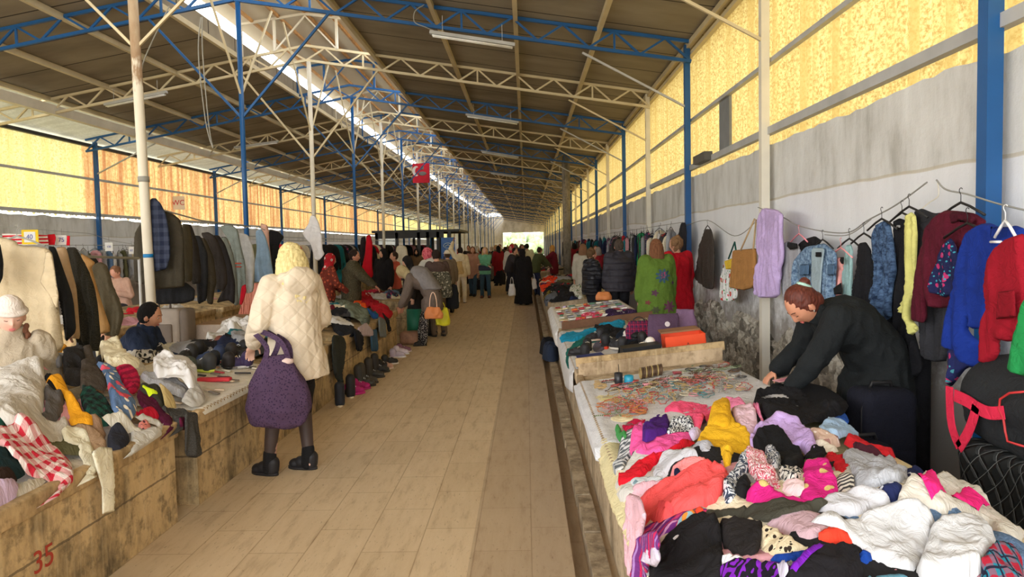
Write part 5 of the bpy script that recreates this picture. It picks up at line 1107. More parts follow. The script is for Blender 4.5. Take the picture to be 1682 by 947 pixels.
def hung(kind, loc, rz, mt, lab, group, var=0, sc_=1.0, hanger=True):
    me = PG[kind][var % 2]
    if not me.materials: me.materials.append(M['dark'])
    o = bpy.data.objects.new(kind, me); ROOT.objects.link(o); o.material_slots[0].link = 'OBJECT'; o.material_slots[0].material = mt
    o.location = loc; o.rotation_euler = (0, 0, rz); o.scale = (sc_,)*3; tag(o, lab, 'clothing', group)
    if hanger: h = bpy.data.objects.new('hanger', HANG); ROOT.objects.link(h); h.parent = o
    return o
rg = np.random.RandomState(5); KS = ['jacket', 'shirt', 'dress', 'trousers', 'coat', 'jacket']
y = 11.9; n = 0
while y < 46:
    c, mt = PAL[int(rg.randint(len(PAL)))]
    if 12.6 < y < 16.5 and rg.rand() < 0.55: c, mt = PAL[0] if rg.rand() < 0.5 else PAL[1]
    k_ = KS[rg.randint(6)]; s_ = 'between the %s and %s posts' % (('fourth', 'fifth') if y < 14.5 else ('fifth', 'sixth') if y < 18 else ('sixth', 'seventh') if y < 22 else ('seventh', 'eighth') if y < 26 else ('far', 'farthest'))
    hung(k_, (2.48+rg.uniform(-.05, .05), y, 1.86+rg.uniform(-.08, .06)), math.pi/2+rg.uniform(-1.0, 0.1), mt, '%s %s hanging along the right wall %s' % (c, k_, s_), 'clothes along the far right wall', n, hanger=y < 24); y += rg.uniform(0.13, 0.32) if y < 20 else rg.uniform(0.3, 0.6); n += 1
tag(MB().tube([(2.5, 11.2, 1.97), (2.5, 20, 1.96), (2.5, 30, 1.95), (2.5, 46, 1.95)], 0.006, 6).obj('rope', M['rope'], None, True), 'rope along the far right wall carrying clothes', 'rope')
wallg('dress', tuple(v for q in [((735-0)*1.0, 0)] for v in ()) or (-250,0,-250,0), F_((20,150,90)), '', X=2.5) if False else None
GP = crop(860, 360, 3.947)
pxpanel('dress', GP(745,90,780,85,782,110,770,150,778,200,765,250,765,310,745,300,738,240,755,190,740,150), F_((20,140,84)), X=2.45, lab='emerald green dress hanging behind the red-haired woman', cat='clothing', thick=0.05, fold=0.02, sp=0.03)
pxpanel('jacket', GP(880,140,895,100,925,85,950,105,960,130,930,150,920,190,880,190), F_((206,40,34)), X=2.5, lab='red jacket hanging behind the two women', cat='clothing', thick=0.05, fold=0.02, sp=0.03)
# ---------------------------------------------------------------- left near heap
HL = Heap(-3.5, -2.08, 1.0, 4.3, -2.17, 0.61, SL, mound=(-3.7, -2.18, 0.6, 4.7, 0.75, 0.34))
L5 = crop(0, 480, 2.027); LA = crop(0, 560, 5.259); LB = crop(180, 560, 5.2615)
HLF = Heap(-3.5, -2.08, 1.0, 4.3, -2.17, 0.61, SL)
HLF.cloth('table_cover', 'off-white cloth under the clothes on the near left stall', 'tablecloth', [(-3.33, 1.2), (-2.2, 1.2), (-2.2, 4.1), (-3.3, 4.12)], fab((214, 206, 192)), 0.006, 0.003, 0.2, 0.03, px=False, rnd=0, edge=0.01, hang=1.0)
def ll(c, i, x, y): return '%s garment crumpled low in the near left heap, %s' % (c, 'towards the aisle' if x > -2.5 else 'towards the back' if x < -3.0 else 'in the middle')
heap_fill(HL, 30, -3.25, -2.45, 1.6, 3.95, [PAL[4], PAL[0], PAL[1], PAL[11], PAL[3], PAL[8], PAL[7]], 12, ll, 'garments low in the near left heap', (0.18, 0.3), 0.024, 0.02, 0.014)
L_ITEMS = [
 (L5(-30,190,40,195,100,210,180,260,140,270,90,240,40,260,-30,290), F_((30,28,28)), 'black garment along the back of the near left heap below the girl', .08),
 (LA(255,100,300,40,360,52,372,160,280,124), F_((24,24,24)), 'small black cloth beside the mustard collar', .03),
 (LA(540,75,640,80,782,120,742,200,700,322,642,332,542,300,570,190), F_((38,36,36)), 'black jacket sleeve at the top of the left heap', .05),
 (LA(700,332,742,180,822,190,902,280,932,412,800,382,690,382), F_((74,66,58)), 'dark brown-grey garment at the top right of the left heap', .045),
 (LA(430,232,450,130,560,140,572,182,522,300), F_((110,110,114)), 'grey cloth below the mustard collar', .03),
 (LA(355,60,400,25,562,20,582,70,532,100,542,126,440,120,430,180,382,202,345,186,390,160,380,100), F_((228,160,32)), 'mustard yellow rolled collar at the top of the left heap', .045),
 (LA(370,300,540,322,602,422,722,602,700,650,600,560,500,440,420,360), F_((30,28,30)), 'black garment running diagonally beside the mustard sleeve', .04),
 (LA(690,392,800,392,832,442,962,562,1030,662,902,722,800,692,740,600,712,560), F_((22,26,26),'plaid',(26,70,58),s=.5), 'black and dark green garment in the middle of the left heap', .045),
 (L5(230,430,330,432,358,482,300,494,250,470), F_((146,116,92)), 'brown knit below the mustard sleeve', .03),
 (L5(-40,520,50,540,88,592,60,612,-40,650), F_((20,44,48)), 'dark teal sleeve at the left edge of the heap', .045),
 (L5(-40,620,-10,590,60,600,40,640,-30,700), F_((50,34,28)), 'dark brown cloth at the left edge of the heap', .03),
 (L5(-50,400,10,395,22,440,0,480,-50,470), F_((20,70,56)), 'dark green cloth at the left edge above the tartan shirt', .04),
 (LB(-90,60,-20,80,130,110,260,160,230,200,100,200,-40,210,-120,170), F_((232,222,190)), 'cream top behind the blue and pink patterned cloth', .04),
 (LB(260,262,380,282,560,332,702,402,642,472,500,402,400,352,300,320), F_((150,150,152),'heather',(172,172,174)), 'light grey sweatshirt right of the crimson striped top', .04),
 (LB(50,222,140,206,242,242,262,302,242,380,200,422,130,402,90,300), F_((200,30,76),'vstripe',(150,20,60),s=.4), 'crimson striped top on the right part of the left heap', .045),
 (LA(820,190,932,200,1022,272,1082,402,1152,472,1182,560,1130,650,1062,700,990,600,962,560,942,422,902,282), F_((96,122,160),'floral',(230,90,110),(240,230,210),s=1.7), 'blue, pink and cream patterned garment draped down the left heap', .05),
 (LB(235,452,260,432,420,522,462,602,562,662,602,682,480,682,270,562), F_((86,22,54)), 'maroon garment at the edge of the left heap', .035),
 (LB(250,412,330,382,420,382,472,482,462,562,400,502,262,432), F_((58,58,48)), 'dark olive jacket with a neon stripe on the left heap', .04),
 (LB(420,382,472,422,602,545,480,552,460,482), F_((200,176,120)), 'tan hat brim beside the neon stripe', .03),
 (LB(210,602,300,572,380,572,442,662,300,622), F_((176,16,40)), 'red cloth on the aisle edge of the left heap', .03),
 (LB(190,622,300,640,510,702,342,832,200,812,180,742,330,772,470,712), F_((202,198,188)), 'grey-white sweatshirt folded at the aisle edge', .03),
 (LB(240,692,300,672,370,722,330,772,270,762), F_((226,140,130),'leopard',(80,40,50),s=1.2), 'pink animal-print cloth at the aisle edge', .025),
 (LB(-60,640,100,682,270,742,270,782,150,772,60,742,-60,690), F_((206,200,184)), 'off-white cloth by the dark bundle at the aisle edge', .025),
 (LB(-10,760,40,740,140,760,170,800,160,880,60,930,-10,920,-20,840), F_((44,46,56)), 'dark slate bundle at the aisle edge of the left heap', .05),
 (LA(640,720,780,720,900,800,920,900,840,947,760,860,680,780), F_((170,140,110)), 'brown cloth between the white sleeve and the dark bundle', .03),
 (LA(-60,300,110,265,182,200,290,190,352,240,382,332,392,502,342,602,452,682,542,592,592,682,582,742,482,832,300,822,200,732,60,642,-60,560), F_((204,198,188)), 'large off-white sweatshirt spread over the near left heap', .055),
 (LA(350,602,400,562,380,362,422,342,502,422,562,472,522,642,440,662), F_((92,88,86)), 'dark grey sleeve on the off-white sweatshirt', .04),
 (LA(385,296,480,300,562,342,642,482,702,602,782,622,797,707,730,702,590,682,590,542,522,422,440,332), F_((234,164,34)), 'long mustard yellow sleeve running down the left heap', .03),
 (L5(-60,640,50,640,90,612,162,610,120,642,70,655,-40,700), F_((204,196,180)), 'pale cloth under the red tartan shirt', .03),
 (L5(-60,660,0,640,42,618,66,652,0,692,-60,720), F_((196,172,196)), 'lilac cloth at the aisle edge below the tartan shirt', .03),
 (L5(-60,470,0,464,60,470,100,480,150,480,210,530,240,570,286,592,264,642,230,612,190,616,150,612,110,600,60,560,0,510,-60,500), F_((198,40,60),'plaid',(232,216,210),s=.55), 'red and white tartan shirt at the front of the left heap', .05),
]
LI = {}
for pts, mt, lab, th in L_ITEMS:
    nm = 'garment'
    for k_ in ('sweatshirt', 'shirt', 'hat', 'jacket', 'sleeve', 'collar', 'top', 'knit', 'bundle', 'cloth'):
        if k_ in lab: nm = {'sleeve': 'garment', 'collar': 'sweater', 'knit': 'knitwear', 'bundle': 'cloth_bundle', 'hat': 'straw_hat'}.get(k_, k_); break
    LI[lab] = HL.cloth(nm, lab, 'clothing', pts, mt, th, 0.012, 0.10, 0.0125)
HL.cloth('neon_stripe', '', '', LB(255,412,285,408,350,455,415,480,412,492,340,475), F_((214,236,40)), 0.004, 0.0, 0.1, 0.01, rnd=0, edge=0.006, parent=LI['dark olive jacket with a neon stripe on the left heap'])
# white sleeve going over the edge and hanging
sl = HL.cloth('garment', 'cream sleeve crossing the stall edge and hanging down its face', 'clothing', [(98,712),(116,696),(150,714),(186,742),(190,750),(168,760),(135,742)], F_((232,226,200)), 0.02, 0.006, 0.12, 0.012)
pxpanel('hanging_sleeve', [(150,742),(164,733),(184,735),(188,780),(187,840),(168,844),(167,800)], F_((232,226,200)), X=-2.11, parent=sl, thick=0.012, fold=0.005, rnd=0)
kn = HL.cloth('knitwear', 'dark speckled knit draped over the corner of the near left stall', 'clothing', LB(445,560,560,572,700,602,748,612,720,660,650,650,560,640,480,610), F_((84,82,78),'heather',(40,40,40)), 0.035, 0.012, 0.1, 0.0125)
pxpanel('hanging_sleeve', LB(650,620,700,612,748,612,765,700,780,800,785,990,740,1010,655,990,650,850), F_((84,82,78),'heather',(40,40,40)), X=-2.10, parent=kn, thick=0.02, fold=0.01)
pxpanel('hanging_sleeve', LB(600,655,655,655,662,700,650,770,625,770,605,720), F_((90,20,50)), X=-2.12, parent=LI['maroon garment at the edge of the left heap'], thick=0.014, fold=0.006)
# plastic bags
pl = plain((226, 224, 222), 0.25, 0, 0.04, 8, 0.5)
def plastic(name, lab, pts, heap, thick, mt=pl): return heap.cloth(name, lab, 'plastic bag', pts, mt, thick, 0.02, 0.08, 0.012, edge=0.05)
plastic('plastic_bag', 'white crumpled plastic bag standing on the left stall by the gap', LB(385,130,402,112,690,122,742,182,752,332,722,402,640,332,500,300,390,262), HL, 0.13)
plastic('plastic_bag', 'thin translucent plastic bag in front of the white one', LB(620,472,742,352,802,402,832,502,742,562,642,522), HL, 0.06, plain((196, 194, 188), 0.2, 0, 0.04, 8, 0.5))
# ---------------------------------------------------------------- second left stall: cards, shoes, boots
H4 = Heap(-3.6, -2.0, 4.3, 8.1, -2.17, 0.61, SL)
H4.cloth('table_cover', 'white cloth with small goods beside the purple tote', 'tablecloth', [(-3.2, 4.5), (-2.13, 4.5), (-2.12, 6.2), (-3.2, 6.2)], fab((226, 220, 206)), 0.008, 0.004, 0.2, 0.03, px=False, rnd=0, edge=0.01, hang=1.0)
rg = np.random.RandomState(31); wc = [(222, 214, 196), (190, 150, 120), (176, 60, 70), (120, 110, 100), (214, 190, 160), (60, 56, 54)]; wn = ['cream', 'tan', 'dark red', 'grey', 'beige', 'black']
for i in range(70):
    x_ = rg.uniform(-3.0, -2.25); y_ = rg.uniform(4.55, 6.1); ci = int(rg.randint(6)); L = rg.uniform(0.06, 0.13)
    o = MB().rbox((-L/2, -0.012, 0), (L/2, 0.014, 0.012), 0.004, 2).obj('trinket', plain(wc[ci], 0.45), None, True); o.location = (x_, y_, float(H4.base(x_))+0.018); o.rotation_euler = (0, math.atan(SL), rg.uniform(-0.5, 0.5))
    tag(o, 'small %s trinket on the white cloth beside the purple tote, %s' % (wn[ci], 'near edge' if x_ > -2.5 else 'far side'), 'trinket', 'trinkets on the left stall')
def h4p(px, py, h=0.03):
    p = at(px, py, plane=(H4.z0+h-SL*2.17*1, -SL)); return np.array([p[0], p[1], float(H4.base(p[0]))+0.012])
shs = [(310, 612, 0.6, (70, 76, 66), 'dark green trainer with a neon sole on the left stall', (210, 230, 60), 1.2), (338, 606, 1.1, (56, 56, 56), 'grey trainer next to the neon-soled one', (216, 226, 90), 1.2), (352, 590, 2.2, (40, 54, 84), 'navy trainer behind the neon-soled one', (220, 220, 214), 1.1), (372, 585, 1.9, (46, 40, 38), 'black shoe with cream sole in the middle of the left stall', (226, 206, 160), 1.1),
       (330, 580, 0.2, (34, 32, 32), 'black shoe at the back of the left stall', (40, 40, 40), 1.1), (355, 572, 1.4, (120, 64, 48), 'brown shoe among the black ones on the left stall', (226, 206, 160), 1.1), (395, 580, 2.6, (28, 28, 30), 'black shoe by the tote on the left stall', (36, 34, 34), 1.1), (398, 600, 2.0, (60, 46, 84), 'dark purple shoe by the tote on the left stall', (214, 210, 206), 1.1), (310, 588, 2.9, (44, 42, 40), 'charcoal shoe behind the white plastic bag', (40, 40, 40), 1.1), (390, 565, 0.9, (30, 30, 34), 'black shoe at the far corner of the left stall', (40, 40, 40), 1.1),(345,600,2.7,(30,34,40),'dark slate shoe in the cluster on the left stall',(200,200,200),1.1),(375,600,0.5,(36,30,30),'black shoe lying before the purple one on the left stall',(40,40,40),1.1)]
for px_, py_, rz, c, lab, so, k_ in shs: shoe(h4p(px_, py_), rz, c, lab, 'shoes on the second left stall', sole=so, sc_=k_)
p = h4p(295, 616); soft_bag('handbag', 'orange-tan leather bag beside the white plastic bag', 'bag', (p[0]-0.05, 4.75, p[2]), 0.16, 0.16, 0.12, plain((206, 128, 80), 0.5), 0.4)
tag(MB().rbox((-0.13, -0.03, 0), (0.13, 0.03, 0.03), 0.01).obj('pencil_case', plain((206, 50, 60), 0.5), None, True), 'small red and pink case lying on the left trinket cloth', 'case').location = h4p(352, 622)
H4i = lambda pts, c, lab, th=0.05, nm='garment', **k: H4.cloth(nm, lab, 'clothing', pts, c, th, 0.014, 0.09, 0.018, **k)
LC = crop(180, 480, 5.919)
H4i(LC(190,540,260,470,340,455,470,520,560,590,440,600,400,660,270,640,200,600), F_((40,38,38),'zebra',(200,196,188),s=3.0), 'black and white striped jacket in front of the seated man', .08, 'jacket')
H4i(LC(480,510,560,505,750,508,750,580,620,590,520,560), F_((206,200,180)), 'cream striped cloth behind the plastic bag', .04, 'cloth')
H4i(LC(110,640,150,580,220,550,262,590,240,640,330,680,360,750,240,720,140,690), F_((216,212,204)), 'crumpled white cloth at the back end of the near left heap', .04, 'cloth')
H4i(LC(820,500,900,480,1100,470,1300,440,1460,430,1470,530,1200,520,1000,540,840,540), F_((32,30,34)), 'long black garment along the back of the left shoe stall', .05)
H4i(LC(940,440,960,390,1100,375,1250,375,1400,360,1480,390,1300,420,1100,440,1000,480), F_((214,212,208)), 'white cloth at the back of the left shoe stall', .05, 'cloth')
H4i(LC(1150,430,1260,415,1275,445,1170,460), F_((150,176,196)), 'pale blue packet on the white cloth at the back of the left shoe stall', .03, 'packet')
plastic('plastic_bag', 'clear plastic bag of goods on the far back of the left shoe stall', LC(1080,290,1110,252,1180,262,1230,262,1400,262,1440,300,1420,350,1320,340,1180,360,1100,340), H4, 0.10)
# shoes standing on the floor along the second and third left stalls
for px_, py_, rz, c, lab, bt, so in ((539, 666, 0.3, (30, 34, 44), 'dark blue boot on the floor nearest the woman in cream', True, (206, 190, 160)), (556, 652, 0.5, (36, 34, 36), 'black boot with a pale sole on the floor by the stall', True, (206, 190, 160)), (566, 648, -0.9, (176, 30, 110), 'magenta boot on the floor by the left stall', False, (190, 40, 120)), (580, 640, -1.0, (170, 26, 104), 'second magenta shoe on the floor by the left stall', False, (170, 40, 110)),
                                      (584, 634, -1.4, (60, 58, 52), 'dark olive boot on the floor in the middle of the row', True, (60, 54, 46)), (596, 630, -1.2, (66, 62, 56), 'olive-grey boot beside the other olive one', True, (60, 54, 46)), (604, 620, -1.3, (58, 54, 48), 'brown-black boot further along the row on the floor', True, (50, 46, 40)), (598, 612, -1.1, (50, 48, 46), 'black boot against the stall foot', True, (50, 46, 40)), (618, 606, -1.2, (36, 34, 34), 'black shoe with a white trim near the end of the row', False, (214, 206, 196)), (626, 598, -1.2, (40, 38, 38), 'second black white-trimmed shoe near the end of the row', False, (214, 206, 196)),
                                      (610, 606, -1.3, (180, 140, 120), 'tan shoe against the stall in the floor row', False, (220, 200, 180)), (638, 587, -1.3, (190, 176, 190), 'pale lilac shoe near the end of the row', False, (230, 226, 226)), (646, 582, -1.3, (210, 196, 206), 'pale pink shoe at the far end of the row', False, (230, 226, 226)), (650, 578, -1.2, (120, 80, 100), 'mauve shoe at the far end of the row', False, (220, 210, 210))):
    p = at(px_, py_, Z=0.0); p[0] = max(p[0], -2.0); shoe(p, rz, c, lab, 'shoes on the floor along the left stalls', boot=bt, sole=so, sc_=1.1)
# third left stall: folded and hanging clothes
H5 = Heap(-3.6, -1.95, 7.9, 11.7, -2.17, 0.61, SL, 0.025, mound=(-3.4, -2.15, 8.0, 11.6, 0.3, 0.08))
H4b = Heap(-3.6, -1.95, 6.2, 8.1, -2.17, 0.61, SL, 0.025, mound=(-3.4, -2.15, 6.3, 8.1, 0.3, 0.08))
heap_fill(H4b, 16, -3.2, -2.4, 6.5, 7.7, [PAL[0], PAL[1], PAL[3], PAL[2], PAL[6]], 61, lambda c, i, x, y: '%s garment heaped behind the woman in cream, %s' % (c, 'aisle side' if x > -2.7 else 'back side'), 'garments on the far end of the second left stall', (0.18, 0.3), 0.03, 0.04, 0.02)
heap_fill(H5, 26, -3.2, -2.4, 8.3, 11.3, PAL, 62, lambda c, i, x, y: '%s garment heaped on the third left stall, %s' % (c, 'aisle side' if x > -2.7 else 'back side'), 'garments on the third left stall', (0.18, 0.32), 0.03, 0.04, 0.02)
S5 = crop(500, 440, 3.945)
def s5(h_, pts, mt, lab, th=0.05, nm='garment'): return h_.cloth(nm, lab, 'clothing', pts, mt, th, 0.018, 0.10, 0.022)
s5(H5, S5(250,190,330,160,420,175,480,230,560,280,590,300,540,330,470,290,400,240,300,200), F_((176,20,34)), 'red jacket thrown over the heap on the third left stall', .07, 'jacket')
s5(H5, S5(270,205,330,190,370,200,410,260,390,268,330,230), F_((250,96,36)), 'bright orange cloth on the red jacket', .05, 'cloth')
s5(H5, S5(380,150,500,145,505,168,400,165), F_((190,40,70)), 'folded crimson cloth at the back of the third left stall', .05, 'cloth')
s5(H5, S5(185,215,250,210,340,240,430,300,480,380,450,400,380,350,300,300,220,250), F_((104,110,92)), 'grey-green garment spread on the third left stall', .06)
s5(H5, S5(190,190,260,180,250,210,190,215), F_((196,200,210)), 'pale grey-blue cloth at the near back of the third left stall', .04, 'cloth')
s5(H4b, S5(180,260,260,300,340,400,300,430,200,420,170,340), F_((30,32,38)), 'black garment covering the end of the second left stall', .06)
s5(H4b, S5(200,350,240,350,280,390,240,410,200,400), F_((22,66,76)), 'dark teal cloth on the black garments', .05, 'cloth')
for pts, mt, lab in ((S5(180,430,250,440,262,500,255,620,235,690,230,760,190,690,178,560), F_((50,54,52)), 'dark grey garments hanging down over the stall gap'), (S5(320,400,370,400,372,480,368,540,340,538,325,470), F_((30,32,40)), 'black trouser leg hanging over the stall front'),
                     (S5(340,390,400,350,440,400,440,445,400,440,360,445), F_((196,180,190)), 'pale pink cloth hanging over the stall front'), (S5(428,400,470,395,472,540,430,540), F_((60,92,120)), 'blue jeans leg hanging over the stall front'),
                     (S5(480,310,520,330,530,450,490,450,482,400), F_((120,124,124)), 'grey sleeve hanging over the stall front'), (S5(500,280,545,330,556,415,540,410,530,350), F_((32,30,34)), 'narrow black strap of cloth hanging at the far end of the stall front'), (S5(400,250,470,300,475,330,440,330), F_((40,90,160)), 'blue cloth at the stall front edge')):
    pxpanel('hanging_garment', pts, mt, X=-2.10, lab=lab, cat='clothing', thick=0.03, fold=0.015, sp=0.022)
tag(MB().tube([(-1.93, 11.9, 0.03), (-1.93, 11.9, 0.55)], 0.14, 16).obj('barrel', plain((30, 110, 84), 0.5), None, True), 'green drum standing at the end of the left stall row', 'drum').location = (-0.1, 0.6, 0)
# further left stalls
for i, (ya, yb) in enumerate(LBY[:8]):
    hp = Heap(-3.6, -2.0, ya, yb, -2.17, 0.61, SL, 0.03)
    heap_fill(hp, 12 if i < 4 else 5, -3.2, -2.4, ya+0.25, yb-0.25, PAL, 80+i, lambda c, j, x, y, i=i: '%s garment crumpled on the %s left stall, %s' % (c, ORDB[i+3], 'aisle side' if x > -2.7 else 'back side'), 'garments on the %s left stall' % ORDB[i+3], (0.18, 0.32), 0.035 if i < 2 else 0.06, 0.06, 0.03)
for i in range(7):
    ya = 9.0+i*3.7; hp = Heap(-7.0, -5.5, ya, ya+3.4, -5.6, 0.62, SL, 0.03)
    heap_fill(hp, 6, -6.6, -5.8, ya+0.25, ya+3.1, [PAL[4], PAL[5], PAL[3], PAL[7], PAL[0]], 90+i, lambda c, j, x, y, i=i: '%s garment on the %s back row stall, %s' % (c, ORDB[i], 'aisle side' if x > -6.2 else 'wall side'), 'garments on the %s back row stall' % ORDB[i], (0.2, 0.34), 0.045, 0.06, 0.03)
# ---------------------------------------------------------------- left racks
# near rack: beige coat and neighbours (hung across the view)
def rackg(nm, pts, mt, lab, Y, hang=None, parts=(), cat='clothing', **kw):
    o = pxpanel(nm, pts, mt, Y=Y, lab=lab, cat=cat, **kw)
    if hang: p = at(*hang, Y=Y); hanger_on(o, None, Y, p[0], p[2], axis='x', mt=M['rope'])
    for pn, pp, pm, dy in parts: pxpanel(pn, pp, pm, Y=Y-dy, parent=o, thick=0.006, fold=0.002, edge=0.01)
    return o
LD = crop(0, 300, 3.945); LE = crop(0, 380, 7.645)
rackg('jacket', [(-30,395),(0,397),(6,430),(5,455),(-2,470),(-30,480)], F_((24,24,26)), 'black garment at the extreme left of the near rack', 4.7, thick=0.04)
rackg('coat', LE(-200,80,60,70,200,120,240,175,560,195,620,230,660,280,680,420,700,600,740,800,730,900,810,1500,400,1560,-200,1500), F_((196,178,146)), 'long beige coat seen from behind on the near left rack', 4.95, thick=0.06, fold=0.02, lam=0.12, hang=(28,392), edge=0.05, parts=(('sleeve', LE(575,260,620,240,655,290,680,420,705,620,735,800,730,1000,690,940,620,800,520,660,500,630,540,500,555,380), F_((198,180,148)), 0.04),))
rackg('coat', LE(600,180,690,190,730,280,800,480,900,760,930,920,960,1250,820,1400,780,1000,720,700,690,400), F_((34,34,34)), 'black coat directly behind the long beige coat', 5.15, thick=0.05)
rackg('coat', LE(700,200,820,190,850,260,900,480,960,700,980,920,1010,1350,900,1340,900,900,820,600,740,300), F_((178,148,112)), 'tan coat between the two black ones on the left rack', 5.35, thick=0.05)
rackg('fur_coat', LE(830,200,950,195,1010,300,1110,480,1190,700,1230,920,1280,1500,1020,1500,960,900,900,560), F_((24,24,22),'heather',(66,62,50),bump=0.9), 'black fluffy fur-trimmed coat on the near left rack', 5.55, thick=0.07, fold=0.03, lam=0.04, crease=0.012)
rackg('coat', LE(1000,265,1100,320,1200,390,1150,450,1180,560,1250,800,1400,1250,1250,1300,1220,900,1100,500), F_((190,146,92)), 'camel coat with turned collar on the left rack', 5.75, thick=0.04)
rackg('jacket', LE(1150,450,1200,400,1260,380,1340,420,1380,520,1420,680,1500,850,1560,1050,1480,1330,1300,1300,1230,900), F_((86,78,60)), 'olive brown jacket at the right end of the near left rack', 6.0, thick=0.07, fold=0.02)
t_ = thing('clothes_rail', 'thin metal rail carrying the beige and black coats on the left', 'clothes rail', (-3.9, 4.6, 0)); MB().tube([(-0.1, -1.2, 1.74), (0.1, 2.2, 1.60)], 0.012, 8).obj('rail', M['grey'], t_, True)
for y_ in (-1.2, 2.2): MB().tube([(-0.1 if y_ < 0 else 0.1, y_, 0), (-0.1 if y_ < 0 else 0.1, y_, 1.74 if y_ < 0 else 1.60)], 0.014, 8).obj('upright', M['grey'], t_, True)
# dark jackets on the rail between the rusty pole and the blue centre post
tag(MB().tube([at(243, 338, Y=7.75), at(330, 362, Y=9.2), at(410, 372, Y=11.0)], 0.010, 8).obj('rail', M['grey'], None, True), 'rail of dark jackets between the rusty pole and the blue centre post', 'clothes rail')
J = [(LD(870,330,930,230,975,100,1015,100,1060,180,1120,200,1170,240,1190,330,1200,670,1150,680,1010,690,940,660,870,640,865,500), (64,58,46), 'large olive brown coat first on the dark jacket rail', 7.95, .07),
     (LD(1000,640,1200,640,1265,690,1260,760,1200,780,1010,790,1000,700), (36,36,38), 'black garment hem below the first olive coat', 8.3, .05),
     (LD(1180,260,1230,280,1250,400,1245,640,1200,640,1190,500), (80,72,54), 'narrow olive jacket second on the rail', 8.45, .05),
     (LD(1190,265,1240,270,1285,400,1305,560,1300,650,1240,660,1240,420), (50,44,38), 'dark brown jacket third on the rail', 8.7, .05),
     (LD(1260,340,1300,345,1345,450,1350,600,1340,760,1280,790,1270,600), (42,42,44), 'black jacket fourth on the rail', 9.0, .05),
     (LD(1280,350,1330,360,1385,480,1405,640,1390,700,1380,790,1340,780,1330,560), (66,58,44), 'olive jacket fifth on the rail', 9.2, .05),
     (LD(1300,325,1350,318,1400,350,1440,440,1470,560,1475,650,1450,700,1400,690,1390,520,1340,400), (58,52,48), 'padded brown hooded jacket sixth on the rail', 9.4, .06),
     (LD(1380,340,1420,340,1460,400,1500,520,1525,650,1520,790,1480,760,1400,780,1440,700,1470,620), (46,42,42), 'charcoal jacket seventh on the rail', 9.7, .05),
     (LD(1430,350,1470,350,1510,450,1530,560,1550,790,1515,795,1500,640,1480,480), (124,128,120), 'grey jacket eighth on the rail', 9.9, .04)]
for pts, c, lab, Y, th in J[::-1]: rackg('jacket', pts, F_(c), lab, Y, thick=th, fold=0.02, sp=0.02, lam=0.07, edge=0.045)
rackg('scarf', LD(975,110,1000,98,1040,130,1075,200,1100,330,1105,480,1080,560,1000,578,980,480,985,350,970,220), F_((30,36,56),'plaid',(60,66,84),s=1.1), 'navy tartan scarf hung over the first dark coat', 7.8, thick=0.03)
# pale shirts, polo and blue shirt at the end of the rail
rackg('polo_shirt', LD(1420,280,1500,270,1540,300,1560,400,1590,520,1595,690,1560,790,1520,760,1510,560,1500,400), F_((128,136,130)), 'grey-green polo with red stripe on the rail', 10.2, thick=0.04, parts=(('red_panel', LD(1565,670,1592,655,1598,700,1570,790,1550,790), F_((190,20,40)), 0.05), ('stripe', LD(1520,518,1565,518,1565,526,1520,526), F_((200,80,60)), 0.05), ('stripe', LD(1520,540,1565,540,1565,548,1520,548), F_((200,80,60)), 0.05)))
rackg('t_shirt', LD(1515,340,1560,320,1610,340,1640,420,1652,500,1645,700,1610,718,1560,700,1560,480), F_((206,206,204)), 'pale grey T-shirt on the rail left of the blue shirt', 10.4, thick=0.03)
C8 = crop(380, 340, 4.305)
rackg('shirt', C8(170,170,210,150,240,200,270,300,300,480,285,525,170,530,150,540,165,400,180,300), F_((142,168,190)), 'light blue shirt at the end of the dark jacket rail', 10.7, thick=0.04, hang=(414, 372))
rackg('pleated_skirt', C8(60,540,280,530,300,850,220,860,150,860,40,790,70,690), F_((224,150,130),'vstripe',(206,130,112),s=0.35), 'long pleated salmon skirt hanging behind the woman in cream', 11.0, thick=0.03, fold=0.035, lam=0.03)
rackg('cardigan', C8(200,110,260,130,280,300,300,480,310,560,285,530,260,380), F_((214,170,150)), 'pale pink top behind the light blue shirt', 11.2, thick=0.03)
rackg('coat', C8(265,160,330,170,375,210,340,260,330,330,335,420,300,560,280,570,290,420,270,280), F_((28,26,28)), 'black coat between the blue shirt and the blonde woman', 10.9, thick=0.04)
rackg('blouse', C8(500,180,545,120,560,60,590,55,620,110,640,200,645,300,660,330,620,380,590,370,560,260,520,220), F_((226,222,220)), 'sheer white blouse hanging above the blonde woman', 11.4, thick=0.03)
# far left wall: rows of light garments with price signs
rg = np.random.RandomState(12)
LW = [(60, 'white'), (100, 'grey'), (120, 'white')]
y = 15.8; n = 0
while y < 34:
    c, mt = [PAL[3], PAL[4], PAL[3], PAL[1], PAL[9], PAL[7], PAL[8], PAL[11], PAL[3]][int(rg.randint(9))]
    k_ = KS[rg.randint(6)]; hung(k_, (-10.9, y, 1.78+rg.uniform(-.05, .05)), math.pi/2+0.9+rg.uniform(-.4, .4), mt, '%s %s on the rope along the far left wall, %s' % (c, k_, 'near part' if y < 20 else 'middle' if y < 26 else 'far part'), 'clothes along the far left wall', n, 1.15); y += rg.uniform(0.16, 0.3); n += 1
tag(MB().tube([(-10.9, 14, 1.88), (-10.9, 24, 1.87), (-10.9, 35, 1.86)], 0.008, 6).obj('rope', M['rope'], None, True), 'rope along the far left wall carrying pale clothes', 'rope')
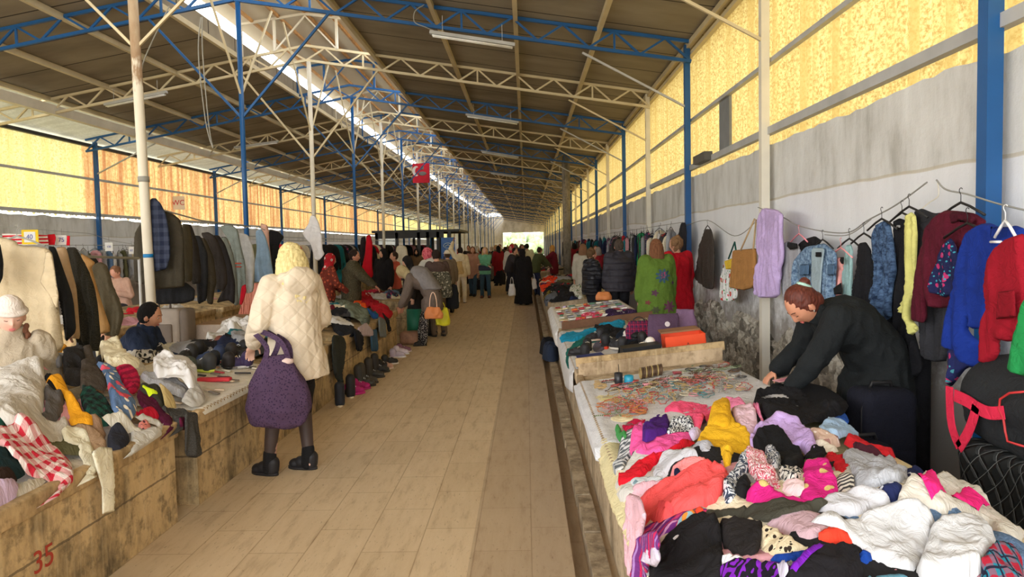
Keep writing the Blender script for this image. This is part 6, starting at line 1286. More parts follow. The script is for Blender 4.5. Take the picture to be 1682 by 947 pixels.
# second hung row nearer: x about -7.4
y = 19.0; n = 0
while y < 36:
    c, mt = PAL[int(rg.randint(len(PAL)))]; k_ = KS[rg.randint(6)]
    hung(k_, (-7.3, y, 1.85), 0.5+rg.uniform(-.4, .4), mt, '%s %s on the middle left rail behind the stalls, %s' % (c, k_, 'near part' if y < 24 else 'middle' if y < 30 else 'far part'), 'clothes on the middle left rail', n, hanger=False); y += rg.uniform(0.2, 0.4); n += 1
tag(MB().tube([(-7.3, 18.5, 1.95), (-7.3, 36.5, 1.95)], 0.012, 8).obj('rail', M['grey'], None, True), 'long rail of clothes behind the left stalls', 'clothes rail')
# rack along centre posts further away
y = 11.9; n = 0
while y < 33:
    c, mt = PAL[int(rg.randint(len(PAL)))]; k_ = KS[rg.randint(6)]
    if rg.rand() < 0.35: c, mt = PAL[0]
    if not (13.2 < y < 15.5 or 24 < y < 27): hung(k_, (-4.6+rg.uniform(-.05, .05), y, 1.80), 0.3+rg.uniform(-.5, .5), mt, '%s %s hanging between the centre posts, %s' % (c, k_, 'near part' if y < 18 else 'middle' if y < 26 else 'far part'), 'clothes between the centre posts', n, hanger=False)
    y += rg.uniform(0.14, 0.4); n += 1
tag(MB().tube([(-4.6, 11.2, 1.90), (-4.6, 33, 1.90)], 0.010, 8).obj('rail', M['grey'], None, True), 'rail strung between the centre posts past the blue one', 'clothes rail')
# the long red dress
rackg('dress', C8(955,200,985,195,1000,260,995,400,1005,490,960,520,920,440,945,330), F_((190,16,34)), 'long red dress hanging beside the man in the green coat', 13.6, thick=0.05, sp=0.025)
rackg('coat', C8(915,215,950,205,955,330,935,400,905,390), F_((34,26,28)), 'dark coat hanging left of the red dress', 13.8, thick=0.05, sp=0.025)
rackg('coat', C8(1165,280,1200,265,1240,280,1258,400,1235,425,1160,425,1160,350), F_((210,200,176)), 'pale cream coat hanging by the second blue centre post', 17.6, thick=0.06, sp=0.03, fold=0.03)
# price signs and red-white striped goods near the left wall
def sign(px_, py_, w_, h_, Y, txt, lab, border=None, ink=(60, 70, 160), paper=(236, 236, 236)):
    p = at(px_, py_, Y=Y); k_ = Y/F_PX; t_ = thing('price_sign', lab, 'sign', tuple(p)); a, b_ = w_*k_/2, h_*k_/2
    if border: MB().box((-a, 0.003, -b_), (a, 0.012, b_)).obj('border_card', plain(border, 0.6, var=0.03), t_); a *= 0.68; b_ *= 0.72
    MB().box((-a, -0.004, -b_), (a, 0.003, b_)).obj('paper', plain(paper, 0.7, var=0.02), t_)
    text_mesh(txt, min(b_*1.35, a*2.3/len(txt)), plain(ink, 0.6, var=0.02), 'writing', Matrix.Translation((0, -0.007, 0)) @ Matrix.Rotation(math.pi/2, 4, 'X'), 0.001).parent = t_
    MB().tube([(0, 0.01, b_), (0, 0.01, b_+0.12)], 0.003, 5).obj('string', M['rope'], t_); return t_
sign(49, 389, 28, 24, 12.0, '40', 'yellow-framed price sign hanging above the beige coat', (240, 205, 30)); sign(101, 394, 18, 16, 12.6, '75', 'white price sign between the red ends of the striped cloth'); sign(179, 405, 13, 14, 15.0, '100', 'white price sign on the grey garments at the left wall'); sign(216, 411, 9, 12, 15.0, '60', 'small price sign at the right of the grey garments')
sign(293, 333, 21, 22, float(at(293, 333, X=-11.45)[1]), 'WC', 'white sign with red letters WC on the left wall', None, (190, 30, 50), (228, 220, 206))
p0 = at(2, 385, Y=12.3); p1 = at(86, 402, Y=12.3)
o = pxpanel('striped_banner', [(3,383),(40,384),(78,386),(80,402),(40,403),(6,400)], F_((214,30,50),'stripe',(236,232,228),s=0.7), Y=12.3, lab='red and white striped cloth strung behind the beige coat', cat='cloth', thick=0.012, fold=0.006, rnd=0)
for a, lab in (((78,385,90,384,92,390,90,402,80,402), 'red cloth end left of the white price sign'), ((110,387,115,387,115,403,109,403), 'red cloth strip right of the white price sign')): pxpanel('red_cloth', [(a[i], a[i+1]) for i in range(0, len(a), 2)], F_((214,24,40)), Y=12.4, lab=lab, cat='cloth', thick=0.012, fold=0.006, rnd=0)
cable([at(-5, 372, Y=12.3), at(49, 375, Y=12.3), at(101, 380, Y=12.6), at(150, 384, Y=13.5), at(179, 394, Y=15.0), at(216, 400, Y=15.0)], 0.005, M['rope'], 'wire carrying the price signs and striped cloth behind the beige coat', 'rope')
# red-white goods on the back row stall
hx = Heap(-7.0, -5.5, 8.9, 12.5, -5.6, 0.62, SL, 0.03)
# grey luggage and table under the jacket rail
gl = plain((172, 160, 148), 0.7); gl2 = plain((120, 108, 98), 0.7)
p = at(282, 555, Y=8.6)
t_ = thing('suitcase', 'pale grey fabric suitcase standing under the dark jacket rail', 'suitcase', (-4.35, 8.35, 0.0))
MB().rbox((-0.28, -0.13, 0.35), (0.2, 0.13, 0.98), 0.04, 3).obj('shell', gl, t_, True); MB().rbox((-0.22, -0.155, 0.42), (0.12, -0.12, 0.8), 0.02, 3).obj('front_pocket', gl2, t_, True); MB().rbox((0.2, -0.14, 0.35), (0.3, 0.12, 0.98), 0.05, 3).obj('side_panel', gl2, t_, True)
MB().tube([(-0.1, 0, 0.98), (-0.1, 0, 1.1), (0.04, 0, 1.1), (0.04, 0, 0.98)], 0.014, 8).obj('handle', gl2, t_, True)
MB().box((-0.3, -0.16, 0), (0.32, 0.16, 0.35)).obj('support_box', gl2, t_)
t_ = thing('market_table', 'brown table with cloth beside the pale grey suitcase', 'table', (-3.75, 9.1, 0)); MB().box((-0.35, -0.6, 0.72), (0.35, 0.7, 0.76)).obj('tabletop', plain((150, 116, 80), 0.7), t_)
MB().box((-0.36, -0.62, 0.50), (0.36, -0.60, 0.755)).obj('cloth_skirt', F_((176, 160, 146), uv=False), t_)
for sx_ in (-1, 1):
    for sy in (-1, 1): MB().box((sx_*0.3-0.02, sy*0.55-0.02, 0), (sx_*0.3+0.02, sy*0.55+0.02, 0.72)).obj('leg', M['dark'], t_)
# kiosk, banner, red picture
K0 = at(615, 375, Y=24.0); K1 = at(728, 372, Y=24.0)
t_ = thing('kiosk', 'black-framed glazed kiosk with a flat roof among the left stalls', 'kiosk', (-4.2, 25.5, 0)); a, b_ = K0[0]+4.2, K1[0]+4.2+0.2
MB().box((a-0.1, -1.5, 2.18), (b_+0.35, 2.4, 2.26)).obj('roof', M['dark'], t_); MB().box((a, -1.45, 1.98), (b_-0.2, -1.38, 2.18)).obj('fascia', M['dark'], t_)
for x_ in (a+0.05, a+0.75, a+1.5, b_-0.75, b_-0.4, b_): MB().box((x_-0.05, -1.45, 0), (x_+0.05, -1.35, 2.18)).obj('frame_post', M['dark'], t_); MB().box((x_-0.05, 2.2, 0), (x_+0.05, 2.3, 2.18)).obj('frame_post', M['dark'], t_)
MB().box((a, -1.44, 0), (b_, -1.36, 1.0)).obj('counter_panel', plain((60, 56, 54), 0.5), t_)
m_, t9 = newmat('glass'); t9.b.inputs['Base Color'].default_value = (0.7, 0.76, 0.78, 1); t9.b.inputs['Roughness'].default_value = 0.05; t9.b.inputs['Transmission Weight'].default_value = 0.9; M['glass'] = m_
MB().box((a+0.1, -1.42, 1.0), (a+0.7, -1.40, 1.98)).obj('glass_pane', M['glass'], t_)
p = at(736, 408, Y=24); t_ = thing('advertising_banner', 'blue upright advertising banner with a white ring emblem beside the kiosk', 'banner', (p[0], 24, 0)); MB().box((-0.24, 0, 0.3), (0.24, 0.05, 1.98)).obj('panel', plain((24, 92, 170), 0.4), t_); MB().box((0.24, -0.01, 0), (0.29, 0.06, 2.0)).obj('frame', plain((225, 225, 228), 0.4), t_); MB().box((-0.24, 0, 0), (0.24, 0.05, 0.3)).obj('foot', M['dark'], t_)
MB().tube([(0.15*math.cos(t), -0.01, 1.70+0.09*math.sin(t)) for t in np.linspace(0, 6.283, 24, endpoint=False)], 0.012, 6, True).obj('ring_emblem', plain((200, 225, 240), 0.4), t_, True); MB().tube([(-0.1, -0.01, 1.68), (0, -0.01, 1.73), (0.1, -0.01, 1.68)], 0.02, 6).obj('emblem_mark', plain((200, 225, 240), 0.4), t_, True)
p = at(692, 285, Y=27.6); t_ = thing('hanging_picture', 'red hanging picture with a white crescent and a grey figure on a centre post', 'banner', tuple(p)); MB().box((-0.34, 0, -0.36), (0.32, 0.02, 0.40)).obj('red_cloth', plain((206, 24, 50), 0.7), t_)
V, F, D = patch(np.array([(-0.2+0.15*math.cos(t), 0.1+0.2*math.sin(t)) for t in np.linspace(1.2, 5.1, 14)]+[(-0.14+0.10*math.cos(t), 0.1+0.15*math.sin(t)) for t in np.linspace(5.0, 1.3, 12)]), 0.03, 0); MB().add([(a_, -0.01, b2) for a_, b2 in V], F).obj('crescent', plain((232, 228, 226), 0.7), t_)
b = MB().ell((0.05, -0.02, 0.22), (0.06, 0.012, 0.08)); b.ell((0.05, -0.02, 0.0), (0.16, 0.012, 0.08)); b.obj('figure', plain((120, 112, 112), 0.7), t_, True)
# ---------------------------------------------------------------- people
def Rz(a): c, s_ = math.cos(a), math.sin(a); return np.array([[c, -s_, 0], [s_, c, 0], [0, 0, 1.0]])
def Rx(a): c, s_ = math.cos(a), math.sin(a); return np.array([[1, 0, 0], [0, c, -s_], [0, s_, c]])
def Ry(a): c, s_ = math.cos(a), math.sin(a); return np.array([[c, 0, s_], [0, 1, 0], [-s_, 0, c]])
def ik(a, b, l1, l2, pole):
    a, b, pole = map(lambda q: np.asarray(q, float), (a, b, pole)); d = b-a; L = np.linalg.norm(d); L2 = min(L, (l1+l2)*0.995); u = d/max(L, 1e-6); b = a+u*L2
    x = (l1*l1-l2*l2+L2*L2)/(2*L2); h = math.sqrt(max(l1*l1-x*x, 0)); p = pole-u*(pole@u); p /= max(np.linalg.norm(p), 1e-6); return a+u*x+p*h, b
def head_grid():
    n, m_ = 32, 24; V = []
    for i in range(m_+1):
        a = math.pi*i/m_
        for k in range(n):
            t = 2*math.pi*k/n; dx, dy, dz = math.sin(a)*math.cos(t), math.sin(a)*math.sin(t), math.cos(a)
            x, y_, z = 0.076*dx, 0.094*dy, 0.118*dz
            if dz < 0: x *= 1-0.34*(-dz)**1.6; y_ *= 1-0.12*(-dz) if dy > 0 else 1-0.35*(-dz)
            if dy > 0:
                g = lambda cx, cz, sx_, sz: math.exp(-((abs(dx)-cx)/sx_)**2-((dz-cz)/sz)**2)
                y_ += 0.024*math.exp(-(dx/0.13)**2)*math.exp(-((dz+0.22)/0.13)**2)*dy+0.010*math.exp(-(dx/0.11)**2-((dz+0.02)/0.16)**2)
                y_ += -0.010*g(0.36, 0.05, 0.17, 0.10)+0.004*g(0.3, 0.24, 0.3, 0.08)+0.006*math.exp(-(dx/0.26)**2-((dz+0.52)/0.09)**2)+0.010*math.exp(-(dx/0.25)**2-((dz+0.85)/0.14)**2)+0.004*g(0.55, -0.15, 0.2, 0.15)
            V.append((x, y_, z))
    F = [(i*n+k, (i+1)*n+k, (i+1)*n+(k+1) % n, i*n+(k+1) % n) for i in range(m_) for k in range(n)]
    b = MB(); b.add(V, F)
    for s_ in (-1, 1): b.ell((s_*0.078, -0.008, -0.012), (0.011, 0.02, 0.032), Rz(s_*-0.3), 10, 8)
    return b
HEAD = head_grid()
def put(b, R, t): return [(R@np.array(v))+t for v in b.V]
def hand_into(b, wrist, d, n, s=1.0, curl=0.5, side=1, rad=1.0):
    "palm, five separate fingers; d = pointing direction, n = back-of-hand normal"
    d = np.asarray(d, float); d /= np.linalg.norm(d); n = np.asarray(n, float); n = n-d*(n@d); n /= np.linalg.norm(n); l = np.cross(d, n)*side
    pc = wrist+d*0.045*s; R = np.column_stack([l, d, n]); b.ell(pc, (0.040*s, 0.050*s, 0.015*s), R, 14, 8); b.caps(wrist-d*0.02, wrist+d*0.02, 0.024*s, 0.022*s)
    for i, (o, L) in enumerate(((-0.030, 0.060), (-0.010, 0.074), (0.010, 0.078), (0.029, 0.068))):
        p = pc+d*0.038*s+l*o*s; dd = d.copy(); ang = 0.0
        for k_, f in enumerate((0.42, 0.32, 0.26)):
            ang += curl*(0.45+0.25*k_); dd = d*math.cos(ang)-n*math.sin(ang); q = p+dd*L*f*s; b.caps(p, q, (0.0088-0.0008*k_)*s*rad, (0.0082-0.0008*k_)*s*rad, 8, 3); p = q
    p = pc-d*0.015*s+l*0.036*s; q = p+(d*0.55+l*0.6-n*0.35)*0.038*s; b.caps(p, q, 0.0105*s*rad, 0.0095*s*rad, 8, 3); b.caps(q, q+(d*0.85+l*0.15-n*0.4)*0.032*s, 0.0095*s*rad, 0.008*s*rad, 8, 3)
def person(label, pos, yaw, h=1.65, lean=0, head=(0, 0), twist=0, arms=(None, None), world_arms=False, feet=((-.1, 0), (.1, 0)), sit=False, girth=1.0,
           skinc=(206, 158, 130), top=None, bottom=None, shoes=((40, 38, 38), False), hair=None, vox=0.012, face=False, curl=(0.5, 0.5), group=None, name='person', hipback=0.0, hs=1.0):
    k = h/1.70; rz = math.radians(yaw); t_ = thing(name, label, 'person', tuple(pos), rz, group)
    def loc(p): return (Rz(-rz)@(np.asarray(p, float)-np.array(pos)))/k
    la = math.radians(lean)
    hz = 0.50 if sit else 0.90; P = np.array([0, -hipback-0.18*math.sin(la)*(0 if sit else 1), hz+0.05]); D1 = np.array([0, math.sin(la*0.6), math.cos(la*0.6)]); D2 = np.array([0, math.sin(la*1.1), math.cos(la*1.1)])
    C = P+D1*0.24; N = C+D2*0.26; tw = Rz(math.radians(twist)); X2 = tw@np.array([1.0, 0, 0]); B1 = np.array([0, math.cos(la*.6), -math.sin(la*.6)]); B2 = np.array([0, math.cos(la*1.1), -math.sin(la*1.1)])
    S = [N-D2*0.035+X2*s_*0.165 for s_ in (-1, 1)]
    hp_, hyaw = math.radians(head[0]), math.radians(head[1]); RH = Rz(hyaw)@Rx(-hp_)
    HC = N+D2*0.05+RH@np.array([0, 0.015, 0.10]); 
    sk = skin(skinc)
    A = []
    for i, s_ in enumerate((-1, 1)):
        tgt = arms[i]
        if tgt is None: tgt = S[i]+np.array([s_*0.08, 0.05, -0.53])
        elif world_arms: tgt = loc(tgt)
        else: tgt = np.array(tgt, float)
        E_, W_ = ik(S[i], tgt, 0.28, 0.255, (s_*0.6, -0.6, -0.5)); A.append((S[i], E_, W_))
    Lg = []
    for i, s_ in enumerate((-1, 1)):
        Hp = P+np.array([s_*0.085, 0, -0.05])
        if sit: K_ = Hp+np.array([s_*0.05, 0.42, 0.02]); An = np.array([K_[0], K_[1]+0.03, 0.08])
        else: An = np.array([feet[i][0], feet[i][1], 0.085]); K_, An = ik(Hp, An, 0.41, 0.42, (s_*0.15, 1, 0))
        Lg.append((Hp, K_, An))
    g = girth
    b = MB(); b.add(put(HEAD, RH*hs, HC), HEAD.F); b.caps(N-D2*0.06, HC-RH@np.array([0, 0.02, 0.05]), 0.056, 0.052)
    X1 = np.array([1.0, 0, 0])
    b.loft([(P-D1*0.10, X1*.12*g, B1*.10*g), (P-D1*.03, X1*.16*g, B1*.115*g), (P+D1*.08, X1*.145*g, B1*.10*g), (C, X2*.145*g, B2*.105*g), (C+D2*.14, X2*.165*g, B2*.115*g), (N-D2*.03, X2*.15*g, B2*.08), (N+D2*.02, X2*.07, B2*.06)])
    for i, (s_, e_, w_) in enumerate(A):
        b.caps(s_, e_, 0.048*g, 0.038); b.caps(e_, w_, 0.038, 0.026)
        d = (w_-e_)/np.linalg.norm(w_-e_); nn = np.array([0, 0.2, 1.0]) if abs(d[2]) < 0.8 else np.array([(-1, 1)[i], 0.3, 0]); hand_into(b, w_+d*0.02, d, nn, 1.0, curl[i], -1 if i else 1, 1.0 if vox < 0.009 else 1.25)
    for i, (a_, k_, n_) in enumerate(Lg):
        b.caps(a_, k_, 0.082*g, 0.055); b.caps(k_+(0, 0, 0), n_, 0.056, 0.036); b.caps(n_-(0, 0.02, 0.035), n_+np.array([0, 0.10, -0.052]), 0.028, 0.02)
    def fin(b_, v, sm, nm, mt, wr=0.0, wl=0.1, par=None):
        me = union(b_, v, sm, nm)
        if wr: wrinkle_mesh(me, hash_(label+nm), wr, wl)
        a = arr(me)*k; setarr(me, a); return link(nm, me, mt, par or t_)
    fin(b, vox, 3, 'body', sk)
    vc = vox*1.25
    if bottom:
        kd, mt = bottom[0], bottom[1]; b = MB()
        if kd in ('trousers', 'leggings', 'shorts'):
            f = {'trousers': 1.0, 'leggings': 0.75, 'shorts': 0.8}[kd]; b.loft([(P-D1*.10, X1*.13*g, B1*.11*g), (P-D1*.02, X1*.175*g, B1*.13*g), (P+D1*.08, X1*.155*g, B1*.115*g)])
            for a_, k_, n_ in Lg:
                b.caps(a_, k_, 0.095*g, 0.055+0.018*f)
                if kd != 'shorts': b.caps(k_, n_+(0, 0, -0.02), 0.057+0.016*f, 0.040+0.024*f)
                else: b.caps(k_, k_+(n_-k_)*0.15, 0.064, 0.058)
        else:
            hem = bottom[2]; R_ = bottom[3] if len(bottom) > 3 else 0.24; b.loft([(P+D1*.06, X1*.15*g, B1*.12*g), (P-np.array([0, 0, .06]), X1*.18*g, np.array([0, .15*g, 0])), (np.array([0, (Lg[0][2][1]+Lg[1][2][1])/2*0.6, (hem+P[2])/2]), X1*(R_+.18)/2, np.array([0, (R_+.16)/2, 0])), (np.array([0, (Lg[0][2][1]+Lg[1][2][1])/2, hem]), X1*R_, np.array([0, R_*.85, 0]))])
        fin(b, vc, 3, kd, mt, 0.006, 0.09)
    if top:
        nm, mt, hem, puff_ = top['n'], top['m'], top.get('hem', 0.8), top.get('puff', 0.02); fl = top.get('flare', 0.0); b = MB()
        q = puff_; dn = np.array([0, 0.0, -1.0]); Lh = max(P[2]-hem, 0.0); rings = []
        if Lh > 0.04: rings += [(P+dn*Lh, X1*(.165*g+q+fl), np.array([0, (.12*g+q+fl*0.8), 0])), (P+dn*Lh*0.4, X1*(.17*g+q+fl*.5), np.array([0, (.125*g+q+fl*.4), 0]))]
        rings += [(P, X1*(.165*g+q), B1*(.122*g+q)), (P+D1*.10, X1*(.152*g+q), B1*(.112*g+q)), (C, X2*(.15*g+q), B2*(.114*g+q)), (C+D2*.13, X2*(.165*g+q), B2*(.12*g+q)), (N-D2*.045, X2*(.160*g+q*.8), B2*(.09+q*.8)), (N+D2*.0, X2*(.10+q*.3), B2*(.075+q*.3)), (N+D2*.03, X2*.07, B2*.065)]
        b.loft(rings)
        sl = top.get('sleeve', 1.0)
        for s_, e_, w_ in A:
            b.caps(s_-(e_-s_)*0.0, e_, 0.056*g+q*.7, 0.046+q*.8)
            if sl > 0.6: b.caps(e_, e_+(w_-e_)*min(sl, 1.0)*0.97, 0.046+q*.8, 0.034+q*.55)
        if top.get('hood'):
            b.ell(N-D2*0.02-B2*0.13, (0.14, 0.07, 0.12), None); b.ell(N+D2*0.02-B2*0.07, (0.15, 0.10, 0.06))
        if top.get('collar'): b.loft([(N-D2*.02, X2*.085, B2*.08), (N+D2*.075, X2*.078, B2*.075)])
        co = fin(b, vc, 4, nm, mt, top.get('wr', 0.008), top.get('wl', 0.11)); t_['_'] = 0; del t_['_']
    if shoes:
        for i, (a_, k_, n_) in enumerate(Lg):
            c, bt = shoes[0], shoes[1]; U, S_, L_ = BOOT if bt else SHOE; e = bpy.data.objects.new('shoe', None); e.empty_display_size = .03; ROOT.objects.link(e); e.parent = t_; toe = shoes[2][i] if len(shoes) > 2 else (-1, 1)[i]*-0.15
            e.location = (n_[0]*k, n_[1]*k+0.03*k, 0.0); e.rotation_euler = (0, 0, toe); e.scale = (k*1.08,)*3
            for nm, me, c_ in (('upper', U, c), ('sole', S_, shoes[3] if len(shoes) > 3 else (44, 40, 38))):
                o = bpy.data.objects.new(nm, me); ROOT.objects.link(o); o.parent = e
                if not me.materials: me.materials.append(M['dark'])
                o.material_slots[0].link = 'OBJECT'; o.material_slots[0].material = plain(c_, 0.6)
    def hpart(b_, v, sm, nm, mt, wr=0, wl=.05):
        b_.V = [tuple((RH*hs)@np.array(p)+HC) for p in b_.V]; return fin(b_, v, sm, nm, mt, wr, wl)
    if hair:
        kd, mt = hair[0], hair[1]; hv = max(0.006, vox*0.8); b = MB(); c = [0.0, -0.020, 0.020]
        if kd in ('short', 'bun', 'bob', 'long', 'curly', 'tied'):
            b.ell(c, (0.086, 0.098, 0.112), None, 20, 14)
            if kd == 'bun': b.ell((0, -0.115, 0.075), (0.036, 0.032, 0.034)); b.ell((0, -0.07, -0.03), (0.066, 0.05, 0.06))
            if kd == 'bob': b.loft([((0, -0.03, 0.05), (0.09, 0, 0), (0, 0.085, 0)), ((0, -0.035, -0.05), (0.105, 0, 0), (0, 0.085, 0)), ((0, -0.035, -0.15), (0.11, 0, 0), (0, 0.075, 0)), ((0, -0.035, -0.17), (0.095, 0, 0), (0, 0.06, 0))])
            if kd == 'long': b.loft([((0, -0.028, 0.06), (0.092, 0, 0), (0, 0.088, 0)), ((0, -0.03, -0.03), (0.120, 0, 0), (0, 0.108, 0)), ((0, -0.04, -0.13), (0.138, 0, 0), (0, 0.112, 0)), ((0, -0.07, -0.24), (0.142, 0, 0), (0, 0.10, 0)), ((0, -0.105, -0.34), (0.12, 0, 0), (0, 0.06, 0))])
            if kd == 'curly':
                r2 = np.random.RandomState(4)
                for _ in range(26): d = r2.normal(size=3); d /= np.linalg.norm(d); d[1] = -abs(d[1])*0.9+0.15; b.ell(np.array(c)+d*np.array([.085, .10, .11]), (0.03,)*3, n=8, m_=6)
            if kd == 'tied': b.ell((0, -0.10, 0.03), (0.05, 0.05, 0.05))
            o = hpart(b, hv, 3, 'hair', mt, 0.006 if kd in ('curly', 'long') else 0.003, 0.03)
            if kd == 'bun' and len(hair) > 2: hpart(MB().tube([(0.034*math.cos(t), -0.098+0.034*math.sin(t)*0.3, 0.068+0.034*math.sin(t)) for t in np.linspace(0, 6.283, 16, endpoint=False)], 0.012, 8, True), 0.005, 2, 'scrunchie', hair[2], 0.002, .02)
        if kd in ('scarf', 'hooded'):
            b.ell((0, -0.022, 0.012), (0.094, 0.110, 0.128), None, 20, 14); b.loft([((0, -0.03, -0.06), (0.088, 0, 0), (0, 0.088, 0)), ((0, -0.02, -0.13), (0.09, 0, 0), (0, 0.09, 0)), ((0, -0.02, -0.19), (0.13, 0, 0), (0, 0.12, 0)), ((0, -0.02, -0.22), (0.12, 0, 0), (0, 0.11, 0))])
            hpart(b, hv, 3, 'headscarf' if kd == 'scarf' else 'hood', mt, 0.004, .05)
        if kd == 'beanie':
            b.ell((0, -0.015, 0.035), (0.088, 0.104, 0.108), None, 20, 14); b.V = [(x, y_, max(z, 0.025)) for x, y_, z in b.V]; b.tube([(0.088*math.cos(t), -0.012+0.106*math.sin(t), 0.04) for t in np.linspace(0, 6.283, 24, endpoint=False)], 0.016, 8, True); hpart(b, 0.006, 3, 'beanie', mt)
            hb2 = MB(); hb2.ell((0, -0.03, -0.01), (0.084, 0.082, 0.09)); hpart(hb2, 0.006, 2, 'hair', hair[2], .002, .03)
            br = MB()
            for i in range(9): br.ell((-0.082+0.010*math.sin(i*2.6), 0.035+0.004*i, -0.06-0.03*i), (0.017, 0.015, 0.022))
            hpart(br, 0.006, 1, 'braid', hair[2], .002, .02)
        if kd == 'cap': b.ell((0, -0.012, 0.045), (0.086, 0.1, 0.08), None, 18, 10); b.ell((0, 0.10, 0.04), (0.06, 0.06, 0.01)); hpart(b, hv, 2, 'cap', mt)
    if face:
        fc = face if isinstance(face, dict) else {}
        for s_ in (-1, 1):
            hpart(MB().tube([(s_*0.014, 0.090, 0.028), (s_*0.030, 0.087, 0.034), (s_*0.047, 0.074, 0.028)], 0.0030, 6), 0.0022, 1, 'eyebrow', fc.get('brow') or plain((66, 44, 34), 0.8))
            if fc.get('open', True):
                hpart(MB().ell((s_*0.029, 0.0765, 0.006), (0.013, 0.009, 0.0065)), 0.003, 1, 'eye', plain((222, 214, 206), 0.3)); hpart(MB().ell((s_*0.029, 0.0835, 0.005), (0.0055, 0.004, 0.0055)), 0.0018, 1, 'iris', plain((40, 26, 20), 0.2))
            else: hpart(MB().tube([(s_*0.017, 0.0825, 0.003), (s_*0.029, 0.0845, -0.001), (s_*0.043, 0.0745, 0.002)], 0.0026, 6), 0.002, 1, 'eyelashes', plain((50, 34, 28), 0.8))
        hpart(MB().ell((0, 0.0835, -0.056), (0.021, 0.008, 0.0045)).ell((0, 0.0825, -0.064), (0.017, 0.008, 0.0045)), 0.0025, 1, 'lips', plain(fc.get('lips', (178, 96, 88)), 0.5))
    INFO[t_.name] = dict(k=k, rz=rz, pos=np.array(pos, float), A=A, N=N, P=P, HC=HC, RH=RH, C=C, D2=D2, B2=B2, Lg=Lg)
    return t_
INFO = {}
def wp(t_, p): i = INFO[t_.name]; return Rz(i['rz'])@(np.asarray(p, float)*i['k'])+i['pos']
def gpos(px, py): p = at(px, py, Z=0.0); return (p[0], p[1], 0.0)
def xpos(px, Y, py=430): p = at(px, py, Y=Y); return (p[0], Y, 0.0)
# 1 the woman in the cream coat
sheer = plain((66, 52, 46), 0.6); cream = fab((214, 198, 174), 'quilt', (200, 184, 158), s=1.1, uv=False, rough=0.6, bump=0.07)
W1 = person('blonde woman seen from behind in a cream quilted hooded coat, carrying a purple tote', gpos(492, 776), 48, 1.68, lean=2, head=(4, 8), arms=((-0.22, 0.22, 0.98), (0.20, 0.22, 0.98)), feet=((-0.17, 0.12), (0.09, 0.02)), girth=1.0,
            top=dict(n='coat', m=cream, hem=0.725, puff=0.045, flare=0.045, hood=True, wr=0.007, wl=0.13), bottom=('shorts', fab((30, 28, 30), uv=False)), shoes=((34, 32, 34), False, (0.35, 0.5), (34, 32, 34)), hair=('long', fab((232, 216, 160), 'strands', (196, 176, 116), uv=False, rough=0.6)), vox=0.0075, skinc=(214, 172, 150))
i1 = INFO[W1.name]
for a_, k_, n_ in i1['Lg']:
    b = MB().caps(k_+(n_-k_)*0.05, n_+(0, 0, 0.06), 0.060, 0.043); o = link('sheer_tights', union(b, 0.008, 2, 'sheer_tights'), sheer, W1); o.scale = (i1['k'],)*3
    b = MB().caps(n_+(0, 0, 0.075), n_+(0, 0.01, -0.04), 0.048, 0.052); o = link('sock', union(b, 0.008, 2, 'sock'), fab((26, 25, 26), uv=False), W1); o.scale = (i1['k'],)*3
el = wp(W1, i1['A'][0][1]*0.45+i1['A'][0][2]*0.55)
tote_m = fab((74, 54, 76), 'leopard', (48, 34, 56), s=0.9, uv=False)
tp = at(457, 635, Y=el[1]-0.22)
T1 = thing('tote_bag', 'large purple patterned cloth tote hanging from the blonde woman\'s arm', 'bag', (tp[0], tp[1], tp[2]-0.28), math.radians(6))
b = MB(); b.loft([((0, 0, 0.0), (0.10, 0, 0), (0, 0.05, 0)), ((0, 0, 0.03), (0.19, 0, 0), (0, 0.10, 0)), ((0, 0, 0.14), (0.225, 0, 0), (0, 0.13, 0)), ((0.0, 0, 0.30), (0.19, 0, 0), (0, 0.11, 0)), ((0.0, 0, 0.44), (0.13, 0, 0), (0, 0.07, 0)), ((-0.01, 0, 0.50), (0.08, 0, 0), (0, 0.04, 0))])
me = union(b, 0.012, 3, 'bag_body'); wrinkle_mesh(me, 9, 0.012, 0.12); link('bag_body', me, tote_m, T1)
e_ = el-np.array(T1.location); e_ = Rz(-math.radians(6))@e_
strap([(-0.10, -0.02, 0.42), (-0.06, -0.03, 0.56), tuple(e_+(0, -0.06, 0.04)), (0.03, -0.02, 0.60), (0.10, -0.02, 0.40)], 0.035, T1, tote_m, (0, 1, 0), 'handle', 0.01); strap([(-0.05, 0.04, 0.46), (0.0, 0.04, 0.60), tuple(e_+(0.02, 0.05, 0.04)), (0.06, 0.04, 0.58), (0.08, 0.04, 0.42)], 0.035, T1, tote_m, (0, 1, 0), 'handle', 0.01)
link('contents', union(MB().ell((0.06, -0.02, 0.46), (0.06, 0.04, 0.03)), 0.01, 2, 'contents'), fab((216, 190, 180), uv=False), T1)
# 2 the seller
blackwool = fab((30, 33, 34), uv=False, bump=0.6)
sp_ = at(1402, 640, Y=4.62); sp_ = (sp_[0]-0.02, 4.58, 0)
hr_ = at(1277, 606, Y=4.80); hl_ = at(1296, 640, Y=4.50)
W2 = person('dark-coated woman with reddish hair bending over the jewellery table', sp_, 95, 1.60, lean=62, head=(52, 0), arms=(hl_, hr_), world_arms=True, feet=((-.12, 0.06), (.12, -.02)), girth=1.22, hs=1.14, skinc=(208, 148, 116),
            top=dict(n='coat', m=blackwool, hem=0.50, puff=0.05, flare=0.05, collar=True, wr=0.010, wl=0.13), bottom=('trousers', fab((28, 28, 30), uv=False)), shoes=((34, 32, 34), False), hair=('bun', fab((112, 58, 44), 'strands', (72, 34, 28), uv=False, rough=0.5), fab((176, 214, 200), uv=False)), vox=0.006, face=dict(open=False, lips=(190, 100, 92)), curl=(0.6, 0.75))
i2 = INFO[W2.name]
hh = wp(W2, i2['A'][1][2])
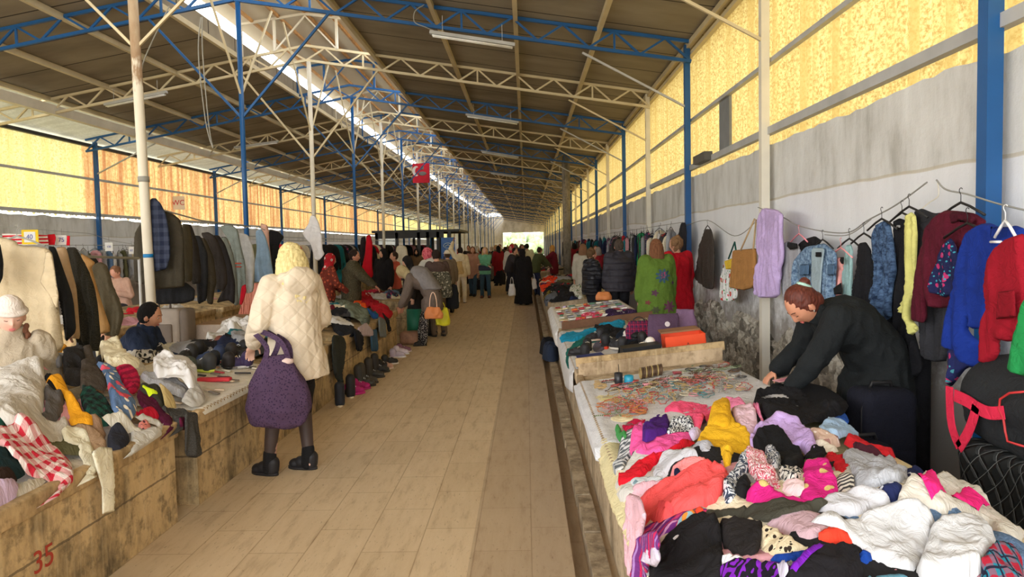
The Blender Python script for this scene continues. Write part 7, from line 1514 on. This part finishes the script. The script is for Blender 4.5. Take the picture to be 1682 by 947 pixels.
t_ = thing('paper_slip', 'pink paper held by the dark-coated seller over the table', 'paper', (at(1296, 622, Y=4.62)[0], 4.62, at(1296, 622, Y=4.62)[2])); t_.rotation_euler = (0, -0.1, 0.3); MB().box((-0.10, -0.035, 0), (0.09, 0.04, 0.003)).obj('sheet', plain((232, 168, 176), 0.7), t_); MB().box((-0.08, -0.025, 0.003), (0.05, 0.02, 0.0035)).obj('printed_panel', plain((206, 130, 150), 0.7), t_)
earr = wp(W2, i2['HC']+i2['RH']@np.array([-0.086, 0.0, -0.045])); 
o = MB().ell((0, 0, 0), (0.006, 0.004, 0.011)).obj('earring', plain((230, 226, 214), 0.2, 0.6), W2, True); o.location = tuple((i2['HC']+i2['RH']@np.array([-0.088, 0.0, -0.045]))*i2['k'])
# 3 girl with beanie
W3 = person('young woman in a cream beanie and roll-neck with a braid, seated at the left edge', (at(14, 540, Y=4.3)[0]-0.0, 4.32, 0.0), -150, 1.62, lean=6, head=(16, 14), sit=True, arms=((-0.1, 0.2, 0.6), (0.1, 0.2, 0.6)),
            top=dict(n='sweater', m=fab((176, 162, 140), uv=False), hem=0.5, puff=0.03, collar=True), bottom=('trousers', fab((40, 40, 46), uv=False)), hair=('beanie', fab((226, 214, 204), uv=False), fab((126, 82, 58), 'strands', (86, 54, 40), uv=False)), vox=0.007, face=dict(open=False, lips=(196, 110, 108)), skinc=(222, 176, 156))
tz = at(12, 487, Y=4.25)[2]-(INFO[W3.name]['HC'][2]+0.13)*INFO[W3.name]['k']; 
def seat(px_h, tz_, x, y, lab, w_=0.4):
    s_ = thing('stool', lab, 'stool', (x, y, 0)); z = max(0.40+tz_, 0.15); MB().tube([(0, 0, z-0.04), (0, 0, z)], 0.19, 18).obj('seat', plain((120, 84, 60), 0.6), s_, True)
    for a_ in range(4): c_, d_ = math.cos(a_*1.571+.78), math.sin(a_*1.571+.78); MB().tube([(c_*0.12, d_*0.12, z-0.03), (c_*0.17, d_*0.17, 0)], 0.014, 8).obj('leg', M['dark'], s_, True)
W3.location.z += tz; seat(0, tz, W3.location.x, W3.location.y, 'stool under the young woman in the beanie')
# 4 man in navy
nv = fab((36, 46, 68), uv=False)
ph4 = at(232, 520, Y=6.3)
W4 = person('dark-haired man in a navy jacket sitting behind the left stall in profile', (ph4[0]-0.12, 6.3, 0.0), -82, 1.70, lean=18, head=(16, 0), sit=True, arms=((-0.1, 0.42, 0.78), (0.12, 0.45, 0.80)), girth=1.1, skinc=(196, 140, 108),
            top=dict(n='jacket', m=nv, hem=0.48, puff=0.04, collar=True, wr=0.012), bottom=('trousers', fab((40, 40, 46), uv=False)), hair=('short', fab((30, 26, 26), 'strands', (18, 16, 16), uv=False)), vox=0.008, face=dict(brow=plain((30, 26, 24), 0.8)))
tz = ph4[2]-INFO[W4.name]['HC'][2]*INFO[W4.name]['k']; W4.location.z += tz; seat(0, tz, W4.location.x, W4.location.y, 'stool under the man in the navy jacket')
# 5 woman with phone far left
ph5 = at(198, 447, Y=12.6)
W5 = person('woman in a pinkish beige jacket looking down at her phone behind the left stalls', (ph5[0], 12.6, 0.0), 172, 1.62, lean=10, head=(28, 0), sit=True, arms=((-0.08, 0.26, 0.80), (0.08, 0.26, 0.80)), top=dict(n='jacket', m=fab((196, 158, 138), uv=False), hem=0.5, puff=0.03), bottom=('trousers', fab((60, 60, 70), uv=False)), hair=('tied', fab((134, 96, 70), uv=False)), vox=0.011, skinc=(214, 160, 136))
tz = ph5[2]-INFO[W5.name]['HC'][2]*INFO[W5.name]['k']; W5.location.z += tz; seat(0, tz, W5.location.x, W5.location.y, 'stool under the woman with the phone')
tag(MB().rbox((-0.04, -0.005, -0.03), (0.04, 0.005, 0.03), 0.004).obj('phone', M['dark'], None, True), 'dark phone in the hands of the woman in the pinkish jacket', 'phone').location = tuple(wp(W5, (0, 0.34, 0.84))+np.array([0, 0, tz]))
# others behind stalls on the left
person('person with dark hair half hidden behind the near left coats', xpos(147, 7.6, 425), 170, 1.60, top=dict(n='jacket', m=fab((70, 64, 50), uv=False), puff=.04), bottom=('trousers', fab((40, 40, 44), uv=False)), hair=('short', fab((40, 34, 26), uv=False)), vox=0.012)
rf = fab((196, 40, 50), 'floral', (236, 220, 214), (130, 60, 50), uv=False, s=1.4)
person('woman in a red and white headscarf and reddish patterned top behind the third left stall', xpos(537, 12.15), -60, 1.56, lean=8, head=(10, 0), top=dict(n='top', m=fab((122, 52, 40), 'floral', (190, 90, 60), (70, 40, 36), uv=False), puff=.035), bottom=('skirt', fab((40, 36, 40), uv=False), .15), hair=('scarf', rf), vox=0.012, arms=((-0.2, 0.3, 1.0), (0.2, 0.3, 1.0)))
person('man in a mottled olive coat standing in profile behind the heap with the red jacket', xpos(577, 12.35), -88, 1.62, lean=6, head=(10, 0), girth=1.12, top=dict(n='coat', m=fab((84, 78, 58), 'camo', (66, 60, 44), (96, 90, 68), uv=False, s=.6), hem=0.72, puff=.045, collar=True), bottom=('trousers', fab((50, 48, 44), uv=False)), hair=('short', fab((44, 32, 26), uv=False)), vox=0.011, arms=((-0.1, 0.40, 1.04), (0.1, 0.42, 1.06)), face=True, skinc=(196, 136, 108))
person('person all in black standing between the white and second blue centre posts', xpos(630, 15.2), 150, 1.62, top=dict(n='coat', m=fab((26, 24, 27), uv=False), hem=.6, puff=.04), bottom=('trousers', fab((26, 25, 28), uv=False)), hair=('scarf', fab((24, 22, 25), uv=False)), vox=0.014)
person('woman in a coral top raising her hand beside the black-clad person', xpos(648, 15.8), 120, 1.55, arms=((-0.2, .25, 1.45), None), top=dict(n='top', m=fab((206, 96, 80), uv=False), puff=.03), bottom=('trousers', fab((40, 40, 50), uv=False)), hair=('short', fab((60, 44, 36), uv=False)), vox=0.014)
# bending woman
W10 = person('woman in a beige headscarf and grey-brown clothes bending over by the stall', gpos(697, 566), 92, 1.60, lean=62, head=(50, 0), arms=((-0.14, 0.50, 0.42), (0.18, 0.46, 0.46)), feet=((-.12, 0), (.1, 0.1)), girth=1.1, top=dict(n='tunic', m=fab((112, 98, 88), uv=False), hem=0.62, puff=.04, flare=.03), bottom=('trousers', fab((40, 38, 40), 'leopard', (206, 200, 190), uv=False, s=1.0)), hair=('scarf', fab((176, 158, 116), uv=False)), vox=0.010, skinc=(196, 140, 110), shoes=((40, 36, 36), False))
i = INFO[W10.name]; X2 = np.array([1.0, 0, 0]); g_ = MB().loft([(i['P'], X2*.24, i['B2']*.0+np.array([0, .19, 0])), (i['C'], X2*.225, i['B2']*.185), (i['N']-i['D2']*.1, X2*.20, i['B2']*.165), (i['N']-i['D2']*.03, X2*.12, i['B2']*.12)]); o = link('vest', wrinkle_mesh(union(g_, 0.013, 3, 'vest'), 4, .006, .1), fab((132, 126, 124), uv=False), W10)
# bags carried
def carry(nm, lab, px_, py_, Y, w_, h_, d_, mt, **kw):
    p = at(px_, py_, Y=Y); return soft_bag(nm, lab, 'bag', (p[0], p[1], p[2]-h_/2), w_, h_, d_, mt, **kw)
carry('shoulder_bag', 'orange-tan shoulder bag on the bending woman', 712, 514, 11.35, .30, .20, .12, plain((214, 130, 72), 0.6), rz=.2, handles=1, hh=.25, hm=plain((236, 200, 170), .6))
carry('plastic_bag', 'bright yellow plastic bag by the bending woman', 726, 520, 11.9, .26, .30, .16, plain((226, 220, 50), 0.4), handles=2, hh=.12, handle_r=.006, wr=.02)
tag(MB().rbox((-.16, -.14, 0), (.16, .14, .22), .05).obj('bundle', plain((150, 110, 84), 0.6, 0, .4, 9), None, True), 'tied bundle on the floor at the feet of the bending woman', 'bundle').location = tuple(at(672, 566, Z=0)+np.array([0, .1, 0]))
pk = fab((206, 96, 106), 'floral', (170, 60, 74), (230, 150, 150), uv=False)
person('woman in a pink patterned headscarf and pale hooded jacket', xpos(703, 13.1), 70, 1.62, head=(6, 10), top=dict(n='jacket', m=fab((206, 200, 186), uv=False), puff=.045, hood=True), bottom=('trousers', fab((60, 56, 56), uv=False)), hair=('scarf', pk), vox=0.011, skinc=(196, 130, 104), arms=((-.15, .35, 1.0), (.15, .35, 1.0)))
W12 = person('dark-haired person in a brown-grey jacket with a camouflage backpack, seen from behind', gpos(722, 552), 25, 1.60, lean=12, head=(20, 0), top=dict(n='jacket', m=fab((84, 66, 60), uv=False), puff=.035), bottom=('trousers', fab((112, 94, 78), uv=False)), hair=('short', fab((44, 32, 26), uv=False)), vox=0.011)
carry('backpack', 'large camouflage backpack worn by the dark-haired person', 719, 468, 12.15, .50, .46, .26, fab((96, 92, 76), 'camo', (56, 54, 44), (170, 162, 140), uv=False, s=.9), taper=1.0)
carry('backpack', 'black backpack hanging low beside the camouflage one', 743, 487, 12.3, .24, .44, .2, fab((26, 26, 28), uv=False), taper=.9)
person('dark-clothed woman between the bending woman and the pink headscarf', xpos(678, 12.7), 120, 1.50, lean=15, head=(20, 0), top=dict(n='coat', m=fab((40, 34, 30), uv=False), puff=.05, hem=.6), bottom=('trousers', fab((30, 30, 32), uv=False)), hair=('scarf', fab((34, 30, 28), uv=False)), vox=0.013)
W13 = person('person in a cream tracksuit reaching up with the left arm, back to the viewer', gpos(758, 497), 5, 1.62, arms=((-.22, .12, 1.88), None), top=dict(n='hoodie', m=fab((232, 216, 180), uv=False), puff=.035, hood=True), bottom=('trousers', fab((232, 222, 200), uv=False)), hair=('short', fab((40, 32, 28), uv=False)), vox=0.014, shoes=((220, 216, 210), False))
carry('backpack', 'round tan backpack worn by the person in cream', 752, 440, 19.3, .34, .36, .16, fab((206, 176, 120), uv=False))
person('person in a cream knitted hat and brown coat left of the cream tracksuit', xpos(735, 17.5), 20, 1.55, top=dict(n='coat', m=fab((120, 104, 84), uv=False), puff=.04), bottom=('trousers', fab((60, 56, 50), uv=False)), hair=('beanie', fab((226, 216, 196), uv=False), fab((80, 60, 44), uv=False)), vox=0.014)
person('woman in a brown coat and blue jeans walking towards the viewer', gpos(778, 486), 165, 1.63, head=(8, 20), top=dict(n='coat', m=fab((176, 130, 106), uv=False), hem=.62, puff=.03), bottom=('trousers', fab((60, 84, 104), uv=False)), hair=('bob', fab((112, 70, 50), uv=False)), vox=0.014, feet=((-.08, .1), (.1, -.1)))
W15 = person('woman in a mint green sweater and jeans with folded arms, facing the viewer', gpos(798, 489), 178, 1.60, head=(2, 10), arms=((.10, .24, 1.16), (-.12, .26, 1.10)), top=dict(n='sweater', m=fab((110, 176, 142), uv=False), puff=.025), bottom=('trousers', fab((58, 84, 104), uv=False)), hair=('bob', fab((206, 170, 120), uv=False)), vox=0.013, shoes=((106, 58, 46), True), skinc=(226, 180, 156), feet=((-.12, 0), (.12, 0)))
o = link('belt_bag', union(MB().rbox((-.2, .09, .88), (.2, .2, 1.05), .04), .015, 2, 'belt_bag'), fab((56, 60, 80), uv=False), W15)
W17 = person('woman in a long black robe walking away down the aisle', gpos(860, 500), -15, 1.53, top=dict(n='robe', m=fab((24, 22, 24), uv=False), hem=.3, puff=.05, flare=.05), bottom=('skirt', fab((24, 22, 24), uv=False), .04, .30), hair=('scarf', fab((24, 22, 24), uv=False)), vox=0.012, girth=1.15)
carry('plastic_bag', 'white plastic bag carried low by the woman in the black robe', 841, 476, 19.3, .2, .34, .12, plain((214, 212, 210), .4), handles=1, hh=.2, handle_r=.008)
carry('plastic_bag', 'pale plastic bag at the right side of the woman in the black robe', 876, 466, 19.6, .2, .3, .12, plain((200, 196, 190), .4), handles=1, hh=.15, handle_r=.008)
person('person in a brown coat walking ahead of the woman in the black robe', xpos(848, 25), 0, 1.66, top=dict(n='coat', m=fab((92, 62, 56), uv=False), hem=.7, puff=.05), bottom=('trousers', fab((40, 36, 38), uv=False)), hair=('short', fab((110, 96, 88), uv=False)), vox=0.018)
person('person in a pale cream jacket ahead of the black robe on the right', xpos(866, 27), 0, 1.70, top=dict(n='jacket', m=fab((226, 220, 186), uv=False), puff=.05), bottom=('trousers', fab((40, 40, 50), uv=False)), hair=('short', fab((34, 30, 30), uv=False)), vox=0.018)
W16 = person('man in a dark open jacket over a red shirt pulling a shopping cart', gpos(822, 458), 165, 1.72, top=dict(n='jacket', m=fab((70, 66, 60), uv=False), puff=.04), bottom=('trousers', fab((40, 40, 48), uv=False)), hair=('short', fab((100, 80, 70), uv=False)), vox=0.018)
o = link('shirt', union(MB().rbox((-.07, .1, .95), (.07, .185, 1.4), .03), .02, 2, 'shirt'), fab((176, 30, 44), uv=False), W16)
t_ = thing('shopping_cart', 'grey two-wheeled shopping trolley pulled by the man in the red shirt', 'trolley', gpos(814, 462)); MB().rbox((-.2, -.15, .12), (.2, .15, .8), .06).obj('bag_body', fab((120, 118, 112), uv=False), t_, True)
for s_ in (-1, 1): MB().tube([(s_*.2-.02, 0, .1), (s_*.2+.02, 0, .1)], .09, 14).obj('wheel', M['dark'], t_, True)
MB().tube([(-.12, .1, .8), (-.12, .25, 1.05), (.12, .25, 1.05), (.12, .1, .8)], .012, 6).obj('handle', M['grey'], t_, True)
# right side group
puf = fab((30, 30, 36), 'hstitch', uv=False, s=1.0, rough=0.4)
person('curly-haired woman in a black puffer jacket, in profile behind the right stalls', xpos(971, 12.9), -70, 1.55, head=(4, 0), girth=1.1, arms=((-.15, .3, 1.0), (.15, .3, 1.0)), top=dict(n='puffer_jacket', m=puf, puff=.055, collar=True), bottom=('trousers', fab((30, 30, 36), uv=False)), hair=('curly', fab((96, 72, 48), uv=False)), vox=0.010, face=True, skinc=(220, 164, 140))
tag(union_obj := soft_bag('bag', 'orange bag in front of the curly-haired woman in the puffer', 'bag', (at(992, 486, Y=12.5)[0], 12.5, at(992, 486, Y=12.5)[2]-.08), .3, .16, .12, plain((226, 140, 80), .5)))
W20 = person('grey-haired man in a dark quilted jacket seen from behind on the right', xpos(1017, 12.6), 8, 1.70, head=(4, -5), girth=1.25, top=dict(n='jacket', m=fab((54, 52, 60), 'hstitch', uv=False, s=1.4, rough=0.6), puff=.055, collar=True), bottom=('trousers', fab((32, 32, 36), uv=False)), hair=('short', fab((92, 80, 70), 'strands', (60, 52, 46), uv=False)), vox=0.010, skinc=(190, 140, 116))
grn = fab((94, 122, 46), uv=False, bump=0.5)
W21 = person('woman in a lime green coat with embroidered flowers on the back', xpos(1078, 9.75), 12, 1.68, head=(4, 0), girth=1.2, top=dict(n='coat', m=grn, hem=.55, puff=.05, flare=.05), bottom=('trousers', fab((40, 40, 44), uv=False)), hair=('bob', fab((136, 92, 62), 'strands', (96, 60, 42), uv=False)), vox=0.009)
def stitch_on(t_, obj_name, dx, dz, r, c, nm, n_=7, leafy=False, seed=1):
    "flat embroidery on the back of the coat, laid onto its real surface"
    co = [o for o in t_.children if o.name.startswith(obj_name)][0]; a = arr(co.data); i = INFO[t_.name]
    r2 = np.random.RandomState(seed); mb_ = MB(); T = np.linspace(0, 6.283, 40, endpoint=False); rr = r*(0.72+0.28*np.cos(n_*T)) if not leafy else r*(0.45+0.55*np.abs(np.cos(n_*T/2)))
    pts = np.stack([dx+rr*np.cos(T), dz+rr*0.9*np.sin(T)], 1); V, F, D = patch(pts, 0.012, 0)
    back = a[a[:, 1] < 0]; Y = []
    for q in V:
        d = (back[:, 0]-q[0])**2+(back[:, 2]-q[1])**2; j = np.argpartition(d, 4)[:4]; Y.append(back[j, 1].min()-0.006)
    mb_.add(np.column_stack([V[:, 0], Y, V[:, 1]]), F); o = mb_.obj(nm, fab(c), t_, True); return o
for dx, dz, r, c, nm, n_, lf_, s_ in ((0.02, 1.20, .115, (60, 92, 110), 'embroidered_leaves', 9, True, 1), (0.02, 1.21, .062, (170, 70, 110), 'embroidered_flower', 6, False, 2), (-.10, .97, .055, (96, 62, 84), 'embroidered_flower', 5, False, 3), (.19, 1.10, .035, (90, 60, 90), 'embroidered_flower', 5, False, 4), (.10, .78, .10, (110, 62, 86), 'embroidered_flower', 7, False, 5), (-.10, .74, .06, (80, 84, 60), 'embroidered_leaves', 6, True, 6), (-.19, .84, .04, (120, 60, 60), 'embroidered_flower', 5, False, 7)):
    try: stitch_on(W21, 'coat', dx, dz, r, c, nm, n_, lf_, s_)
    except Exception as ex: print('stitch', ex)
person('woman with wavy light brown hair in a bright red coat next to the green one', xpos(1112, 10.5), 25, 1.72, head=(4, 25), girth=1.15, top=dict(n='coat', m=fab((200, 24, 40), uv=False), hem=.6, puff=.045, flare=.03), bottom=('trousers', fab((40, 40, 44), uv=False)), hair=('curly', fab((150, 116, 80), 'strands', (110, 80, 56), uv=False)), vox=0.011)
person('woman in a pale open coat further back left of the black puffer', xpos(958, 16.5), -20, 1.64, top=dict(n='coat', m=fab((180, 172, 156), uv=False), hem=.6, puff=.035), bottom=('trousers', fab((36, 36, 44), uv=False)), hair=('bob', fab((132, 96, 70), uv=False)), vox=0.014)
person('seller in a dark red coat and yellow scarf behind the far right stalls', xpos(909, 26), 95, 1.62, lean=8, arms=((-.1, .5, 1.1), (.12, .3, 1.0)), top=dict(n='coat', m=fab((112, 30, 44), uv=False), hem=.6, puff=.045), bottom=('trousers', fab((36, 36, 44), uv=False)), hair=('scarf', fab((206, 150, 76), uv=False)), vox=0.018)
person('person in a dark green jacket leaning over the right stalls beyond the robe', xpos(882, 23), -60, 1.60, lean=22, arms=((-.1, .5, 1.0), (.12, .5, 1.0)), top=dict(n='jacket', m=fab((74, 80, 50), uv=False), puff=.045), bottom=('trousers', fab((40, 46, 76), uv=False)), hair=('short', fab((60, 44, 36), uv=False)), vox=0.018)
# ---------------------------------------------------------------- crowd in the distance, copied from a few figures
cm = {'a': (fab((60, 56, 60), uv=False), 'charcoal'), 'b': (fab((150, 34, 44), uv=False), 'red'), 'c': (fab((40, 50, 80), uv=False), 'navy'), 'd': (fab((120, 96, 72), uv=False), 'brown'), 'e': (fab((206, 196, 178), uv=False), 'cream'), 'f': (fab((30, 28, 30), uv=False), 'black'), 'g': (fab((90, 96, 70), uv=False), 'olive'), 'h': (fab((176, 120, 130), uv=False), 'pink'), 'i': (fab((110, 116, 124), uv=False), 'grey')}
dk = fab((40, 40, 50), uv=False); rgc = np.random.RandomState(15)
PR = [person('distant shopper in a charcoal jacket walking towards the viewer near the left stalls', xpos(770, 31), 175, 1.68, top=dict(n='jacket', m=cm['a'][0], puff=.045), bottom=('trousers', dk), hair=('short', fab((40, 32, 28), uv=False)), vox=0.022, feet=((-.1, .1), (.1, -.1))),
      person('distant shopper in a red coat walking away near the left stalls', xpos(785, 34), 5, 1.62, top=dict(n='coat', m=cm['b'][0], hem=.6, puff=.045), bottom=('trousers', dk), hair=('bob', fab((110, 76, 54), uv=False)), vox=0.022),
      person('distant shopper in a headscarf and black coat by the far left stalls', xpos(808, 37), 120, 1.60, top=dict(n='coat', m=cm['f'][0], hem=.4, puff=.05), bottom=('skirt', dk, .1), hair=('scarf', fab((190, 176, 160), uv=False)), vox=0.022),
      person('distant shopper in a grey jacket bending over a far stall', xpos(835, 36), -70, 1.66, lean=30, arms=((-.1, .5, .95), (.1, .5, .95)), top=dict(n='jacket', m=cm['i'][0], puff=.04), bottom=('trousers', dk), hair=('short', fab((60, 50, 44), uv=False)), vox=0.022)]
hc = [('dark-haired', fab((40, 32, 28), uv=False)), ('brown-haired', fab((110, 76, 54), uv=False)), ('grey-haired', fab((150, 140, 130), uv=False)), ('fair-haired', fab((196, 160, 110), uv=False))]; sc_c = [('white-scarfed', fab((226, 220, 210), uv=False)), ('red-scarfed', fab((180, 50, 60), uv=False)), ('black-scarfed', fab((30, 28, 30), uv=False))]
for i in range(46):
    if i < 34: Yc = 23+i*1.25+rgc.uniform(-.5, .5); Xc = rgc.uniform(-1.95, 0.0)
    elif i < 40: Yc = rgc.uniform(16, 40); Xc = rgc.uniform(1.9, 2.3)
    else: Yc = rgc.uniform(20, 42); Xc = rgc.uniform(-4.2, -3.6)
    pr = PR[int(rgc.randint(4))]; m_ = list(cm.values())[int(rgc.randint(9))]; isS = any(c.name.startswith('headscarf') for c in pr.children); hh_ = sc_c[int(rgc.randint(3))] if isS else hc[int(rgc.randint(4))]
    if 17 < Yc < 29 and i < 34 and Xc < 0: Xc = rgc.choice([-1.9, -1.6, -.9, -.5])
    o = copy_tree(pr, None, {'jacket': m_[0], 'coat': m_[0], 'hair': hh_[1], 'headscarf': hh_[1]}); o.location = (Xc, Yc, 0); o.rotation_euler = (0, 0, math.radians(rgc.choice([0, 180, 90, -90, 20, 160]))+rgc.normal()*.3); s_ = rgc.uniform(.94, 1.06); o.scale = (s_,)*3
    zone = 'in the aisle' if i < 34 else 'behind the right stalls' if i < 40 else 'behind the left stalls'; o['label'] = 'distant %s %s in a %s %s %s, %s' % (hh_[0], 'woman' if isS else 'shopper', m_[1], 'coat' if any(c.name.startswith('coat') for c in o.children) else 'jacket', zone, 'closer' if Yc < 32 else 'midway' if Yc < 48 else 'far off'); o['group'] = 'distant crowd %s' % zone
bpy.data.scenes.remove(TMP)
